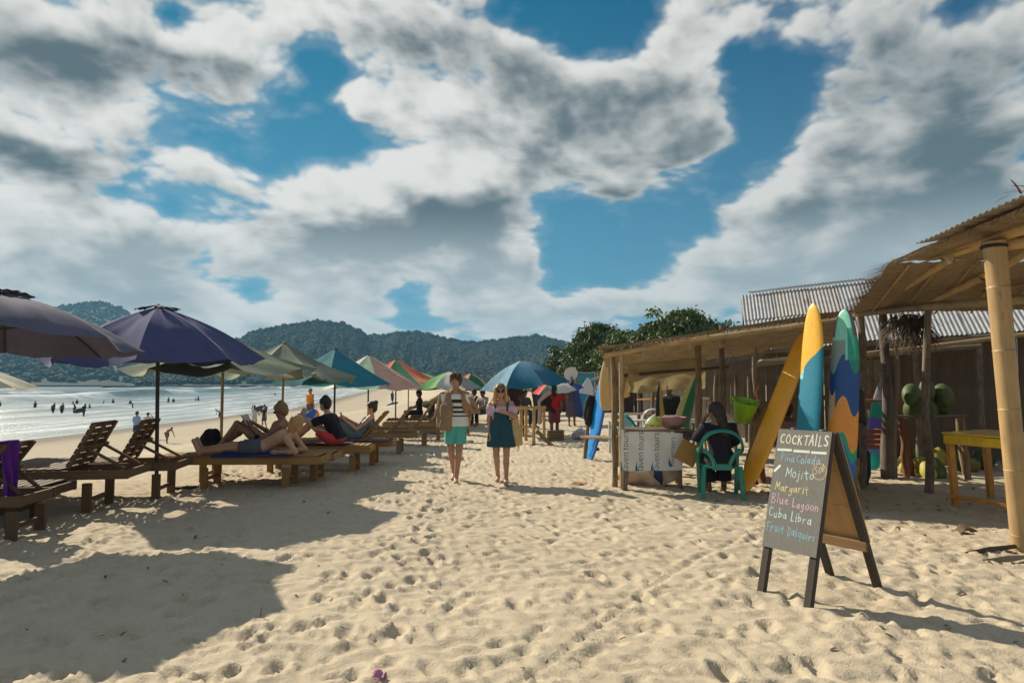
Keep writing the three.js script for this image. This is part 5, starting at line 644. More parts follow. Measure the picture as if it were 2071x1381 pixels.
{ // ---------------------------------------------------------------- thatched bar behind the stall
  const t = thing('beach_hut', 'dark bar with a shaggy thatched awning behind the stall', 'hut', G(4.6, 16)), o = t.position, L = (v) => v.clone().sub(o), R = mulberry(51);
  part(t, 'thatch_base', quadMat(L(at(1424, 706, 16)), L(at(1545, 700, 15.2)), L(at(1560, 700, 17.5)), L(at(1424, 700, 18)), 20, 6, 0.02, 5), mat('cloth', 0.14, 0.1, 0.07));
  const st = []; for (let i = 0; i < 1900; i++) { const u = R(), v = R(), p = at(lerp(1422, 1548, u), lerp(697, 722, v), lerp(16.2, 15.0, u) - 0.3 * v), a = V((R() - 0.5) * 0.35, -0.1 - 0.1 * R(), 0.1 + 0.1 * R()), b = a.clone().multiplyScalar(2).add(V(0.05 * (R() - 0.5), -0.06 - 0.22 * v * R(), 0)), w = 0.008 + 0.008 * R(); const q = [p, p.clone().add(a), p.clone().add(b)].map(L); st.push(gridGeo(1, 2, (s, k) => q[Math.round(k * 2)].clone().add(V((s - 0.5) * w * (1.2 - k), 0, 0)))); }
  const th = part(t, 'thatch', st, mat('cloth', 0.32, 0.24, 0.17)); th.userData.kind = 'stuff';
  const barWood = plankWood; plankWall(t, G(4.3, 22.5), G(7.2, 19.5), 2.6, 3.1, barWood, 16, 52, o);
  part(t, 'lean_to_roof', quadMat(L(P3(3.6, 2.2, 19.0)), L(P3(6.2, 2.45, 16)), L(P3(7.4, 2.8, 19.6)), L(P3(4.3, 2.55, 22.6)), 20, 10, 0.015, 7), matBrown);
  for (const [px, d, top] of [[1448, 16.3, 712], [1486, 16.0, 712], [1518, 15.6, 712], [1388, 17.6, 738], [1352, 18.4, 738], [1320, 19.2, 742], [1290, 20, 746]]) { const b = at(px, 775, d); part(t, 'post', poleGeo(L(G(b.x, d, -0.2)), L(at(px, top, d)), 0.055, 0.05, 0.06), greyWood); }
  part(t, 'counter', beamGeo(L(at(1360, 806, 18)), L(at(1440, 806, 16.8)), 0.14, 0.05), greyWood); part(t, 'counter', beamGeo(L(at(1290, 808, 20)), L(at(1350, 806, 19)), 0.1, 0.05), mat('wood', 0.5, 0.22, 0.06));
  const aw = thing('slat_awning', 'small pale slatted awning left of the orange surfboard', 'awning', at(1570, 738, 12.2)); for (let i = 0; i < 6; i++) part(aw, 'slat', beamGeo(at(1524 + i * 3, 741 - i * 2.6, 11.6 + i * 0.2).sub(aw.position), at(1618, 731 - i * 2.2, 11.9 + i * 0.2).sub(aw.position), 0.1, 0.018, V(0, 0, 1)), mat('wood', 0.5, 0.42, 0.3)); for (const px of [1534, 1602]) part(aw, 'post', poleGeo(at(px, 742, 12.1).sub(aw.position), G(at(px, 775, 12.1).x, 12.1, -0.1).sub(aw.position), 0.03, 0.03), stick);
}
{ // ---------------------------------------------------------------- near shelter: bamboo posts, rafters, woven roof, tin edge
  const t = thing('bamboo_shelter', 'bamboo shelter at the right edge with woven roof and thick bamboo post', 'shelter', G(5.2, 8)), o = t.position, L = (v) => v.clone().sub(o);
  const b = foot(2066, 1112), top = at(2012, 488, 6.4); part(t, 'post', bambooGeo(L(b.clone().add(V(0.02, -0.2, 0))), L(top), 0.085, 0.096, 0.62, 28), mat('bamboo', 0.5, 0.33, 0.15));
  const p1 = foot(1797, 968), p2 = foot(1877, 997); p1.y -= 0.15; p2.y -= 0.15;
  part(t, 'post', poleGeo(L(p1), L(at(1786, 612, -p1.z)), 0.11, 0.055, 0.06, 12), mat('bark', 0.19, 0.15, 0.12)); part(t, 'post', poleGeo(L(p1.clone().add(V(0.14, 0, -0.1))), L(at(1812, 700, -p1.z - 0.1)), 0.07, 0.05, 0.04), plankWood); part(t, 'post', poleGeo(L(p2), L(at(1879, 612, -p2.z)), 0.06, 0.05, 0.09, 12), mat('bark', 0.27, 0.21, 0.16));
  const A = P3(4.4, 2.97, 7.85), Bc = P3(6.1, 2.82, 12.2), C = P3(9.2, 2.55, 8.5), D = P3(4.25, 3.05, 5.2), C2 = P3(8.2, 2.6, 4.6);
  part(t, 'roof_mat', quadMat(L(A), L(Bc), L(C), L(P3(7.0, 2.78, 6.6)), 60, 60, 0.018, 3, 0.0), matBrown); part(t, 'roof_mat', quadMat(L(D), L(A.clone().add(V(0, 0.02, 0))), L(P3(7.0, 2.8, 6.6)), L(C2), 40, 60, 0.012, 6, 0.0), matBrown);
  tag(part(t, 'straw_fringe', [...fringeGeo(L(A), L(Bc), 520, 0.28, 7, V(-0.7, -0.1, -0.6)), ...fringeGeo(L(D), L(A), 300, 0.14, 8, V(-1, -0.15, 0))], matBrown), null, null, null, 'stuff');
  part(t, 'beam', bambooGeo(L(at(1916, 514, 7.35)), L(P3(4.55, 2.98, 4.9)), 0.06, 0.065), cane); part(t, 'beam', poleGeo(L(at(1728, 636, 12.3)), L(at(1885, 618, 9.8)), 0.055, 0.05, 0.04), mat('bark', 0.36, 0.28, 0.2)); part(t, 'beam', bambooGeo(L(at(1874, 620, 9.75)), L(at(2090, 604, 7.4)), 0.06, 0.055), caneOld); part(t, 'beam', bambooGeo(L(at(1990, 500, 6.55)), L(at(2100, 486, 6.2)), 0.06, 0.06), cane);
  for (const [x0, y0, d0, x1, y1, d1, r] of [[1783, 612, 11.4, 1924, 524, 7.3, 0.045], [1886, 612, 9.7, 1990, 560, 8.0, 0.05], [2000, 560, 7.4, 2085, 505, 6.3, 0.04], [1730, 628, 12.1, 1830, 590, 10.5, 0.035]]) part(t, 'rafter', bambooGeo(L(at(x0, y0, d0)), L(at(x1, y1, d1)), r, r * 0.95), cane);
  for (const [x0, y0, d0, x1, y1, d1] of [[1853, 579, 9.6, 2000, 564, 8.6], [1914, 530, 8.1, 2090, 512, 7.6], [1990, 592, 8.8, 2090, 570, 8.0], [1806, 528, 7.9, 1916, 514, 7.4]]) part(t, 'purlin', bambooGeo(L(at(x0, y0, d0)), L(at(x1, y1, d1)), 0.026, 0.024), caneOld);
  for (let i = 0; i < 9; i++) { const u = (i + 0.6) / 9.4, p = A.clone().lerp(P3(7.0, 2.78, 6.6), u), q = Bc.clone().lerp(C, u); part(t, 'lath', beamGeo(L(p).add(V(0, -0.035, 0)), L(q).add(V(0, -0.035, 0)), 0.03, 0.012, V(1, 0, 0), 0.002), i % 3 ? caneOld : cane); } for (let i = 0; i < 5; i++) { const u = (i + 0.5) / 5; part(t, 'lath', beamGeo(L(D.clone().lerp(C2, u)).add(V(0, -0.04, 0)), L(A.clone().lerp(P3(7.0, 2.8, 6.6), u)).add(V(0, -0.02, 0)), 0.03, 0.012, V(1, 0, 0), 0.002), caneOld); }
  part(t, 'roof_sheet', tinSheet(L(P3(4.16, 3.0, 6.95)), L(P3(4.05, 3.1, 4.6)), L(P3(4.9, 3.14, 4.6)), L(P3(4.72, 3.05, 6.6)), 0.085, 0.012), mat('tin', 0.34, 0.28, 0.22));
  part(t, 'tie', [new THREE.TorusGeometry(0.055, 0.014, 7, 14).rotateY(1.3).applyMatrix4(new THREE.Matrix4().setPosition(L(at(1921, 521, 7.25)))), tubeGeo([L(at(1924, 515, 7.2)), L(at(1918, 524, 7.18)), L(at(1924, 531, 7.17)), L(at(1928, 522, 7.18))], [0.011], 6, 16)], mat('cloth', 0.66, 0.56, 0.42)); part(t, 'tie', new THREE.TorusGeometry(0.099, 0.016, 7, 20).rotateX(1.57).applyMatrix4(new THREE.Matrix4().setPosition(L(at(2011, 499, 6.4)))), mat('plain', 0.02, 0.02, 0.02));
  part(t, 'tie', tubeGeo([L(at(1740, 628, 11.9)), L(at(1748, 645, 11.8)), L(at(1738, 660, 11.8)), L(at(1746, 676, 11.8))], [0.012], 6, 16), ropeM);
  const R = mulberry(61), fr = []; for (let i = 0; i < 260; i++) { const p = L(at(lerp(1800, 1875, R()), lerp(634, 656, R()), 10.4 + R())), e = V((R() - 0.5) * 0.7, -0.1 - 0.35 * R(), (R() - 0.5) * 0.4), w = 0.012; fr.push(gridGeo(1, 3, (s, k) => p.clone().addScaledVector(e, k).add(V((s - 0.5) * w * (1.1 - k), -0.1 * k * k, (s - 0.5) * w)))); }
  const fp = part(t, 'dry_palm_frond', fr, mat('cloth', 0.08, 0.055, 0.035)); fp.userData.kind = 'stuff';
  const fr2 = []; for (let i = 0; i < 50; i++) { const p = L(P3(lerp(4.1, 4.4, R()), 3.09 + 0.02 * R(), lerp(5.0, 5.5, R()))), e = V((R() - 0.5) * 0.4, 0.05 + 0.1 * R(), (R() - 0.5) * 0.7); fr2.push(gridGeo(1, 3, (s, k) => p.clone().addScaledVector(e, k).add(V((s - 0.5) * 0.012 * (1.1 - k), -0.05 * k * k, (s - 0.5) * 0.012)))); }
  const fq = part(t, 'dry_palm_frond', fr2, mat('cloth', 0.2, 0.08, 0.05)); fq.userData.kind = 'stuff';
}
{ // ---------------------------------------------------------------- yellow table, coconuts, basket, bench
  const m = mat('paint', 0.82, 0.52, 0.02, { roughness: 0.45 }), legM = mat('paint', 0.62, 0.27, 0.03, { roughness: 0.5 }), t = thing('table', 'yellow painted plank table at the right edge behind the bamboo post', 'table', G(6.1, 8.6)), o = t.position, L = (v) => v.clone().sub(o), A = at(1910, 876, 8.85), B = at(2034, 898, 8.1), C = at(2120, 876, 8.5), D = at(1990, 866, 9.45); for (const p of [B, C, D]) p.y = A.y;
  const ax = B.clone().sub(A), bx = D.clone().sub(A); for (let i = 0; i < 4; i++) { const q = (u, v) => L(A.clone().addScaledVector(ax, u * 1.9).addScaledVector(bx, v)); part(t, 'plank', beamGeo(q(0, (i + 0.5) / 4), q(1, (i + 0.5) / 4), bx.length() / 4 - 0.01, 0.025, bx.clone().normalize()), m); }
  const r0 = V(0, -0.075, 0); part(t, 'apron', beamGeo(L(A.clone().add(r0)), L(A.clone().addScaledVector(ax, 1.9).add(r0)), 0.03, 0.11, V(-ax.z, 0, ax.x).normalize()), m); part(t, 'apron', beamGeo(L(A.clone().addScaledVector(bx, 0.04).addScaledVector(ax, 0.02).add(r0)), L(D.clone().add(r0)), 0.1, 0.025, V(0, 1, 0)), m);
  for (const [u, v] of [[0.06, 0.05], [1.84, 0.05], [0.06, 0.95], [1.84, 0.95]]) { const p = A.clone().addScaledVector(ax, u).addScaledVector(bx, v); part(t, 'leg', beamGeo(L(G(p.x + 0.05, -p.z, -0.06)), L(p.clone().add(V(0, -0.05, 0))), 0.075, 0.075, V(1, 0, 0)), legM); } const s0 = A.clone().addScaledVector(ax, 0.06), s1 = A.clone().addScaledVector(ax, 1.84); s0.y = s1.y = sandBase(6, -8.6) + 0.13; part(t, 'stretcher', beamGeo(L(s0), L(s1), 0.05, 0.03, V(0, 1, 0)), legM);
  const husk = [mat('paint', 0.1, 0.14, 0.035, { roughness: 0.6, coat: 0 }), mat('paint', 0.075, 0.11, 0.025, { roughness: 0.6, coat: 0 }), mat('paint', 0.5, 0.45, 0.07, { roughness: 0.6, coat: 0 }), mat('paint', 0.26, 0.22, 0.06, { roughness: 0.6, coat: 0 })], R = mulberry(71);
  const coco = (label, p, s, k, group) => { s *= group.includes('piled') ? 1.15 : 1; const c = thing('coconut', label, 'coconut', p, R() * 6, group); c.rotation.set(R() * 1.2 - 0.6, R() * 6, R() * 1.4 - 0.7); part(c, 'husk', lump(ballGeo(s, 0, 0, 0, 0.88, 1.22, 0.82, 20), s * 0.16, 3.2 / s * 0.12, R() * 9), husk[k]); part(c, 'stem_cap', new THREE.CylinderGeometry(s * 0.22, s * 0.34, s * 0.2, 9).translate(0, s * 1.12, 0), mat('bark', 0.2, 0.16, 0.06)); return c; };
  const bench = thing('bench', 'rough dark bench under the bunch of green coconuts', 'bench', G(6.75, 11.6)), bo = bench.position; for (let i = 0; i < 3; i++) part(bench, 'plank', beamGeo(at(1812, 842, 11.4 + i * 0.16).sub(bo), at(1952, 840, 11.2 + i * 0.16).sub(bo), 0.15, 0.03, V(0, 0, 1)), greyWood); for (const [px, d] of [[1822, 11.5], [1945, 11.3], [1830, 11.8], [1940, 11.7]]) { const q = at(px, 846, d); part(bench, 'leg', poleGeo(q.clone().sub(bo), G(q.x + 0.08, d, -0.05).sub(bo), 0.045, 0.05, 0.05), px > 1900 ? stick : redWood); }
  [[1845, 800, 0.17, 0, 'leftmost coconut of the bunch on the bench, pale green'], [1876, 789, 0.14, 0, 'topmost small coconut of the bunch'], [1873, 803, 0.15, 0, 'coconut in the middle of the bunch, left of the thin post'], [1851, 825, 0.19, 1, 'large coconut at the lower left of the bunch'], [1909, 800, 0.18, 0, 'large coconut right of the thin post'], [1904, 824, 0.15, 1, 'dark coconut low on the right of the bunch'], [1880, 828, 0.15, 1, 'dark coconut low behind the thin post']].forEach(([x, y, s, k, l], i) => coco(l, at(x, y, 11.35 + 0.1 * (i % 3)), s, k, 'coconuts in the bunch on the bench'));
  [[1862, 917, 0.16, 3, 'brown and green coconut on the pile by the thin post'], [1861, 945, 0.15, 2, 'striped yellow coconut at the front of the pile'], [1878, 951, 0.13, 2, 'yellow coconut in front of the thin post base'], [1899, 926, 0.16, 2, 'round yellow coconut right of the thin post'], [1893, 950, 0.16, 1, 'green coconut low right of the thin post'], [1832, 942, 0.11, 2, 'small yellow coconut farthest left on the ground'], [1938, 936, 0.15, 1, 'dark green coconut behind the table leg'], [1990, 934, 0.17, 1, 'green coconut under the yellow table'], [1968, 940, 0.13, 3, 'brown coconut under the yellow table'], [1826, 922, 0.08, 2, 'tiny yellow coconut left on the pile']].forEach(([x, y, s, k, l]) => { const p = foot(x, y + 15); p.y += s * 0.8; coco(l, p, s, k, 'coconuts piled on the sand'); });
  const b = thing('basket', 'large black basket standing below the multicoloured surfboard', 'basket', G(5.25, 10.6)); part(b, 'body', lump(new THREE.LatheGeometry([[0.001, 0], [0.2, 0], [0.25, 0.2], [0.24, 0.48], [0.17, 0.62], [0.15, 0.6], [0.2, 0.46], [0.001, 0.4]].map(([x, y]) => new THREE.Vector2(x, y)), 30), 0.02, 6, 1), mat('mat', 0.05, 0.04, 0.035)); part(b, 'handle', tubeGeo([V(-0.14, 0.58, 0), V(-0.05, 0.72, 0.02), V(0.06, 0.7, 0), V(0.14, 0.58, 0)], [0.014], 7, 16), mat('plain', 0.03, 0.025, 0.02));
  const stool = thing('stool', 'small reddish orange stool between the surfboards', 'stool', G(5.5, 11.8)); part(stool, 'seat', boxAt(0.34, 0.04, 0.3, 0, 0.5, 0), mat('wood', 0.5, 0.14, 0.03)); for (const [x, z] of [[-0.14, -0.12], [0.14, -0.12], [-0.14, 0.12], [0.14, 0.12]]) part(stool, 'leg', beamGeo(V(x * 1.15, -0.03, z * 1.15), V(x, 0.49, z), 0.035, 0.035, V(1, 0, 0)), mat('wood', 0.46, 0.13, 0.03)); part(stool, 'rung', boxAt(0.3, 0.03, 0.025, 0, 0.2, 0.13), mat('wood', 0.46, 0.13, 0.03));
  const crate = thing('crate', 'reddish brown wooden crate on the shelf by the woven wall', 'crate', G(6.35, 12.3)); for (let i = 0; i < 4; i++) part(crate, 'slat', boxAt(0.5, 0.075, 0.02, 0, 0.62 + 0 * i - i * 0.09 + 0.1, 0.18), mat('wood', 0.28, 0.1, 0.05)); for (const s of [-1, 1]) { part(crate, 'end_panel', boxAt(0.02, 0.36, 0.34, s * 0.24, 0.57, 0), mat('wood', 0.22, 0.09, 0.05)); part(crate, 'leg', boxAt(0.05, 0.45, 0.05, s * 0.22, 0.17, 0.1), mat('wood', 0.2, 0.08, 0.05)); }
  const post = thing('log', 'pale upright log below the black wetsuit', 'log', G(4.62, 9.3)); part(post, 'trunk', poleGeo(V(0, -0.1, 0), V(0.02, 0.56, 0), 0.055, 0.05, 0.03, 12), mat('bark', 0.5, 0.36, 0.2));
}
{ // ---------------------------------------------------------------- tables and chairs in the shade behind the stall
  const wh = mat('paint', 0.62, 0.65, 0.66, { roughness: 0.4 });
  plasticChair('white plastic armchair behind the counter fruit, facing the sea', G(2.98, 14.5), rad(200), wh); plasticChair('white plastic armchair farther back beside the green board', G(3.6, 17.2), rad(160), wh);
  plasticChair('teal plastic chair left behind the stall corner posts', G(2.55, 14.6), rad(120), mat('paint', 0.0, 0.3, 0.22, { roughness: 0.35 }));
  const tb = (label, x, d, m) => { const t = thing('table', label, 'table', G(x, d), 0.2, 'small tables in front of the bar'); for (let i = 0; i < 4; i++) part(t, 'plank', aim(slabGeo(0.14, 0.9, 0.03), V(-0.45, 0.74, -0.22 + i * 0.147), V(0.45, 0.74, -0.22 + i * 0.147), V(0, 0, 1)), m); for (const [a, b] of [[-0.38, -0.2], [0.38, -0.2], [-0.38, 0.2], [0.38, 0.2]]) part(t, 'leg', poleGeo(V(a, -0.05, b), V(a, 0.73, b), 0.03, 0.028, 0.02), m); };
  tb('small bamboo table nearest the thatched bar', 3.95, 15.6, mat('wood', 0.42, 0.3, 0.16)); tb('small bamboo table with a green top cloth by the grey stall post', 4.3, 14.6, mat('wood', 0.1, 0.22, 0.16)); tb('small table in the shade left of the green surfboard', 3.3, 18.5, mat('wood', 0.36, 0.26, 0.15)); tb('small white table just behind the stall corner posts', 2.65, 15.6, wh);
}
{ // ---------------------------------------------------------------- far end: bamboo trestle, shops, dish
  const t = thing('bamboo_bench', 'bamboo trestle bench right of the walking woman', 'bench', G(0.55, 17.6)), o = t.position, L = (v) => v.clone().sub(o), c = cane;
  for (const [a, b, d] of [[1052, 893, 17.9], [1078, 897, 17.5], [1098, 890, 18.3], [1062, 884, 18.9]]) { const p = on(a, b); part(t, 'leg', bambooGeo(L(G(p.x, d, -0.08)), L(at(a + 2, 826, d)), 0.045, 0.042), c); }
  for (const [x0, y0, x1, y1, d] of [[1046, 826, 1104, 824, 17.7], [1048, 862, 1084, 864, 17.6], [1050, 880, 1082, 883, 17.6]]) part(t, 'rail', bambooGeo(L(at(x0, y0, d)), L(at(x1, y1, d + 0.2)), 0.036, 0.034), c); for (let i = 0; i < 6; i++) part(t, 'slat', bambooGeo(L(at(1046, 824, 17.6 + i * 0.16)), L(at(1104, 824, 17.8 + i * 0.16)), 0.03, 0.03), c); part(t, 'brace', poleGeo(L(at(1086, 872, 17.6)), L(G(at(1118, 775, 17.4).x, 17.3, -0.03)), 0.05, 0.05), ochre);
  const bx = thing('wooden_box', 'brown wooden box on the sand below the person in red', 'box', G(1.2, 18.9), 0.1); for (let i = 0; i < 3; i++) part(bx, 'board', boxAt(0.42, 0.075, 0.32, 0, 0.035 + i * 0.078, 0), mat('wood', 0.26, 0.18, 0.1)); part(bx, 'lid', boxAt(0.45, 0.02, 0.34, 0, 0.245, 0), mat('wood', 0.24, 0.16, 0.09));
  const st = thing('driftwood_stake', 'thin wooden stake with a black garment on top, left of the blue surfboard', 'stake', foot(1183, 926)); part(st, 'stake', poleGeo(V(0, -0.15, 0), at(1196, 806, 14.2).sub(st.position), 0.045, 0.035, 0.05), mat('bark', 0.26, 0.19, 0.11));
  tag(part(scene, 'garment', blobGeo([cap(at(1193, 806, 14.2), at(1192, 852, 14.2), 0.07, 0.1), cap(at(1200, 806, 14.2), at(1199, 868, 14.2), 0.05, 0.04), cap(at(1188, 812, 14.2), at(1184, 846, 14.2), 0.05, 0.04)], 0.014, 0.03, (d, x, y, z) => d + 0.025 * noise3(x * 9, y * 4, z * 9)), mat('plain', 0.012, 0.011, 0.012, { roughness: 0.8 })), 'black garment hung on the thin wooden stake', 'garment');
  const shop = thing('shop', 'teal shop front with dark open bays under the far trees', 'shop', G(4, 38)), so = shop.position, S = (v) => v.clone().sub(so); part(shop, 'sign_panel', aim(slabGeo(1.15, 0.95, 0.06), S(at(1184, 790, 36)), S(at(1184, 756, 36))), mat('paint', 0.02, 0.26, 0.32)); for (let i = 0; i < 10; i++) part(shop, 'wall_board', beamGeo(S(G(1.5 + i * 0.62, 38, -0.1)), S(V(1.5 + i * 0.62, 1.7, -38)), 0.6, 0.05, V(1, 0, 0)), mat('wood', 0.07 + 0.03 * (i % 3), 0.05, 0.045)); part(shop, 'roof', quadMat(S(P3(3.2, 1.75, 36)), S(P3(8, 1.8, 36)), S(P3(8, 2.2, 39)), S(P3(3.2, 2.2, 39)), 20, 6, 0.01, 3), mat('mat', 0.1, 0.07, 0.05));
  for (const px of [1128, 1150, 1166, 1205, 1212]) part(shop, 'post', poleGeo(S(G(at(px, 775, 34).x, 34, -0.1)), S(at(px, 752, 34)), 0.07, 0.06), px > 1170 ? mat('bark', 0.3, 0.27, 0.25) : stick); for (const [x0, y0, x1, y1] of [[1196, 768, 1222, 760], [1205, 795, 1216, 765], [1196, 785, 1225, 790]]) part(shop, 'pole', poleGeo(S(at(x0, y0, 33)), S(at(x1, y1, 33)), 0.05, 0.05), mat('bark', 0.5, 0.48, 0.46));
  const dish = thing('satellite_dish', 'round pale satellite dish on a post before the trees', 'dish', at(1157, 762, 33)); part(dish, 'dish', new THREE.SphereGeometry(0.5, 22, 6, 0, 6.2832, 0, 0.75).rotateX(-1.25).rotateZ(0.5).translate(0, 0.05, 0.35), mat('plain', 0.6, 0.61, 0.6, { roughness: 0.5, side: THREE.DoubleSide })); part(dish, 'post', rodGeo(V(0, 0, -0.1), G(dish.position.x, 33.1).sub(dish.position), 0.045), mat('bark', 0.28, 0.2, 0.15));
  const lit = thing('bag', 'crumpled pale plastic bag on the sand left of the blue surfboard', 'bag', foot(1175, 890)); part(lit, 'bag', lump(ballGeo(0.22, 0, 0.14, 0, 1, 0.75, 0.8, 20), 0.09, 9, 2), mat('cloth', 0.6, 0.55, 0.62));
  const pack = thing('backpack', 'black backpack standing against the pale umbrella pole', 'backpack', V(-4.95, sandBase(-4.95, -11.3) + 0.47, -11.3)); part(pack, 'body', blobGeo([cap(V(-0.09, 0.1, 0), V(-0.05, 0.3, -0.02), 0.1, 0.08), cap(V(0.09, 0.1, 0), V(0.05, 0.3, -0.02), 0.1, 0.08), cap(V(-0.07, 0.1, 0.1), V(0.07, 0.1, 0.1), 0.06)], 0.014, 0.04, (d, x, y, z) => d + 0.01 * noise3(x * 14, y * 14, z * 14)), mat('cloth', 0.02, 0.018, 0.02)); part(pack, 'strap', tubeGeo([V(-0.08, 0.33, 0.05), V(-0.12, 0.22, 0.13), V(-0.1, 0.06, 0.14)], [0.018], 6, 14), mat('plain', 0.03, 0.03, 0.03));
}
{ // ---------------------------------------------------------------- what lies on the sand
  const debris = (name, label, cat, p, g, m) => { const o = tag(part(scene, name, g, m), label, cat); o.position.copy(p); return o; };
  debris('driftwood', 'long weathered driftwood piece half buried by the thick bamboo post', 'driftwood', foot(2012, 1118, 0.01), tubeGeo([V(-0.3, 0, 0.05), V(-0.05, 0.015, 0.0), V(0.3, 0.03, -0.1)], [0.012, 0.03, 0.02], 8, 14, 0.3, 0.5), mat('bark', 0.16, 0.11, 0.07)); debris('driftwood', 'flat grey driftwood splinter in front of the thick bamboo post', 'driftwood', foot(2030, 1135, 0.01), tubeGeo([V(-0.2, 0, 0.02), V(0.05, 0.01, 0.0), V(0.3, 0.02, -0.05)], [0.01, 0.03, 0.015], 7, 12, 0.3, 0.4), mat('bark', 0.4, 0.32, 0.22));
  debris('coconut_husk', 'dry brown piece of coconut husk on the sand before the yellow table', 'husk', foot(1953, 1080, 0.02), lump(gridGeo(14, 10, (u, v) => V((u - 0.5) * 0.2, 0.07 * Math.sin(u * 3.1) * Math.sin(v * 3.1) + 0.01, (v - 0.5) * 0.16)), 0.03, 14, 1), mat('bark', 0.24, 0.15, 0.08, {})); debris('litter', 'small crumpled pink wrapper on the sand at the bottom edge', 'litter', foot(767, 1371, 0.01), lump(gridGeo(12, 12, (u, v) => V((u - 0.5) * 0.075, 0.02 * Math.sin(u * 4) * Math.sin(v * 5) + 0.012, (v - 0.5) * 0.06)), 0.016, 40, 3), mat('cloth', 0.6, 0.26, 0.42));
  debris('twig', 'thin twig stuck upright in the shaded sand at lower left', 'twig', foot(525, 1252, -0.01), tubeGeo([V(0, -0.02, 0), V(0.004, 0.04, 0), V(0.012, 0.085, 0.01)], [0.004, 0.003], 5, 5), mat('bark', 0.15, 0.1, 0.06)); debris('sandal', 'dark sandals left on the sand between the loungers', 'sandals', foot(374, 988, 0.015), lump(slabGeo(0.3, 0.03, 0.12, 0.01), 0.02, 9), mat('plain', 0.03, 0.025, 0.02)); debris('litter', 'reddish scrap lying on the sand right of the walking couple', 'litter', foot(1171, 981, 0.02), lump(ballGeo(0.1, 0, 0, 0, 1.3, 0.25, 0.7), 0.03, 14), mat('cloth', 0.5, 0.28, 0.18));
  const R = mulberry(81), bits = []; for (let i = 0; i < 420; i++) { const near = R() < 0.6, x = near ? 2.5 + 4.5 * R() : -4 + 10 * R(), d = near ? 6 + 4.5 * R() : 3 + 9 * R(), s = 0.008 + 0.022 * R() * R(), a = R() * 6.28; bits.push(gridGeo(2, 1, (u, v) => V(x + Math.cos(a) * (u - 0.5) * s * 3 - Math.sin(a) * (v - 0.5) * s, sandBase(x, -d) + 0.012 + s * 0.5 * (u - 0.5) + s * 0.3 * Math.sin(u * 3), -d + Math.sin(a) * (u - 0.5) * s * 3 + Math.cos(a) * (v - 0.5) * s))); }
  tag(part(scene, 'beach_litter', bits, mat('plain', 0.09, 0.06, 0.035, { side: THREE.DoubleSide, roughness: 0.9 })), 'bits of dry leaf and husk scattered over the sand', 'debris', null, 'stuff');
}

// ================================================================ people
const SKIN = { fair: mat('skin', 0.56, 0.33, 0.22), tan: mat('skin', 0.4, 0.21, 0.12), brown: mat('skin', 0.2, 0.1, 0.055), dark: mat('skin', 0.09, 0.05, 0.032) };
const HAIR = { dark: mat('plain', 0.018, 0.012, 0.009, { roughness: 0.6 }), brown: mat('plain', 0.06, 0.03, 0.016, { roughness: 0.6 }), blond: mat('plain', 0.42, 0.24, 0.09, { roughness: 0.55 }), light: mat('plain', 0.22, 0.13, 0.06, { roughness: 0.6 }) };
const mid = (a, b, t = 0.5) => a.clone().lerp(b, t);
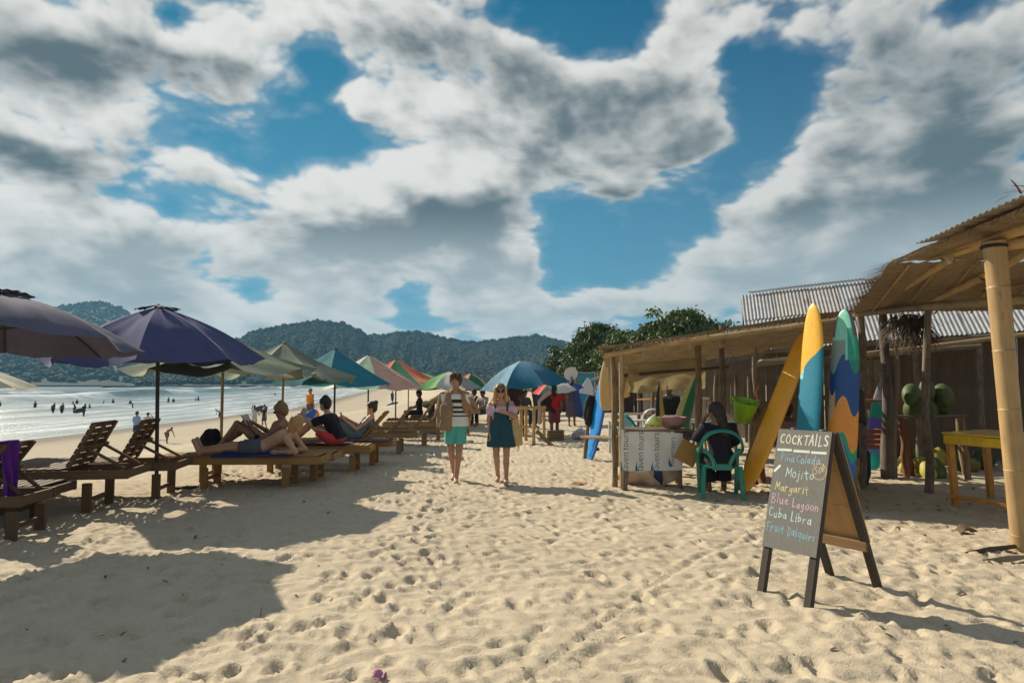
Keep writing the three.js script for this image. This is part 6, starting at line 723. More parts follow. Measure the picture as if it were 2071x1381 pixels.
// J: pelvis, neck, head (centre), look (direction of the face), shL shR elL elR wrL wrR hipL hipR knL knR anL anR toL toR; L is the side at the picture's left when the figure faces us
function frameOf(J) {
  const U = J.neck.clone().sub(J.pelvis).normalize(), R = J.shR.clone().sub(J.shL); R.sub(U.clone().multiplyScalar(R.dot(U))).normalize(); const F = R.clone().cross(U);
  const HU = (J.headUp ?? J.head.clone().sub(J.neck)).clone().normalize(), HF = J.look.clone().normalize(); HF.sub(HU.clone().multiplyScalar(HF.dot(HU))).normalize(); const HR = HU.clone().cross(HF);
  return { U, R, F, HU, HF, HR };
}
function bodyPrims(J, o = {}) {
  const { U, R, F, HU, HF, HR } = frameOf(J), s = o.s ?? 1, w = (o.fem ? 0.9 : 1) * s, p = [], P = (c, u, r, f) => c.clone().addScaledVector(U, u * s).addScaledVector(R, r * s).addScaledVector(F, f * s), chest = mid(J.pelvis, J.neck, 0.68), waist = mid(J.pelvis, J.neck, 0.34);
  p.push(cap(P(J.pelvis, 0.02, -0.07, 0), P(J.pelvis, 0.02, 0.07, 0), (o.fem ? 0.112 : 0.1) * s), cap(P(J.pelvis, -0.03, -0.06, -0.035), P(J.pelvis, -0.03, 0.06, -0.035), 0.085 * s));
  p.push(cap(P(waist, 0, -0.05, 0), P(chest, -0.05, -0.07, 0), 0.086 * w, 0.092 * w), cap(P(waist, 0, 0.05, 0), P(chest, -0.05, 0.07, 0), 0.086 * w, 0.092 * w), cap(P(J.pelvis, 0.04, -0.05, 0.01), P(waist, 0, -0.05, 0.01), 0.092 * s, 0.084 * w), cap(P(J.pelvis, 0.04, 0.05, 0.01), P(waist, 0, 0.05, 0.01), 0.092 * s, 0.084 * w));
  p.push(cap(P(chest, 0.03, -0.09, -0.005), P(chest, 0.03, 0.09, -0.005), 0.098 * w), cap(mid(J.shL, J.neck, 0.25).addScaledVector(U, -0.03 * s), mid(J.shR, J.neck, 0.25).addScaledVector(U, -0.03 * s), 0.064 * w));
  if (o.fem) for (const k of [-1, 1]) p.push(egg(P(chest, 0.01, k * 0.075, 0.075), 0.06 * s, 0.06 * s, 0.055 * s));
  const hs = o.head ?? s, H = (r, u, f) => J.head.clone().addScaledVector(HR, r * hs).addScaledVector(HU, u * hs).addScaledVector(HF, f * hs), E = (c, a, b, d) => egg(c, a * hs, b * hs, d * hs, HR, HU, HF);
  p.push(cap(P(J.neck, -0.04, 0, -0.01), H(0, -0.05, -0.02), 0.056 * w, 0.05 * w), cap(mid(J.neck, J.shL, 0.15), mid(J.neck, J.shL, 0.85), 0.05 * w, 0.045 * w), cap(mid(J.neck, J.shR, 0.15), mid(J.neck, J.shR, 0.85), 0.05 * w, 0.045 * w));
  p.push(E(H(0, 0.03, -0.012), 0.074, 0.088, 0.094), E(H(0, -0.03, 0.018), 0.064, 0.085, 0.07), E(H(0, -0.085, 0.048), 0.034, 0.026, 0.03));
  if (o.face) { p.push(cap(H(0, 0.005, 0.086), H(0, -0.03, 0.104), 0.009 * hs, 0.0125 * hs), cap(H(-0.035, 0.022, 0.076), H(0.035, 0.022, 0.076), 0.013 * hs), cap(H(-0.018, -0.056, 0.081), H(0.018, -0.056, 0.081), 0.007 * hs), cap(H(-0.015, -0.066, 0.078), H(0.015, -0.066, 0.078), 0.008 * hs), E(H(-0.042, -0.025, 0.05), 0.024, 0.02, 0.025), E(H(0.042, -0.025, 0.05), 0.024, 0.02, 0.025)); }
  for (const k of [-1, 1]) p.push(E(H(k * 0.074, -0.005, -0.012), 0.011, 0.03, 0.018));
  for (const q of ['L', 'R']) {
    const sh = J['sh' + q], el = J['el' + q], wr = J['wr' + q], k = q === 'L' ? -1 : 1; p.push(cap(sh, mid(sh, el, 0.4), 0.055 * w, 0.047 * w), cap(mid(sh, el, 0.4), el, 0.047 * w, 0.037 * w), cap(el, mid(el, wr, 0.35), 0.038 * w, 0.039 * w), cap(mid(el, wr, 0.35), wr, 0.039 * w, 0.026 * w));
    // hand: palm, four fingers of different lengths with a bend, thumb from the side of the palm
    const d = (J['hd' + q] ?? wr.clone().sub(el)).clone().normalize(), side = (J['hs' + q] ?? F).clone().sub(d.clone().multiplyScalar((J['hs' + q] ?? F).dot(d))).normalize(), nrm = side.clone().cross(d).multiplyScalar(k), h = 0.95 * s, Q = (a, b, c) => wr.clone().addScaledVector(d, a * h).addScaledVector(side, b * h).addScaledVector(nrm, c * h), cl = J['curl' + q] ?? 0.35;
    p.push(cap(Q(0.02, 0.014, 0), Q(0.075, 0.022, 0), 0.019 * h, 0.015 * h), cap(Q(0.02, -0.012, 0), Q(0.075, -0.022, 0), 0.019 * h, 0.014 * h));
    if (o.fingers !== false) { [[0.03, 0.074], [0.0105, 0.082], [-0.0095, 0.077], [-0.0285, 0.06]].forEach(([b, l]) => { const a = Q(0.082, b * 0.9, 0), m = Q(0.082 + l * 0.5, b, l * 0.35 * cl), e = Q(0.082 + l * (0.95 - 0.45 * cl), b, l * (0.3 + 0.9 * cl) * cl * 1.3); p.push(cap(a, m, 0.0088 * h, 0.0082 * h), cap(m, e, 0.0082 * h, 0.007 * h)); }); p.push(cap(Q(0.025, 0.022, 0.004), Q(0.055, 0.045, 0.014), 0.0115 * h, 0.01 * h), cap(Q(0.055, 0.045, 0.014), Q(0.085, 0.048, 0.02), 0.0098 * h, 0.008 * h)); }
    const hip = J['hip' + q], kn = J['kn' + q], an = J['an' + q], to = J['to' + q]; p.push(cap(hip, mid(hip, kn, 0.45), 0.082 * s, 0.073 * s), cap(mid(hip, kn, 0.45), kn, 0.073 * s, 0.05 * s));
    const sh1 = an.clone().sub(kn), back = to.clone().sub(an).negate(); back.sub(sh1.clone().multiplyScalar(back.dot(sh1) / sh1.lengthSq())).normalize(); const calf = mid(kn, an, 0.3).addScaledVector(back, 0.018 * s);
    p.push(cap(kn, calf, 0.049 * s, 0.051 * s), cap(calf, an, 0.05 * s, 0.03 * s), cap(kn, an, 0.04 * s, 0.03 * s)); const f = to.clone().sub(an).normalize(), heel = an.clone().addScaledVector(f, -0.045 * s).addScaledVector(sh1.clone().normalize(), 0.035 * s); p.push(cap(heel, an, 0.031 * s, 0.033 * s), cap(mid(an, to, 0.15).addScaledVector(sh1.clone().normalize(), 0.02 * s), to, 0.036 * s, 0.026 * s), cap(heel, to, 0.026 * s, 0.024 * s), cap(to.clone().addScaledVector(R, -0.022 * s), to.clone().addScaledVector(R, 0.022 * s).addScaledVector(f, 0.012 * s), 0.018 * s));
  }
  return p;
}
// clothing: the body's own capsules, grown, and cut where the garment ends
function cloth(prims, grow, cut, folds = 0.004, freq = 14) { const g = prims.map((p) => (p.e ? { ...p, rx: p.rx + grow, ry: p.ry + grow, rz: p.rz + grow } : { ...p, ra: p.ra + grow, rb: p.rb + grow })); return [g, (d, x, y, z) => Math.max(d + folds * noise3(x * freq, y * freq * 0.55, z * freq), cut(x, y, z))]; }
const wear = (t, name, prims, grow, cut, cell, m, folds, label) => { const [g, ex] = cloth(prims, grow, cut, folds); return part(t, name, blobGeo(g, cell, 0.035, ex), m, label); };
const away = (c, n) => { const k = n.clone().normalize(), e = c.dot(k); return (x, y, z) => x * k.x + y * k.y + z * k.z - e; };   // negative behind the plane
const both = (...f) => (x, y, z) => Math.max(...f.map((q) => q(x, y, z)));
const limb = (J, q, a, b, r0, r1) => cap(J[a + q].clone(), J[b + q].clone(), r0, r1);
function torso(J, o = {}) { return bodyPrims(J, { ...o, fingers: false }).slice(0, o.fem ? 10 : 8); }
function eyes(t, J, hs, m) { const { HU, HF, HR } = frameOf(J); for (const k of [-1, 1]) { const c = J.head.clone().addScaledVector(HR, k * 0.031 * hs).addScaledVector(HU, 0.004 * hs).addScaledVector(HF, 0.078 * hs); part(t, 'eye', ballGeo(0.0125 * hs, c.x, c.y, c.z, 1.15, 0.75, 0.8, 10), mat('plain', 0.6, 0.58, 0.55, { roughness: 0.25 })); const i = c.clone().addScaledVector(HF, 0.0075 * hs); part(t, 'iris', ballGeo(0.0055 * hs, i.x, i.y, i.z, 1, 1, 0.6, 8), mat('plain', 0.02, 0.012, 0.008, { roughness: 0.2 })); const b = J.head.clone().addScaledVector(HF, 0.088 * hs).addScaledVector(HU, 0.031 * hs); part(t, 'eyebrow', tubeGeo([b.clone().addScaledVector(HR, k * 0.013 * hs).addScaledVector(HU, -0.003 * hs), b.clone().addScaledVector(HR, k * 0.03 * hs).addScaledVector(HU, 0.004 * hs), b.clone().addScaledVector(HR, k * 0.047 * hs).addScaledVector(HF, -0.012 * hs)], [0.004 * hs, 0.003 * hs], 6, 6), m); }
  const l = J.head.clone().addScaledVector(HF, 0.0835 * hs).addScaledVector(HU, -0.06 * hs); part(t, 'lips', tubeGeo([l.clone().addScaledVector(HR, -0.022 * hs).addScaledVector(HF, -0.006 * hs).addScaledVector(HU, 0.004 * hs), l.clone().addScaledVector(HF, 0.006 * hs), l.clone().addScaledVector(HR, 0.022 * hs).addScaledVector(HF, -0.006 * hs).addScaledVector(HU, 0.004 * hs)], [0.004 * hs, 0.007 * hs, 0.004 * hs], 7, 8), mat('skin', 0.36, 0.14, 0.11)); }
function hairCap(t, J, hs, m, o = {}) {                              // scalp hair, clear of the face
  const { HU, HF, HR } = frameOf(J), H = (r, u, f) => J.head.clone().addScaledVector(HR, r * hs).addScaledVector(HU, u * hs).addScaledVector(HF, f * hs), v = o.vol ?? 0.012, p = [egg(H(0, 0.042, -0.02), (0.076 + v) * hs, (0.084 + v) * hs, (0.094 + v) * hs, HR, HU, HF), egg(H(0, 0.0, -0.055), (0.07 + v) * hs, (0.085 + v) * hs, (0.05 + v) * hs, HR, HU, HF), ...(o.extra ?? []).map((f) => f(H))];
  const face = egg(H(0, (o.line ?? -0.028), 0.09), 0.068 * hs, 0.09 * hs, 0.075 * hs, HR, HU, HF), n = o.curl ?? 0.006, fr = o.freq ?? 40;
  return part(t, 'hair', blobGeo(p, o.cell ?? 0.012, 0.02, (d, x, y, z) => Math.max(d + n * noise3(x * fr, y * fr, z * fr), o.open ? -1e9 : -primDist(face, x, y, z))), m);
}
function person(label, p, turn, group) { return thing('person', label, 'person', p, turn, group); }
const VJ = (o) => Object.fromEntries(Object.entries(o).map(([k, v]) => [k, Array.isArray(v) ? V(...v) : v]));
// ---------------------------------------------------------------- the man walking towards us
{
  const p = foot(921, 974), t = person('man walking towards the viewer in striped t-shirt, tan jacket over shoulders, mint shorts', p), J = VJ({ pelvis: [0.0, 0.93, 0], neck: [-0.005, 1.46, 0.0], head: [-0.005, 1.625, 0.035], headUp: [0.02, 1, 0.06], look: [-0.06, -0.1, 1], shL: [-0.19, 1.405, -0.01], shR: [0.18, 1.405, -0.01], elL: [-0.235, 1.14, -0.01], elR: [0.215, 1.12, -0.06], wrL: [-0.2, 0.92, 0.12], wrR: [0.205, 0.87, -0.02], hipL: [-0.085, 0.89, 0], hipR: [0.085, 0.89, 0], knL: [-0.075, 0.5, 0.02], knR: [0.065, 0.49, 0.11], anL: [-0.045, 0.13, -0.22], anR: [0.02, 0.075, 0.14], toL: [-0.05, 0.03, -0.1], toR: [0.035, 0.025, 0.3], hsL: [0.6, 0, 0.8], hsR: [0.2, 0, 1], curlL: 0.6 });
  const body = bodyPrims(J, { face: true }); part(t, 'body', blobGeo(body, 0.0075, 0.022), mat('skin', 0.4, 0.215, 0.135)); eyes(t, J, 1, HAIR.dark);
  hairCap(t, J, 1, HAIR.brown, { vol: 0.026, curl: 0.02, freq: 34, cell: 0.008, line: -0.038, extra: [(H) => egg(H(-0.03, 0.1, 0.03), 0.06, 0.045, 0.06), (H) => egg(H(0.04, 0.1, 0.02), 0.055, 0.045, 0.06)] });
  const T = torso(J), arm = (q) => [cap(J['sh' + q], mid(J['sh' + q], J['el' + q], 0.62), 0.068, 0.066), cap(mid(J.neck, J['sh' + q], 0.3).add(V(0, -0.02, 0)), J['sh' + q], 0.06, 0.066)];
  const shirt = [...T, ...arm('L'), ...arm('R'), cap(V(-0.07, 0.9, 0), V(-0.08, 1.1, 0), 0.132, 0.104), cap(V(0.07, 0.9, 0), V(0.08, 1.1, 0), 0.132, 0.104)], cutT = both(away(V(0, 0.9, 0), V(0, -1, 0)), away(V(0, 1.445, 0.0), V(0, 1, 0.45)), (x, y) => -(y - 0.0) - 9);
  wear(t, 't_shirt', shirt, 0.014, cutT, 0.0085, mat('knit', 0.72, 0.7, 0.66), 0.006);
  for (const [y0, y1] of [[1.275, 1.335], [1.185, 1.225], [1.11, 1.15], [1.055, 1.078]]) wear(t, 'stripe', T.concat(shirt.slice(-2)), 0.0185, both(away(V(0, y0, 0), V(0, -1, 0)), away(V(0, y1, 0), V(0, 1, 0))), 0.0085, mat('knit', 0.03, 0.028, 0.034), 0.006);
  const leg = (q, l) => [cap(J['hip' + q], mid(J['hip' + q], J['kn' + q], 0.75), 0.093, 0.092)], sh = [...T.slice(0, 2), ...leg('L'), ...leg('R'), cap(V(-0.07, 0.94, 0), V(0.07, 0.94, 0), 0.115)];
  wear(t, 'shorts', sh, 0.012, both(away(V(0, 0.615, 0), V(0, -1, 0)), away(V(0, 0.945, 0), V(0, 1, 0))), 0.0085, mat('knit', 0.1, 0.42, 0.36), 0.008);
  const jk = [cap(V(-0.06, 1.43, 0.0), V(-0.2, 1.39, 0.0), 0.06, 0.07), cap(V(-0.12, 1.4, 0.08), V(-0.1, 1.15, 0.14), 0.05, 0.065), cap(V(-0.1, 1.15, 0.14), V(-0.13, 0.88, 0.13), 0.065, 0.075), cap(V(-0.23, 1.38, 0.0), V(-0.27, 1.1, 0.05), 0.06, 0.06), cap(V(-0.27, 1.1, 0.05), V(-0.24, 0.91, 0.08), 0.06, 0.062), cap(V(-0.18, 1.2, 0.1), V(-0.19, 0.9, 0.12), 0.07, 0.07), cap(V(0.06, 1.43, 0.0), V(0.2, 1.38, 0.0), 0.056, 0.066), cap(V(0.115, 1.4, 0.08), V(0.17, 1.14, 0.1), 0.045, 0.04), cap(V(0.21, 1.36, 0.0), V(0.375, 1.12, -0.02), 0.055, 0.03), cap(V(0.16, 1.25, 0.07), V(0.3, 1.12, 0.03), 0.05, 0.035), cap(V(0.2, 1.2, -0.02), V(0.24, 1.06, -0.02), 0.05, 0.03), cap(V(-0.16, 1.4, -0.08), V(0.16, 1.4, -0.08), 0.07), cap(V(-0.12, 1.4, -0.08), V(-0.13, 1.0, -0.1), 0.08), cap(V(0.12, 1.4, -0.08), V(0.14, 1.05, -0.1), 0.08), cap(V(-0.06, 1.46, 0.04), V(-0.03, 1.49, -0.06), 0.03), cap(V(0.06, 1.46, 0.04), V(0.03, 1.49, -0.06), 0.03)];
  part(t, 'jacket', blobGeo(jk, 0.0085, 0.03, (d, x, y, z) => Math.max(d + 0.012 * noise3(x * 17, y * 5, z * 17) + 0.005 * noise3(x * 34, y * 14, z * 34), Math.max(-(y - 0.845 - 0.03 * noise3(x * 8, 1, z * 8)), z > 0.02 && x > -0.045 + 0.05 * (1.4 - y) && x < 0.1 - 0.09 * (y - 1.3) && y < 1.45 ? 0.03 : -1))), mat('cloth', 0.36, 0.23, 0.125));
}
// ---------------------------------------------------------------- the woman beside him
{
  const p = foot(1014, 977), t = person('woman walking towards the viewer in dungaree shorts, sunglasses and long fair hair', p), s = 0.92, J = VJ({ pelvis: [0.0, 0.83, 0], neck: [-0.01, 1.3, 0.0], head: [-0.015, 1.452, 0.03], headUp: [-0.03, 1, 0.03], look: [0.05, -0.08, 1], shL: [-0.165, 1.255, 0], shR: [0.155, 1.255, 0], elL: [-0.205, 1.0, -0.03], elR: [0.24, 1.03, 0.02], wrL: [-0.185, 0.79, 0.06], wrR: [0.09, 1.11, 0.18], hipL: [-0.085, 0.79, 0], hipR: [0.085, 0.79, 0], knL: [-0.08, 0.44, 0.05], knR: [0.08, 0.44, 0.13], anL: [-0.06, 0.085, -0.2], anR: [0.075, 0.075, 0.17], toL: [-0.065, 0.03, -0.07], toR: [0.08, 0.025, 0.31], hsL: [0.3, 0, 1], hsR: [0, 1, 0.2], hdR: [-0.8, 0.35, 0.1], curlR: 0.5 });
  const body = bodyPrims(J, { s, fem: true, face: true, head: 0.95 }); part(t, 'body', blobGeo(body, 0.0075, 0.022), mat('skin', 0.45, 0.25, 0.155)); eyes(t, J, 0.95, HAIR.brown);
  const strand = (x0, y0, z0, x1, y1, z1, r) => (H) => cap(H(x0, y0, z0), H(x1, y1, z1), r, r * 0.7);
  hairCap(t, J, 0.95, mat('plain', 0.16, 0.085, 0.035, { roughness: 0.5 }), { vol: 0.014, curl: 0.008, freq: 30, cell: 0.008, line: -0.04 });
  part(t, 'hair', blobGeo([[-0.075, 0.05, 0.0, -0.1, -0.1, 0.0, 0.035], [-0.1, -0.1, 0.0, -0.115, -0.22, 0.03, 0.04], [-0.115, -0.2, 0.03, -0.1, -0.3, 0.05, 0.035], [0.075, 0.05, 0.0, 0.095, -0.1, 0.0, 0.032], [0.095, -0.1, 0.0, 0.11, -0.22, 0.02, 0.036], [0.11, -0.2, 0.02, 0.1, -0.27, 0.04, 0.03], [-0.05, 0.0, -0.09, -0.06, -0.26, -0.09, 0.05], [0.05, 0.0, -0.09, 0.06, -0.26, -0.09, 0.05]].map((a) => { const { HU, HF, HR } = frameOf(J), H = (r, u, f) => J.head.clone().addScaledVector(HR, r * 0.95).addScaledVector(HU, u * 0.95).addScaledVector(HF, f * 0.95); return strand(...a)(H); }), 0.008, 0.02, (d, x, y, z) => d + 0.009 * noise3(x * 45, y * 9, z * 45)), mat('plain', 0.5, 0.29, 0.1, { roughness: 0.5 }), 'fair loose lengths of hair');
  const { HU, HF, HR } = frameOf(J), H = (r, u, f) => J.head.clone().addScaledVector(HR, r).addScaledVector(HU, u).addScaledVector(HF, f), gl = [];
  for (const k of [-1, 1]) { const c = H(k * 0.034, 0.003, 0.09); gl.push(ballGeo(0.029, 0, 0, 0, 1, 0.92, 0.35, 14).applyMatrix4(new THREE.Matrix4().makeBasis(HR, HU, HF).setPosition(c)), tubeGeo([H(k * 0.062, 0.01, 0.082), H(k * 0.078, 0.012, 0.0)], [0.003], 5, 2)); } gl.push(tubeGeo([H(-0.01, 0.012, 0.098), H(0.01, 0.012, 0.098)], [0.003], 5, 2)); part(t, 'sunglasses', gl, mat('plain', 0.01, 0.008, 0.008, { roughness: 0.12 }));
  const T = torso(J, { s, fem: true }), top = [...T, cap(J.shL.clone().add(V(0.02, -0.03, 0)), mid(J.shL, J.elL, 0.45), 0.055, 0.062), cap(J.shR.clone().add(V(-0.02, -0.03, 0)), mid(J.shR, J.elR, 0.45), 0.055, 0.062)];
  wear(t, 'top', top, 0.012, both(away(V(0, 1.0, 0), V(0, -1, 0)), away(V(0, 1.222, 0), V(0, 1, 0.05))), 0.0085, mat('knit', 0.6, 0.42, 0.52), 0.007, 'lilac off-the-shoulder top');
  const sk = [...T, cap(V(-0.07, 0.84, 0), V(-0.095, 0.62, 0.02), 0.115, 0.125), cap(V(0.07, 0.84, 0), V(0.095, 0.62, 0.05), 0.115, 0.125), cap(V(-0.05, 0.95, 0.01), V(0.05, 0.95, 0.01), 0.1)];
  wear(t, 'dungarees', sk, 0.017, both(away(V(0, 0.575, 0), V(0, -1, 0)), (x, y, z) => y - (z > 0.03 ? 1.125 : 0.98), (x, y) => (y > 1.0 ? Math.abs(x) - 0.125 : -1)), 0.0085, mat('cloth', 0.02, 0.085, 0.12), 0.008);
  for (const k of [-1, 1]) part(t, 'strap', tubeGeo([V(k * 0.085, 1.1, 0.125), V(k * 0.095, 1.2, 0.115), V(k * 0.1, 1.3, 0.035), V(k * 0.08, 1.25, -0.1)], [0.017], 8, 16, 0, 0.35), mat('cloth', 0.03, 0.09, 0.12));
  part(t, 'bag', blobGeo([cap(V(0.2, 1.2, 0.03), V(0.23, 1.0, 0.03), 0.018, 0.03), cap(V(0.2, 0.98, 0.03), V(0.24, 0.66, 0.04), 0.05, 0.075), cap(V(0.25, 0.95, 0.0), V(0.29, 0.64, 0.02), 0.03, 0.05)], 0.009, 0.03, (d, x, y, z) => d + 0.008 * noise3(x * 16, y * 6, z * 16)), mat('cloth', 0.62, 0.46, 0.24), 'long cream cloth bag hanging from her shoulder');
}
// ---------------------------------------------------------------- generic standing figure
function standing(label, p, o = {}) {
  const t = person(label, p, o.turn ?? 0, o.group), s = (o.h ?? 1.7) / 1.72, st = o.stride ?? 0.12, L = o.armL ?? [[-0.22, 1.14, 0], [-0.21, 0.88, 0.05]], R = o.armR ?? [[0.22, 1.14, 0], [0.21, 0.88, 0.05]], b = o.bend ?? 0;
  const sc = (a) => V(a[0] * s, a[1] * s, a[2] * s), bz = (y) => b * Math.max(0, y - 0.93), J = { pelvis: sc([0, 0.93, -b * 0.15]), neck: sc([0, 1.44 - b * 0.2, bz(1.44)]), head: sc([0, 1.595 - b * 0.27, bz(1.62) + 0.03]), look: sc(o.look ?? [0, -0.05, 1]), shL: sc([-0.18, 1.39 - b * 0.18, bz(1.39)]), shR: sc([0.18, 1.39 - b * 0.18, bz(1.39)]), elL: sc(L[0]), elR: sc(R[0]), wrL: sc(L[1]), wrR: sc(R[1]), hipL: sc([-0.085, 0.89, 0]), hipR: sc([0.085, 0.89, 0]), knL: sc([-0.09, 0.48, st * 0.55 + 0.03]), knR: sc([0.09, 0.48, -st * 0.35 + 0.03]), anL: sc([-0.085, 0.08, st]), anR: sc([0.085, 0.085, -st]), toL: sc([-0.1, 0.025, st + 0.15]), toR: sc([0.1, 0.025, 0.15 - st]) };
  const c = o.cell ?? 0.02, body = bodyPrims(J, { s, fem: o.fem, fingers: c < 0.016 }); part(t, 'body', blobGeo(body, c, 0.03), o.skin ?? SKIN.tan); if (o.hair !== null) hairCap(t, J, s, o.hair ?? HAIR.dark, { cell: c, vol: c > 0.016 ? 0.008 : 0.016, curl: 0.004, extra: o.long ? [(H) => cap(H(0, 0, -0.07), H(0, -0.22, -0.1), 0.07 * s, 0.06 * s)] : o.bun ? [(H) => egg(H(0, 0.1, -0.08), 0.05 * s, 0.05 * s, 0.05 * s)] : [] });
  const T = torso(J, { s, fem: o.fem }); if (o.shirt) wear(t, 'shirt', [...T, ...['L', 'R'].map((q) => cap(J['sh' + q], mid(J['sh' + q], J['el' + q], o.sleeve ?? 0.6), 0.06 * s, 0.06 * s))], 0.014, both(away(V(0, 0.9 * s, 0), V(0, -1, 0)), away(J.neck.clone().add(V(0, -0.01, 0)), V(0, 1, 0.3))), c, o.shirt, 0.004);
  if (o.shorts) wear(t, 'shorts', [...T.slice(0, 2), ...['L', 'R'].map((q) => cap(J['hip' + q], mid(J['hip' + q], J['kn' + q], 0.8), 0.098 * s, 0.09 * s))], 0.012, both(away(V(0, (o.hem ?? 0.56) * s, 0), V(0, -1, 0)), away(V(0, 0.97 * s, 0), V(0, 1, 0))), c, o.shorts, 0.004);
  if (o.dress) wear(t, 'dress', [...T, cap(sc([-0.05, 0.9, 0]), sc([-0.09, 0.45, 0.02]), 0.12 * s, 0.14 * s), cap(sc([0.05, 0.9, 0]), sc([0.09, 0.45, 0.02]), 0.12 * s, 0.14 * s)], 0.015, both(away(V(0, (o.hem ?? 0.5) * s, 0), V(0, -1, 0)), away(V(0, 1.3 * s, 0), V(0, 1, 0))), c, o.dress, 0.005);
  t.userData.joints = undefined; delete t.userData.joints; return [t, J];
}
const kn = (r, g, b) => mat('knit', r, g, b);
{ // by the water's edge
  standing('man in a light blue long-sleeved shirt walking away along the wet sand with a backpack', G(-21.9, 40), { h: 1.74, turn: rad(160), shirt: kn(0.24, 0.38, 0.55), sleeve: 0.95, shorts: kn(0.03, 0.05, 0.1), skin: SKIN.tan, stride: 0.2 });
  const [w] = standing('woman in a pale top lifting a camera, half hidden by the indigo umbrella pole', G(-22, 41.4), { h: 1.62, turn: rad(175), fem: true, shirt: kn(0.6, 0.55, 0.48), shorts: kn(0.04, 0.04, 0.05), skin: SKIN.fair, hair: HAIR.brown, armL: [[-0.3, 1.32, 0.14], [-0.08, 1.58, 0.2]], armR: [[0.3, 1.32, 0.14], [0.08, 1.58, 0.2]] });
  standing('child bending over at the water edge right of the indigo pole', G(-19.1, 38), { h: 1.05, turn: rad(60), bend: 0.9, skin: SKIN.brown, shorts: kn(0.1, 0.08, 0.08), armL: [[-0.25, 0.95, 0.4], [-0.3, 0.6, 0.5]], armR: [[0.25, 0.95, 0.5], [0.35, 0.6, 0.6]] });
  standing('child crouching in the shallow wash left of the olive umbrella pole', at(445, 775, 70).setY(SEA - 0.1), { h: 1.2, bend: 0.7, turn: rad(-70), skin: SKIN.brown, shorts: kn(0.05, 0.05, 0.05), armL: [[-0.2, 0.9, 0.4], [-0.25, 0.6, 0.5]] });
  standing('person in pale clothes carrying a dark board on the head at the wet sand', G(-18.8, 50), { h: 1.7, turn: rad(170), shirt: kn(0.5, 0.5, 0.48), dress: kn(0.5, 0.5, 0.48), sleeve: 0.9, skin: SKIN.brown, armR: [[0.26, 1.5, 0.08], [0.2, 1.72, 0.12]], armL: [[-0.3, 1.2, 0], [-0.34, 1.0, 0.1]] });
  const bb = thing('bodyboard', 'small dark bodyboard held up by the person in pale clothes', 'bodyboard', at(524, 827, 49.8)); part(bb, 'board', boardGeo(1.0, 0.5, 0.06).rotateZ(-1.35).rotateX(0.5).translate(-0.3, -0.05, 0), mat('plain', 0.02, 0.06, 0.09, { roughness: 0.5 }));
  standing('person in black top looking down at a phone by the wet sand', G(-17.7, 49), { h: 1.72, turn: rad(-40), shirt: kn(0.02, 0.02, 0.025), shorts: kn(0.06, 0.06, 0.08), skin: SKIN.tan, look: [0, -0.5, 1], armL: [[-0.26, 1.15, 0.08], [-0.1, 1.24, 0.3]] });
  const [boy] = standing('boy in orange rash vest standing behind the sunbathers with a bodyboard', G(-8.5, 28.8), { h: 1.4, turn: rad(150), shirt: kn(0.66, 0.22, 0.03), sleeve: 0.3, shorts: kn(0.1, 0.1, 0.12), skin: SKIN.tan, hair: HAIR.light, cell: 0.015 });
  board('blue and orange bodyboard carried by the boy behind the sunbathers', { foot: at(609, 884, 28.2), tip: at(640, 829, 28.4), face: V(0.1, 0.35, 0.9), w: 0.75, th: 0.07, nose: 0.5, fin: false, skin: (u, v) => (u > 0.55 + 0.2 * (v - 0.5) ? [0.72, 0.24, 0.03] : u > 0.53 + 0.2 * (v - 0.5) ? [0.6, 0.6, 0.6] : [0.01, 0.08, 0.36]) });
  standing('far surfer with a blue board under the arm, seen under the patchwork umbrella', G(-14, 80), { h: 1.7, turn: rad(60), skin: SKIN.brown, shorts: kn(0.03, 0.05, 0.12), shirt: kn(0.04, 0.06, 0.14), cell: 0.025 });
  board('far blue surfboard carried by the surfer under the patchwork umbrella', { foot: at(780, 823, 79.5), tip: at(806, 814, 79.5), face: V(0, 0.3, 0.9), w: 0.5, fin: false, skin: () => [0.03, 0.1, 0.3] });
}
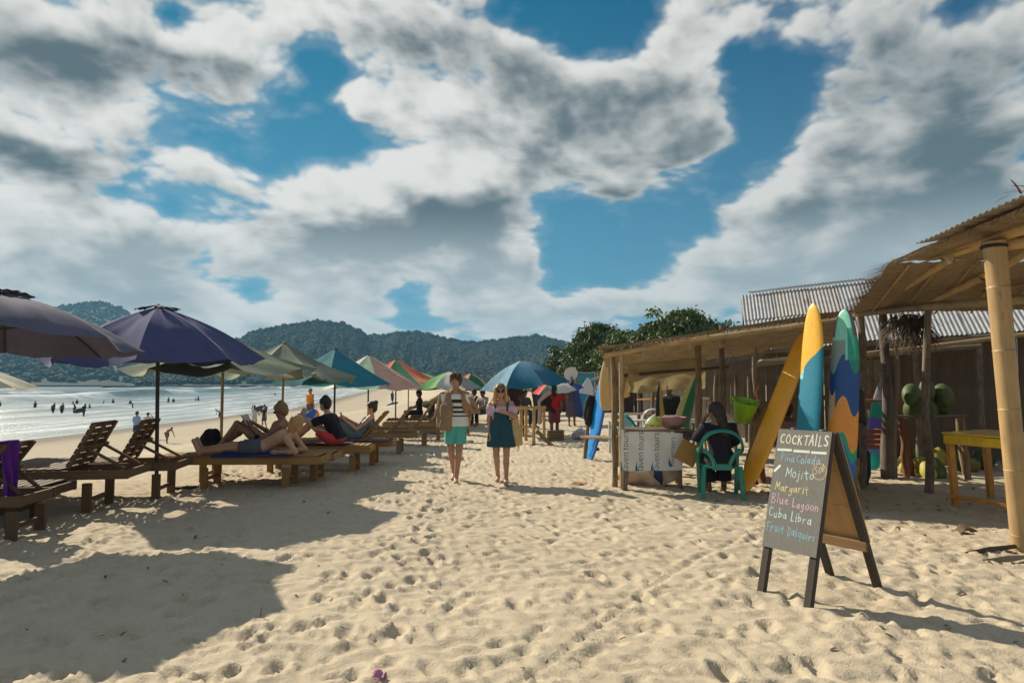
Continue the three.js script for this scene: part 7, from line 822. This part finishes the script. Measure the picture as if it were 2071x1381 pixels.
{ // bathers in the sea: one figure standing waist-deep, one wading, copied
  const dk = mat('skin', 0.05, 0.035, 0.03), g = 'bathers in the sea', put = (px, py, sink) => { const d = (EYE - SEA) / ((py - 775) * TAN); const q = at(px, 775, d); q.y = SEA - sink; return q; };
  const [a] = standing('dark bather wading bent forward, left one of two walking in the shallows', put(108, 836, 0.35), { turn: rad(70), bend: 0.3, skin: dk, shorts: kn(0.02, 0.02, 0.03), cell: 0.028, stride: 0.25, group: g });
  copy(a, 'dark bather wading, right one of two walking in the shallows', put(126, 837, 0.35), rad(60)); copy(a, 'dark wading bather stooping just left of the surfer with the board', put(152, 829, 0.5), rad(-50));
  const [s] = standing('wading surfer carrying a dark board across the shallows', put(170, 843, 0.2), { turn: rad(80), bend: 0.25, skin: dk, shorts: kn(0.015, 0.015, 0.02), shirt: kn(0.015, 0.015, 0.02), cell: 0.028, stride: 0.22, group: g }); board('dark surfboard under the arm of the surfer in the shallows', { foot: s.position.clone().add(V(-0.95, 0.75, 0.25)), tip: s.position.clone().add(V(0.45, 1.05, 0.25)), face: V(0, 0.2, 1), w: 0.5, fin: false, skin: () => [0.02, 0.025, 0.03] });
  const [b] = standing('bather standing waist-deep at the left end of the swimmers', put(0, 822, 0.8), { skin: dk, cell: 0.03, group: g });
  [[72, 824, 'bather standing alone left of the two wading figures'], [156, 816, 'bather standing in deeper water above the wading surfer'], [210, 818, 'upright bather in the middle of the bay, right of the wading surfer'], [229, 817, 'tiny bather just right of the upright one in the bay'], [264, 818, 'small bather left of the indigo umbrella pole, nearest the waves'], [269, 824, 'bather left of the indigo umbrella pole, nearer the beach'], [341, 813, 'left one of a pair of tiny bathers right of the indigo pole'], [351, 813, 'right one of a pair of tiny bathers right of the indigo pole'], [396, 810, 'left one of two tiny heads left of the olive umbrella pole'], [401, 810, 'right one of two tiny heads left of the olive umbrella pole'], [556, 800, 'faraway bather between the olive and sage umbrella poles'], [182, 826, 'bather low in the water right behind the wading surfer']].forEach(([x, y, l], i) => copy(b, l, put(x, y, 0.75 + 0.15 * (i % 3)), i));
}
// ---------------------------------------------------------------- on the loungers
{
  const bedC = sandBase(-4, -10.5) + 0.475;
  { // lying, propped on elbows, feet to the sea
    const t = person('shirtless fair-haired person in grey shorts lying propped on elbows on a blue towel', V(-3.42, bedC, -10.42)), J = VJ({ pelvis: [-0.38, 0.12, 0], neck: [0.06, 0.33, 0], head: [0.16, 0.455, 0.0], headUp: [0.35, 1, 0], look: [0.75, 0.1, -0.4], shL: [0.05, 0.26, 0.17], shR: [0.05, 0.28, -0.17], elL: [0.2, 0.06, 0.2], elR: [0.22, 0.06, -0.2], wrL: [-0.05, 0.05, 0.14], wrR: [0.0, 0.05, -0.1], hipL: [-0.46, 0.11, 0.085], hipR: [-0.46, 0.11, -0.085], knL: [-0.86, 0.12, 0.1], knR: [-0.85, 0.14, -0.08], anL: [-1.24, 0.07, 0.13], anR: [-1.27, 0.08, -0.02], toL: [-1.34, 0.22, 0.15], toR: [-1.37, 0.23, -0.03] });
    const P = bodyPrims(J, {}); part(t, 'body', blobGeo(P, 0.0105, 0.026), mat('skin', 0.5, 0.29, 0.18)); hairCap(t, J, 1, HAIR.blond, { cell: 0.011, vol: 0.018, curl: 0.008, extra: [(H) => cap(H(0, 0, -0.06), H(0, -0.1, -0.06), 0.07, 0.06)] });
    wear(t, 'shorts', [...torso(J).slice(0, 2), cap(J.hipL, mid(J.hipL, J.knL, 0.6), 0.1, 0.09), cap(J.hipR, mid(J.hipR, J.knR, 0.6), 0.1, 0.09)], 0.012, both(away(V(-0.3, 0, 0), V(1, 0.2, 0)), away(V(-0.67, 0, 0), V(-1, 0, 0))), 0.011, kn(0.09, 0.1, 0.115), 0.006);
  }
  { // sitting up behind, knees bent, reading
    const t = person('tanned short-haired person in sunglasses sitting with bent knees and reading', V(-3.98, bedC, -11.28)), J = VJ({ pelvis: [-0.02, 0.11, 0], neck: [0.22, 0.46, 0], head: [0.17, 0.62, 0.01], headUp: [-0.35, 1, 0], look: [-1, -0.45, 0.12], shL: [0.2, 0.4, 0.17], shR: [0.2, 0.4, -0.17], elL: [0.0, 0.2, 0.23], elR: [-0.02, 0.22, -0.2], wrL: [-0.3, 0.42, 0.12], wrR: [-0.3, 0.42, -0.08], hipL: [-0.1, 0.11, 0.09], hipR: [-0.1, 0.11, -0.09], knL: [-0.5, 0.42, 0.11], knR: [-0.45, 0.36, -0.1], anL: [-0.78, 0.06, 0.12], anR: [-0.8, 0.06, -0.1], toL: [-0.93, 0.03, 0.13], toR: [-0.95, 0.03, -0.1], curlL: 0.8, curlR: 0.8 });
    part(t, 'body', blobGeo(bodyPrims(J, {}), 0.0105, 0.026), mat('skin', 0.3, 0.15, 0.085)); hairCap(t, J, 1, HAIR.light, { cell: 0.011, vol: 0.022, curl: 0.01, extra: [(H) => egg(H(0.0, 0.12, -0.05), 0.06, 0.05, 0.06)] });
    const { HU, HF, HR } = frameOf(J), H = (r, u, f) => J.head.clone().addScaledVector(HR, r).addScaledVector(HU, u).addScaledVector(HF, f); part(t, 'sunglasses', [tubeGeo([H(-0.05, 0.005, 0.085), H(0, 0.01, 0.1), H(0.05, 0.005, 0.085)], [0.02], 8, 8), tubeGeo([H(-0.06, 0.008, 0.08), H(-0.08, 0.01, 0)], [0.005], 5, 2), tubeGeo([H(0.06, 0.008, 0.08), H(0.08, 0.01, 0)], [0.005], 5, 2)], mat('plain', 0.01, 0.01, 0.01, { roughness: 0.15 }));
    wear(t, 'swimwear', [...torso(J).slice(0, 2), cap(J.hipL, mid(J.hipL, J.knL, 0.35), 0.095, 0.09), cap(J.hipR, mid(J.hipR, J.knR, 0.35), 0.095, 0.09)], 0.01, both(away(V(0, 0.24, 0), V(0.2, 1, 0)), away(V(-0.22, 0.16, 0), V(-1, 0.6, 0))), 0.012, kn(0.03, 0.03, 0.05), 0.004);
    const b = thing('book', 'open book in the hands of the person reading with bent knees', 'book', V(-4.36, bedC + 0.47, -11.22)); part(b, 'cover', [slabGeo(0.012, 0.2, 0.14).rotateY(0.35).translate(0, 0, 0.07), slabGeo(0.012, 0.2, 0.14).rotateY(-0.35).translate(0, 0, -0.07)], mat('paint', 0.2, 0.15, 0.12)); part(b, 'pages', [slabGeo(0.014, 0.185, 0.125).rotateY(0.35).translate(0.012, 0, 0.068), slabGeo(0.014, 0.185, 0.125).rotateY(-0.35).translate(0.012, 0, -0.068)], mat('plain', 0.7, 0.68, 0.62));
    b.rotation.z = 0.5;
  }
  const bedD = sandBase(-3.5, -12.3) + 0.455;
  { // man in black t-shirt, seen from behind, knees up
    const t = person('man in black t-shirt and red shorts sitting on a lounger with knees raised', V(-3.14, bedD, -12.32)), J = VJ({ pelvis: [0.02, 0.13, 0], neck: [-0.17, 0.57, 0], head: [-0.23, 0.735, 0.01], headUp: [-0.05, 1, 0], look: [-1, 0, -0.35], shL: [-0.18, 0.51, 0.18], shR: [-0.14, 0.51, -0.18], elL: [-0.38, 0.4, 0.24], elR: [-0.42, 0.4, -0.2], wrL: [-0.6, 0.5, 0.12], wrR: [-0.62, 0.48, -0.06], hipL: [-0.08, 0.11, 0.1], hipR: [-0.08, 0.11, -0.08], knL: [-0.46, 0.4, 0.12], knR: [-0.48, 0.42, -0.08], anL: [-0.8, 0.07, 0.14], anR: [-0.78, 0.07, -0.08], toL: [-0.94, 0.03, 0.15], toR: [-0.93, 0.03, -0.08] });
    part(t, 'body', blobGeo(bodyPrims(J, {}), 0.0115, 0.026), SKIN.fair); hairCap(t, J, 1, HAIR.dark, { cell: 0.011, vol: 0.018, curl: 0.006, extra: [(H) => egg(H(0, 0.13, -0.03), 0.05, 0.04, 0.05)] });
    wear(t, 't_shirt', [...torso(J), cap(J.shL, mid(J.shL, J.elL, 0.75), 0.062, 0.062), cap(J.shR, mid(J.shR, J.elR, 0.75), 0.062, 0.062)], 0.016, both(away(V(0.05, 0.12, 0), V(0.2, -1, 0)), away(V(-0.16, 0.565, 0), V(-0.3, 1, 0))), 0.012, kn(0.012, 0.012, 0.018), 0.006);
    wear(t, 'shorts', [...torso(J).slice(0, 2), cap(J.hipL, mid(J.hipL, J.knL, 0.6), 0.1, 0.088), cap(J.hipR, mid(J.hipR, J.knR, 0.6), 0.1, 0.088)], 0.013, both(away(V(-0.3, 0.28, 0), V(-1, 0.7, 0)), away(V(0, 0.2, 0), V(0.3, 1, 0))), 0.012, kn(0.6, 0.06, 0.06), 0.006);
    const b = thing('book', 'opened pages held up before the man in the black t-shirt', 'book', V(-3.78, bedD + 0.56, -12.3)); part(b, 'cover', [slabGeo(0.01, 0.23, 0.16).rotateY(0.3).translate(0, 0, 0.075), slabGeo(0.01, 0.23, 0.16).rotateY(-0.3).translate(0, 0, -0.075)], mat('plain', 0.24, 0.13, 0.07)); part(b, 'pages', [slabGeo(0.012, 0.215, 0.145).rotateY(0.3).translate(0.011, 0, 0.073), slabGeo(0.012, 0.215, 0.145).rotateY(-0.3).translate(0.011, 0, -0.073)], mat('plain', 0.66, 0.6, 0.5)); b.rotation.z = -0.5;
  }
  { // woman with a bun, facing the sea
    const z = -13.3, bed = sandBase(-3.2, z) + 0.49, t = person('woman with hair in a bun, grey-green dress, sitting back reading a phone', V(-2.98, bed, z)), J = VJ({ pelvis: [-0.02, 0.12, 0], neck: [0.27, 0.47, 0], head: [0.25, 0.62, 0.01], headUp: [-0.12, 1, 0], look: [-1, -0.2, 0.25], shL: [0.23, 0.41, 0.16], shR: [0.23, 0.41, -0.16], elL: [0.02, 0.22, 0.21], elR: [0.0, 0.24, -0.19], wrL: [-0.24, 0.4, 0.12], wrR: [-0.25, 0.42, -0.05], hipL: [-0.09, 0.11, 0.09], hipR: [-0.09, 0.11, -0.09], knL: [-0.42, 0.36, 0.1], knR: [-0.4, 0.4, -0.08], anL: [-0.72, 0.06, 0.12], anR: [-0.7, 0.06, -0.09], toL: [-0.86, 0.03, 0.12], toR: [-0.85, 0.03, -0.09], curlL: 0.8, curlR: 0.8 });
    part(t, 'body', blobGeo(bodyPrims(J, { s: 0.94, fem: true }), 0.0115, 0.026), SKIN.fair); hairCap(t, J, 0.94, HAIR.brown, { cell: 0.011, vol: 0.018, curl: 0.008, extra: [(H) => egg(H(0, 0.1, -0.1), 0.05, 0.05, 0.05)] });
    wear(t, 'dress', [...torso(J, { s: 0.94, fem: true }), cap(J.hipL, mid(J.hipL, J.knL, 0.7), 0.1, 0.08), cap(J.hipR, mid(J.hipR, J.knR, 0.7), 0.1, 0.08)], 0.015, both(away(V(0.24, 0.43, 0), V(0.4, 1, 0)), away(V(-0.35, 0.3, 0), V(-1, 0.5, 0))), 0.012, kn(0.14, 0.2, 0.2), 0.006);
    const ph = thing('phone', 'dark phone in the hands of the woman with the bun', 'phone', V(-3.3, bed + 0.47, z + 0.02)); part(ph, 'body', slabGeo(0.012, 0.15, 0.075).rotateZ(0.4), mat('plain', 0.02, 0.02, 0.025, { roughness: 0.2 })); part(ph, 'screen', slabGeo(0.003, 0.135, 0.066, 0.001).rotateZ(0.4).translate(0.008, 0.003, 0), mat('plain', 0.05, 0.06, 0.08, { roughness: 0.1 }));
  }
  // farther down the row
  standing('dark figure bending over a lounger left of the walking man', G(-2.55, 21.5), { h: 1.66, turn: rad(80), bend: 0.95, skin: SKIN.tan, shirt: kn(0.32, 0.22, 0.13), shorts: kn(0.05, 0.04, 0.04), armL: [[-0.22, 0.95, 0.5], [-0.2, 0.7, 0.55]], armR: [[0.22, 0.95, 0.5], [0.2, 0.7, 0.55]] });
}
// ---------------------------------------------------------------- among the stalls
{
  { // in the green chair
    const t = person('black-haired person in navy top sitting in the teal green chair, hand to face', V(2.9, sandBase(2.9, -9.6), -9.58), rad(172)), J = VJ({ pelvis: [0, 0.52, -0.06], neck: [0.04, 1.03, -0.07], head: [0.055, 1.17, -0.02], headUp: [0.1, 1, 0.15], look: [0.55, -0.3, 0.8], shL: [-0.14, 0.97, -0.07], shR: [0.2, 0.96, -0.05], elL: [-0.22, 0.75, 0.06], elR: [0.3, 0.8, 0.12], wrL: [-0.12, 0.62, 0.25], wrR: [0.2, 1.06, 0.08], hipL: [-0.1, 0.5, 0.0], hipR: [0.1, 0.5, 0.0], knL: [-0.11, 0.5, 0.44], knR: [0.12, 0.49, 0.42], anL: [-0.1, 0.09, 0.36], anR: [0.12, 0.09, 0.3], toL: [-0.11, 0.03, 0.5], toR: [0.14, 0.03, 0.44], hdR: [-0.5, 0.7, -0.1] });
    part(t, 'body', blobGeo(bodyPrims(J, { fem: true, face: true }), 0.0095, 0.026), SKIN.brown); hairCap(t, J, 1, HAIR.dark, { cell: 0.01, vol: 0.02, curl: 0.008, extra: [(H) => cap(H(0, 0.0, -0.08), H(-0.02, -0.3, -0.12), 0.075, 0.06), (H) => cap(H(-0.06, 0.0, -0.04), H(-0.1, -0.25, -0.04), 0.05, 0.05)] });
    wear(t, 'top', [...torso(J, { fem: true }), cap(J.shL, mid(J.shL, J.elL, 0.9), 0.062, 0.06), cap(J.shR, mid(J.shR, J.elR, 0.9), 0.062, 0.06)], 0.016, both(away(V(0, 0.5, 0), V(0, -1, 0)), away(J.neck.clone().add(V(0, -0.01, 0)), V(0, 1, 0.2))), 0.011, kn(0.008, 0.009, 0.02), 0.006);
    wear(t, 'skirt', [...torso(J).slice(0, 2), cap(V(-0.09, 0.5, 0), V(-0.11, 0.5, 0.44), 0.1, 0.08), cap(V(0.09, 0.5, 0), V(0.12, 0.49, 0.42), 0.1, 0.08), cap(V(-0.11, 0.47, 0.42), V(-0.1, 0.2, 0.38), 0.085, 0.1), cap(V(0.12, 0.47, 0.42), V(0.12, 0.2, 0.33), 0.085, 0.1)], 0.012, away(V(0, 0.17, 0), V(0, -1, 0)), 0.011, kn(0.014, 0.014, 0.022), 0.008);
  }
  { const p = on(1120, 890), d = 19.6, q = at(1121, 775, d); q.y = sandBase(q.x, -d); standing('person in red top carrying dark cloth and a pale sheet by the far stalls', q, { h: 1.52, turn: rad(175), skin: SKIN.brown, shirt: kn(0.42, 0.012, 0.018), sleeve: 0.5, shorts: kn(0.2, 0.05, 0.06), hem: 0.5, cell: 0.016, armR: [[0.3, 1.15, 0.1], [0.32, 1.1, 0.36]], long: true });
    tag(part(scene, 'cloth_bundle', blobGeo([cap(q.clone().add(V(-0.14, 1.1, 0.02)), q.clone().add(V(-0.3, 0.98, 0.06)), 0.11, 0.1), cap(q.clone().add(V(-0.3, 1.0, 0.06)), q.clone().add(V(-0.02, 0.78, 0.1)), 0.07, 0.06)], 0.018, 0.04), kn(0.02, 0.02, 0.014)), 'dark cloth bundle held at the side of the person in red', 'cloth'); tag(part(scene, 'cloth_bundle', blobGeo([cap(q.clone().add(V(-0.16, 1.3, -0.04)), q.clone().add(V(-0.4, 1.05, -0.06)), 0.12, 0.07), cap(q.clone().add(V(-0.4, 1.05, -0.06)), q.clone().add(V(-0.42, 0.45, -0.05)), 0.07, 0.06)], 0.018, 0.04, (e, x, y, z) => e + 0.012 * noise3(x * 14, y * 6, z * 14)), kn(0.56, 0.4, 0.37)), 'pale pink sheet trailing from the shoulder of the person in red', 'cloth'); }
  const pl = (px, d) => { const q = at(px, 775, d); q.y = sandBase(q.x, -d); return q; };
  standing('person in a mauve wrap walking away between the far stalls', pl(1156, 25.5), { h: 1.66, turn: rad(165), skin: SKIN.brown, dress: kn(0.11, 0.09, 0.13), hem: 0.35, fem: true, cell: 0.02 });
  tag(part(scene, 'sarong', blobGeo([cap(pl(1166, 25.3).add(V(0, 1.25, 0)), pl(1168, 25.3).add(V(0.05, 0.5, 0)), 0.1, 0.17)], 0.03, 0.04, (e, x, y, z) => e + 0.02 * noise3(x * 9, y * 3, z * 9)), kn(0.04, 0.06, 0.2)), 'dark blue sarong draped beside the person in the mauve wrap', 'sarong');
  standing('dark brown figure standing under the large blue umbrella', pl(1040, 22), { h: 1.68, turn: rad(200), skin: SKIN.dark, shirt: kn(0.06, 0.025, 0.03), shorts: kn(0.04, 0.03, 0.04), cell: 0.02 });
  standing('dark figure far behind the bamboo bench', pl(1085, 30), { h: 1.6, turn: rad(30), skin: SKIN.dark, shirt: kn(0.06, 0.05, 0.05), shorts: kn(0.05, 0.05, 0.06), cell: 0.025 });
  standing('vendor in a black cap and shirt standing in the shade behind the stall counter', pl(1353, 14.4), { h: 1.58, turn: rad(-30), skin: SKIN.dark, shirt: kn(0.012, 0.012, 0.014), shorts: kn(0.14, 0.03, 0.03), cell: 0.015 });
  const seated = (label, px, d, o) => { const q = pl(px, d); q.y += o.seat - 0.45; const t = person(label, q, o.turn, o.group), J = VJ({ pelvis: [0, 0.55, -0.05], neck: [0, 1.05, -0.05], head: [0, 1.2, -0.01], look: [0, -0.1, 1], shL: [-0.18, 1.0, -0.05], shR: [0.18, 1.0, -0.05], elL: [-0.23, 0.76, 0.06], elR: [0.23, 0.76, 0.06], wrL: [-0.12, 0.65, 0.28], wrR: [0.12, 0.65, 0.28], hipL: [-0.09, 0.53, 0], hipR: [0.09, 0.53, 0], knL: [-0.12, 0.53, 0.43], knR: [0.12, 0.53, 0.43], anL: [-0.12, 0.1, 0.4], anR: [0.12, 0.1, 0.4], toL: [-0.13, 0.04, 0.55], toR: [0.13, 0.04, 0.55] }); part(t, 'body', blobGeo(bodyPrims(J, { fingers: false }), 0.018, 0.03), o.skin); hairCap(t, J, 1, HAIR.dark, { cell: 0.018, vol: 0.018, curl: 0.004 }); wear(t, 'shirt', [...torso(J), cap(J.shL, mid(J.shL, J.elL, 0.6), 0.06, 0.06), cap(J.shR, mid(J.shR, J.elR, 0.6), 0.06, 0.06)], 0.014, both(away(V(0, 0.52, 0), V(0, -1, 0)), away(V(0, 1.04, 0), V(0, 1, 0.3))), 0.018, o.shirt, 0.005); wear(t, 'trousers', [...torso(J).slice(0, 2), cap(J.hipL, J.knL, 0.09, 0.07), cap(J.hipR, J.knR, 0.09, 0.07), cap(J.knL, J.anL, 0.065, 0.055), cap(J.knR, J.anR, 0.065, 0.055)], 0.012, away(V(0, 0.14, 0), V(0, -1, 0)), 0.018, kn(0.03, 0.03, 0.05), 0.004); return t; };
  seated('person in dusty pink shirt sitting between the lime tub and the teal surfboard', 1592, 11.2, { seat: 0.36, turn: rad(150), skin: SKIN.dark, shirt: kn(0.32, 0.16, 0.17) });
  seated('person sitting at the far tables under the large blue umbrella', 1062, 24, { seat: 0.45, turn: rad(40), skin: SKIN.brown, shirt: kn(0.08, 0.06, 0.07) });
  seated('person in white sitting at the far tables between man and woman', 975, 25, { seat: 0.45, turn: rad(-40), skin: SKIN.brown, shirt: kn(0.35, 0.32, 0.3) });
  seated('dark figure sitting on a far lounger left of the walking man', 846, 24.5, { seat: 0.45, turn: rad(-80), skin: SKIN.brown, shirt: kn(0.04, 0.03, 0.03) });
  seated('dark figure sitting on a far lounger just right of the walking man', 958, 27, { seat: 0.45, turn: rad(-60), skin: SKIN.dark, shirt: kn(0.05, 0.03, 0.04) });
}

renderer.render(scene, camera);
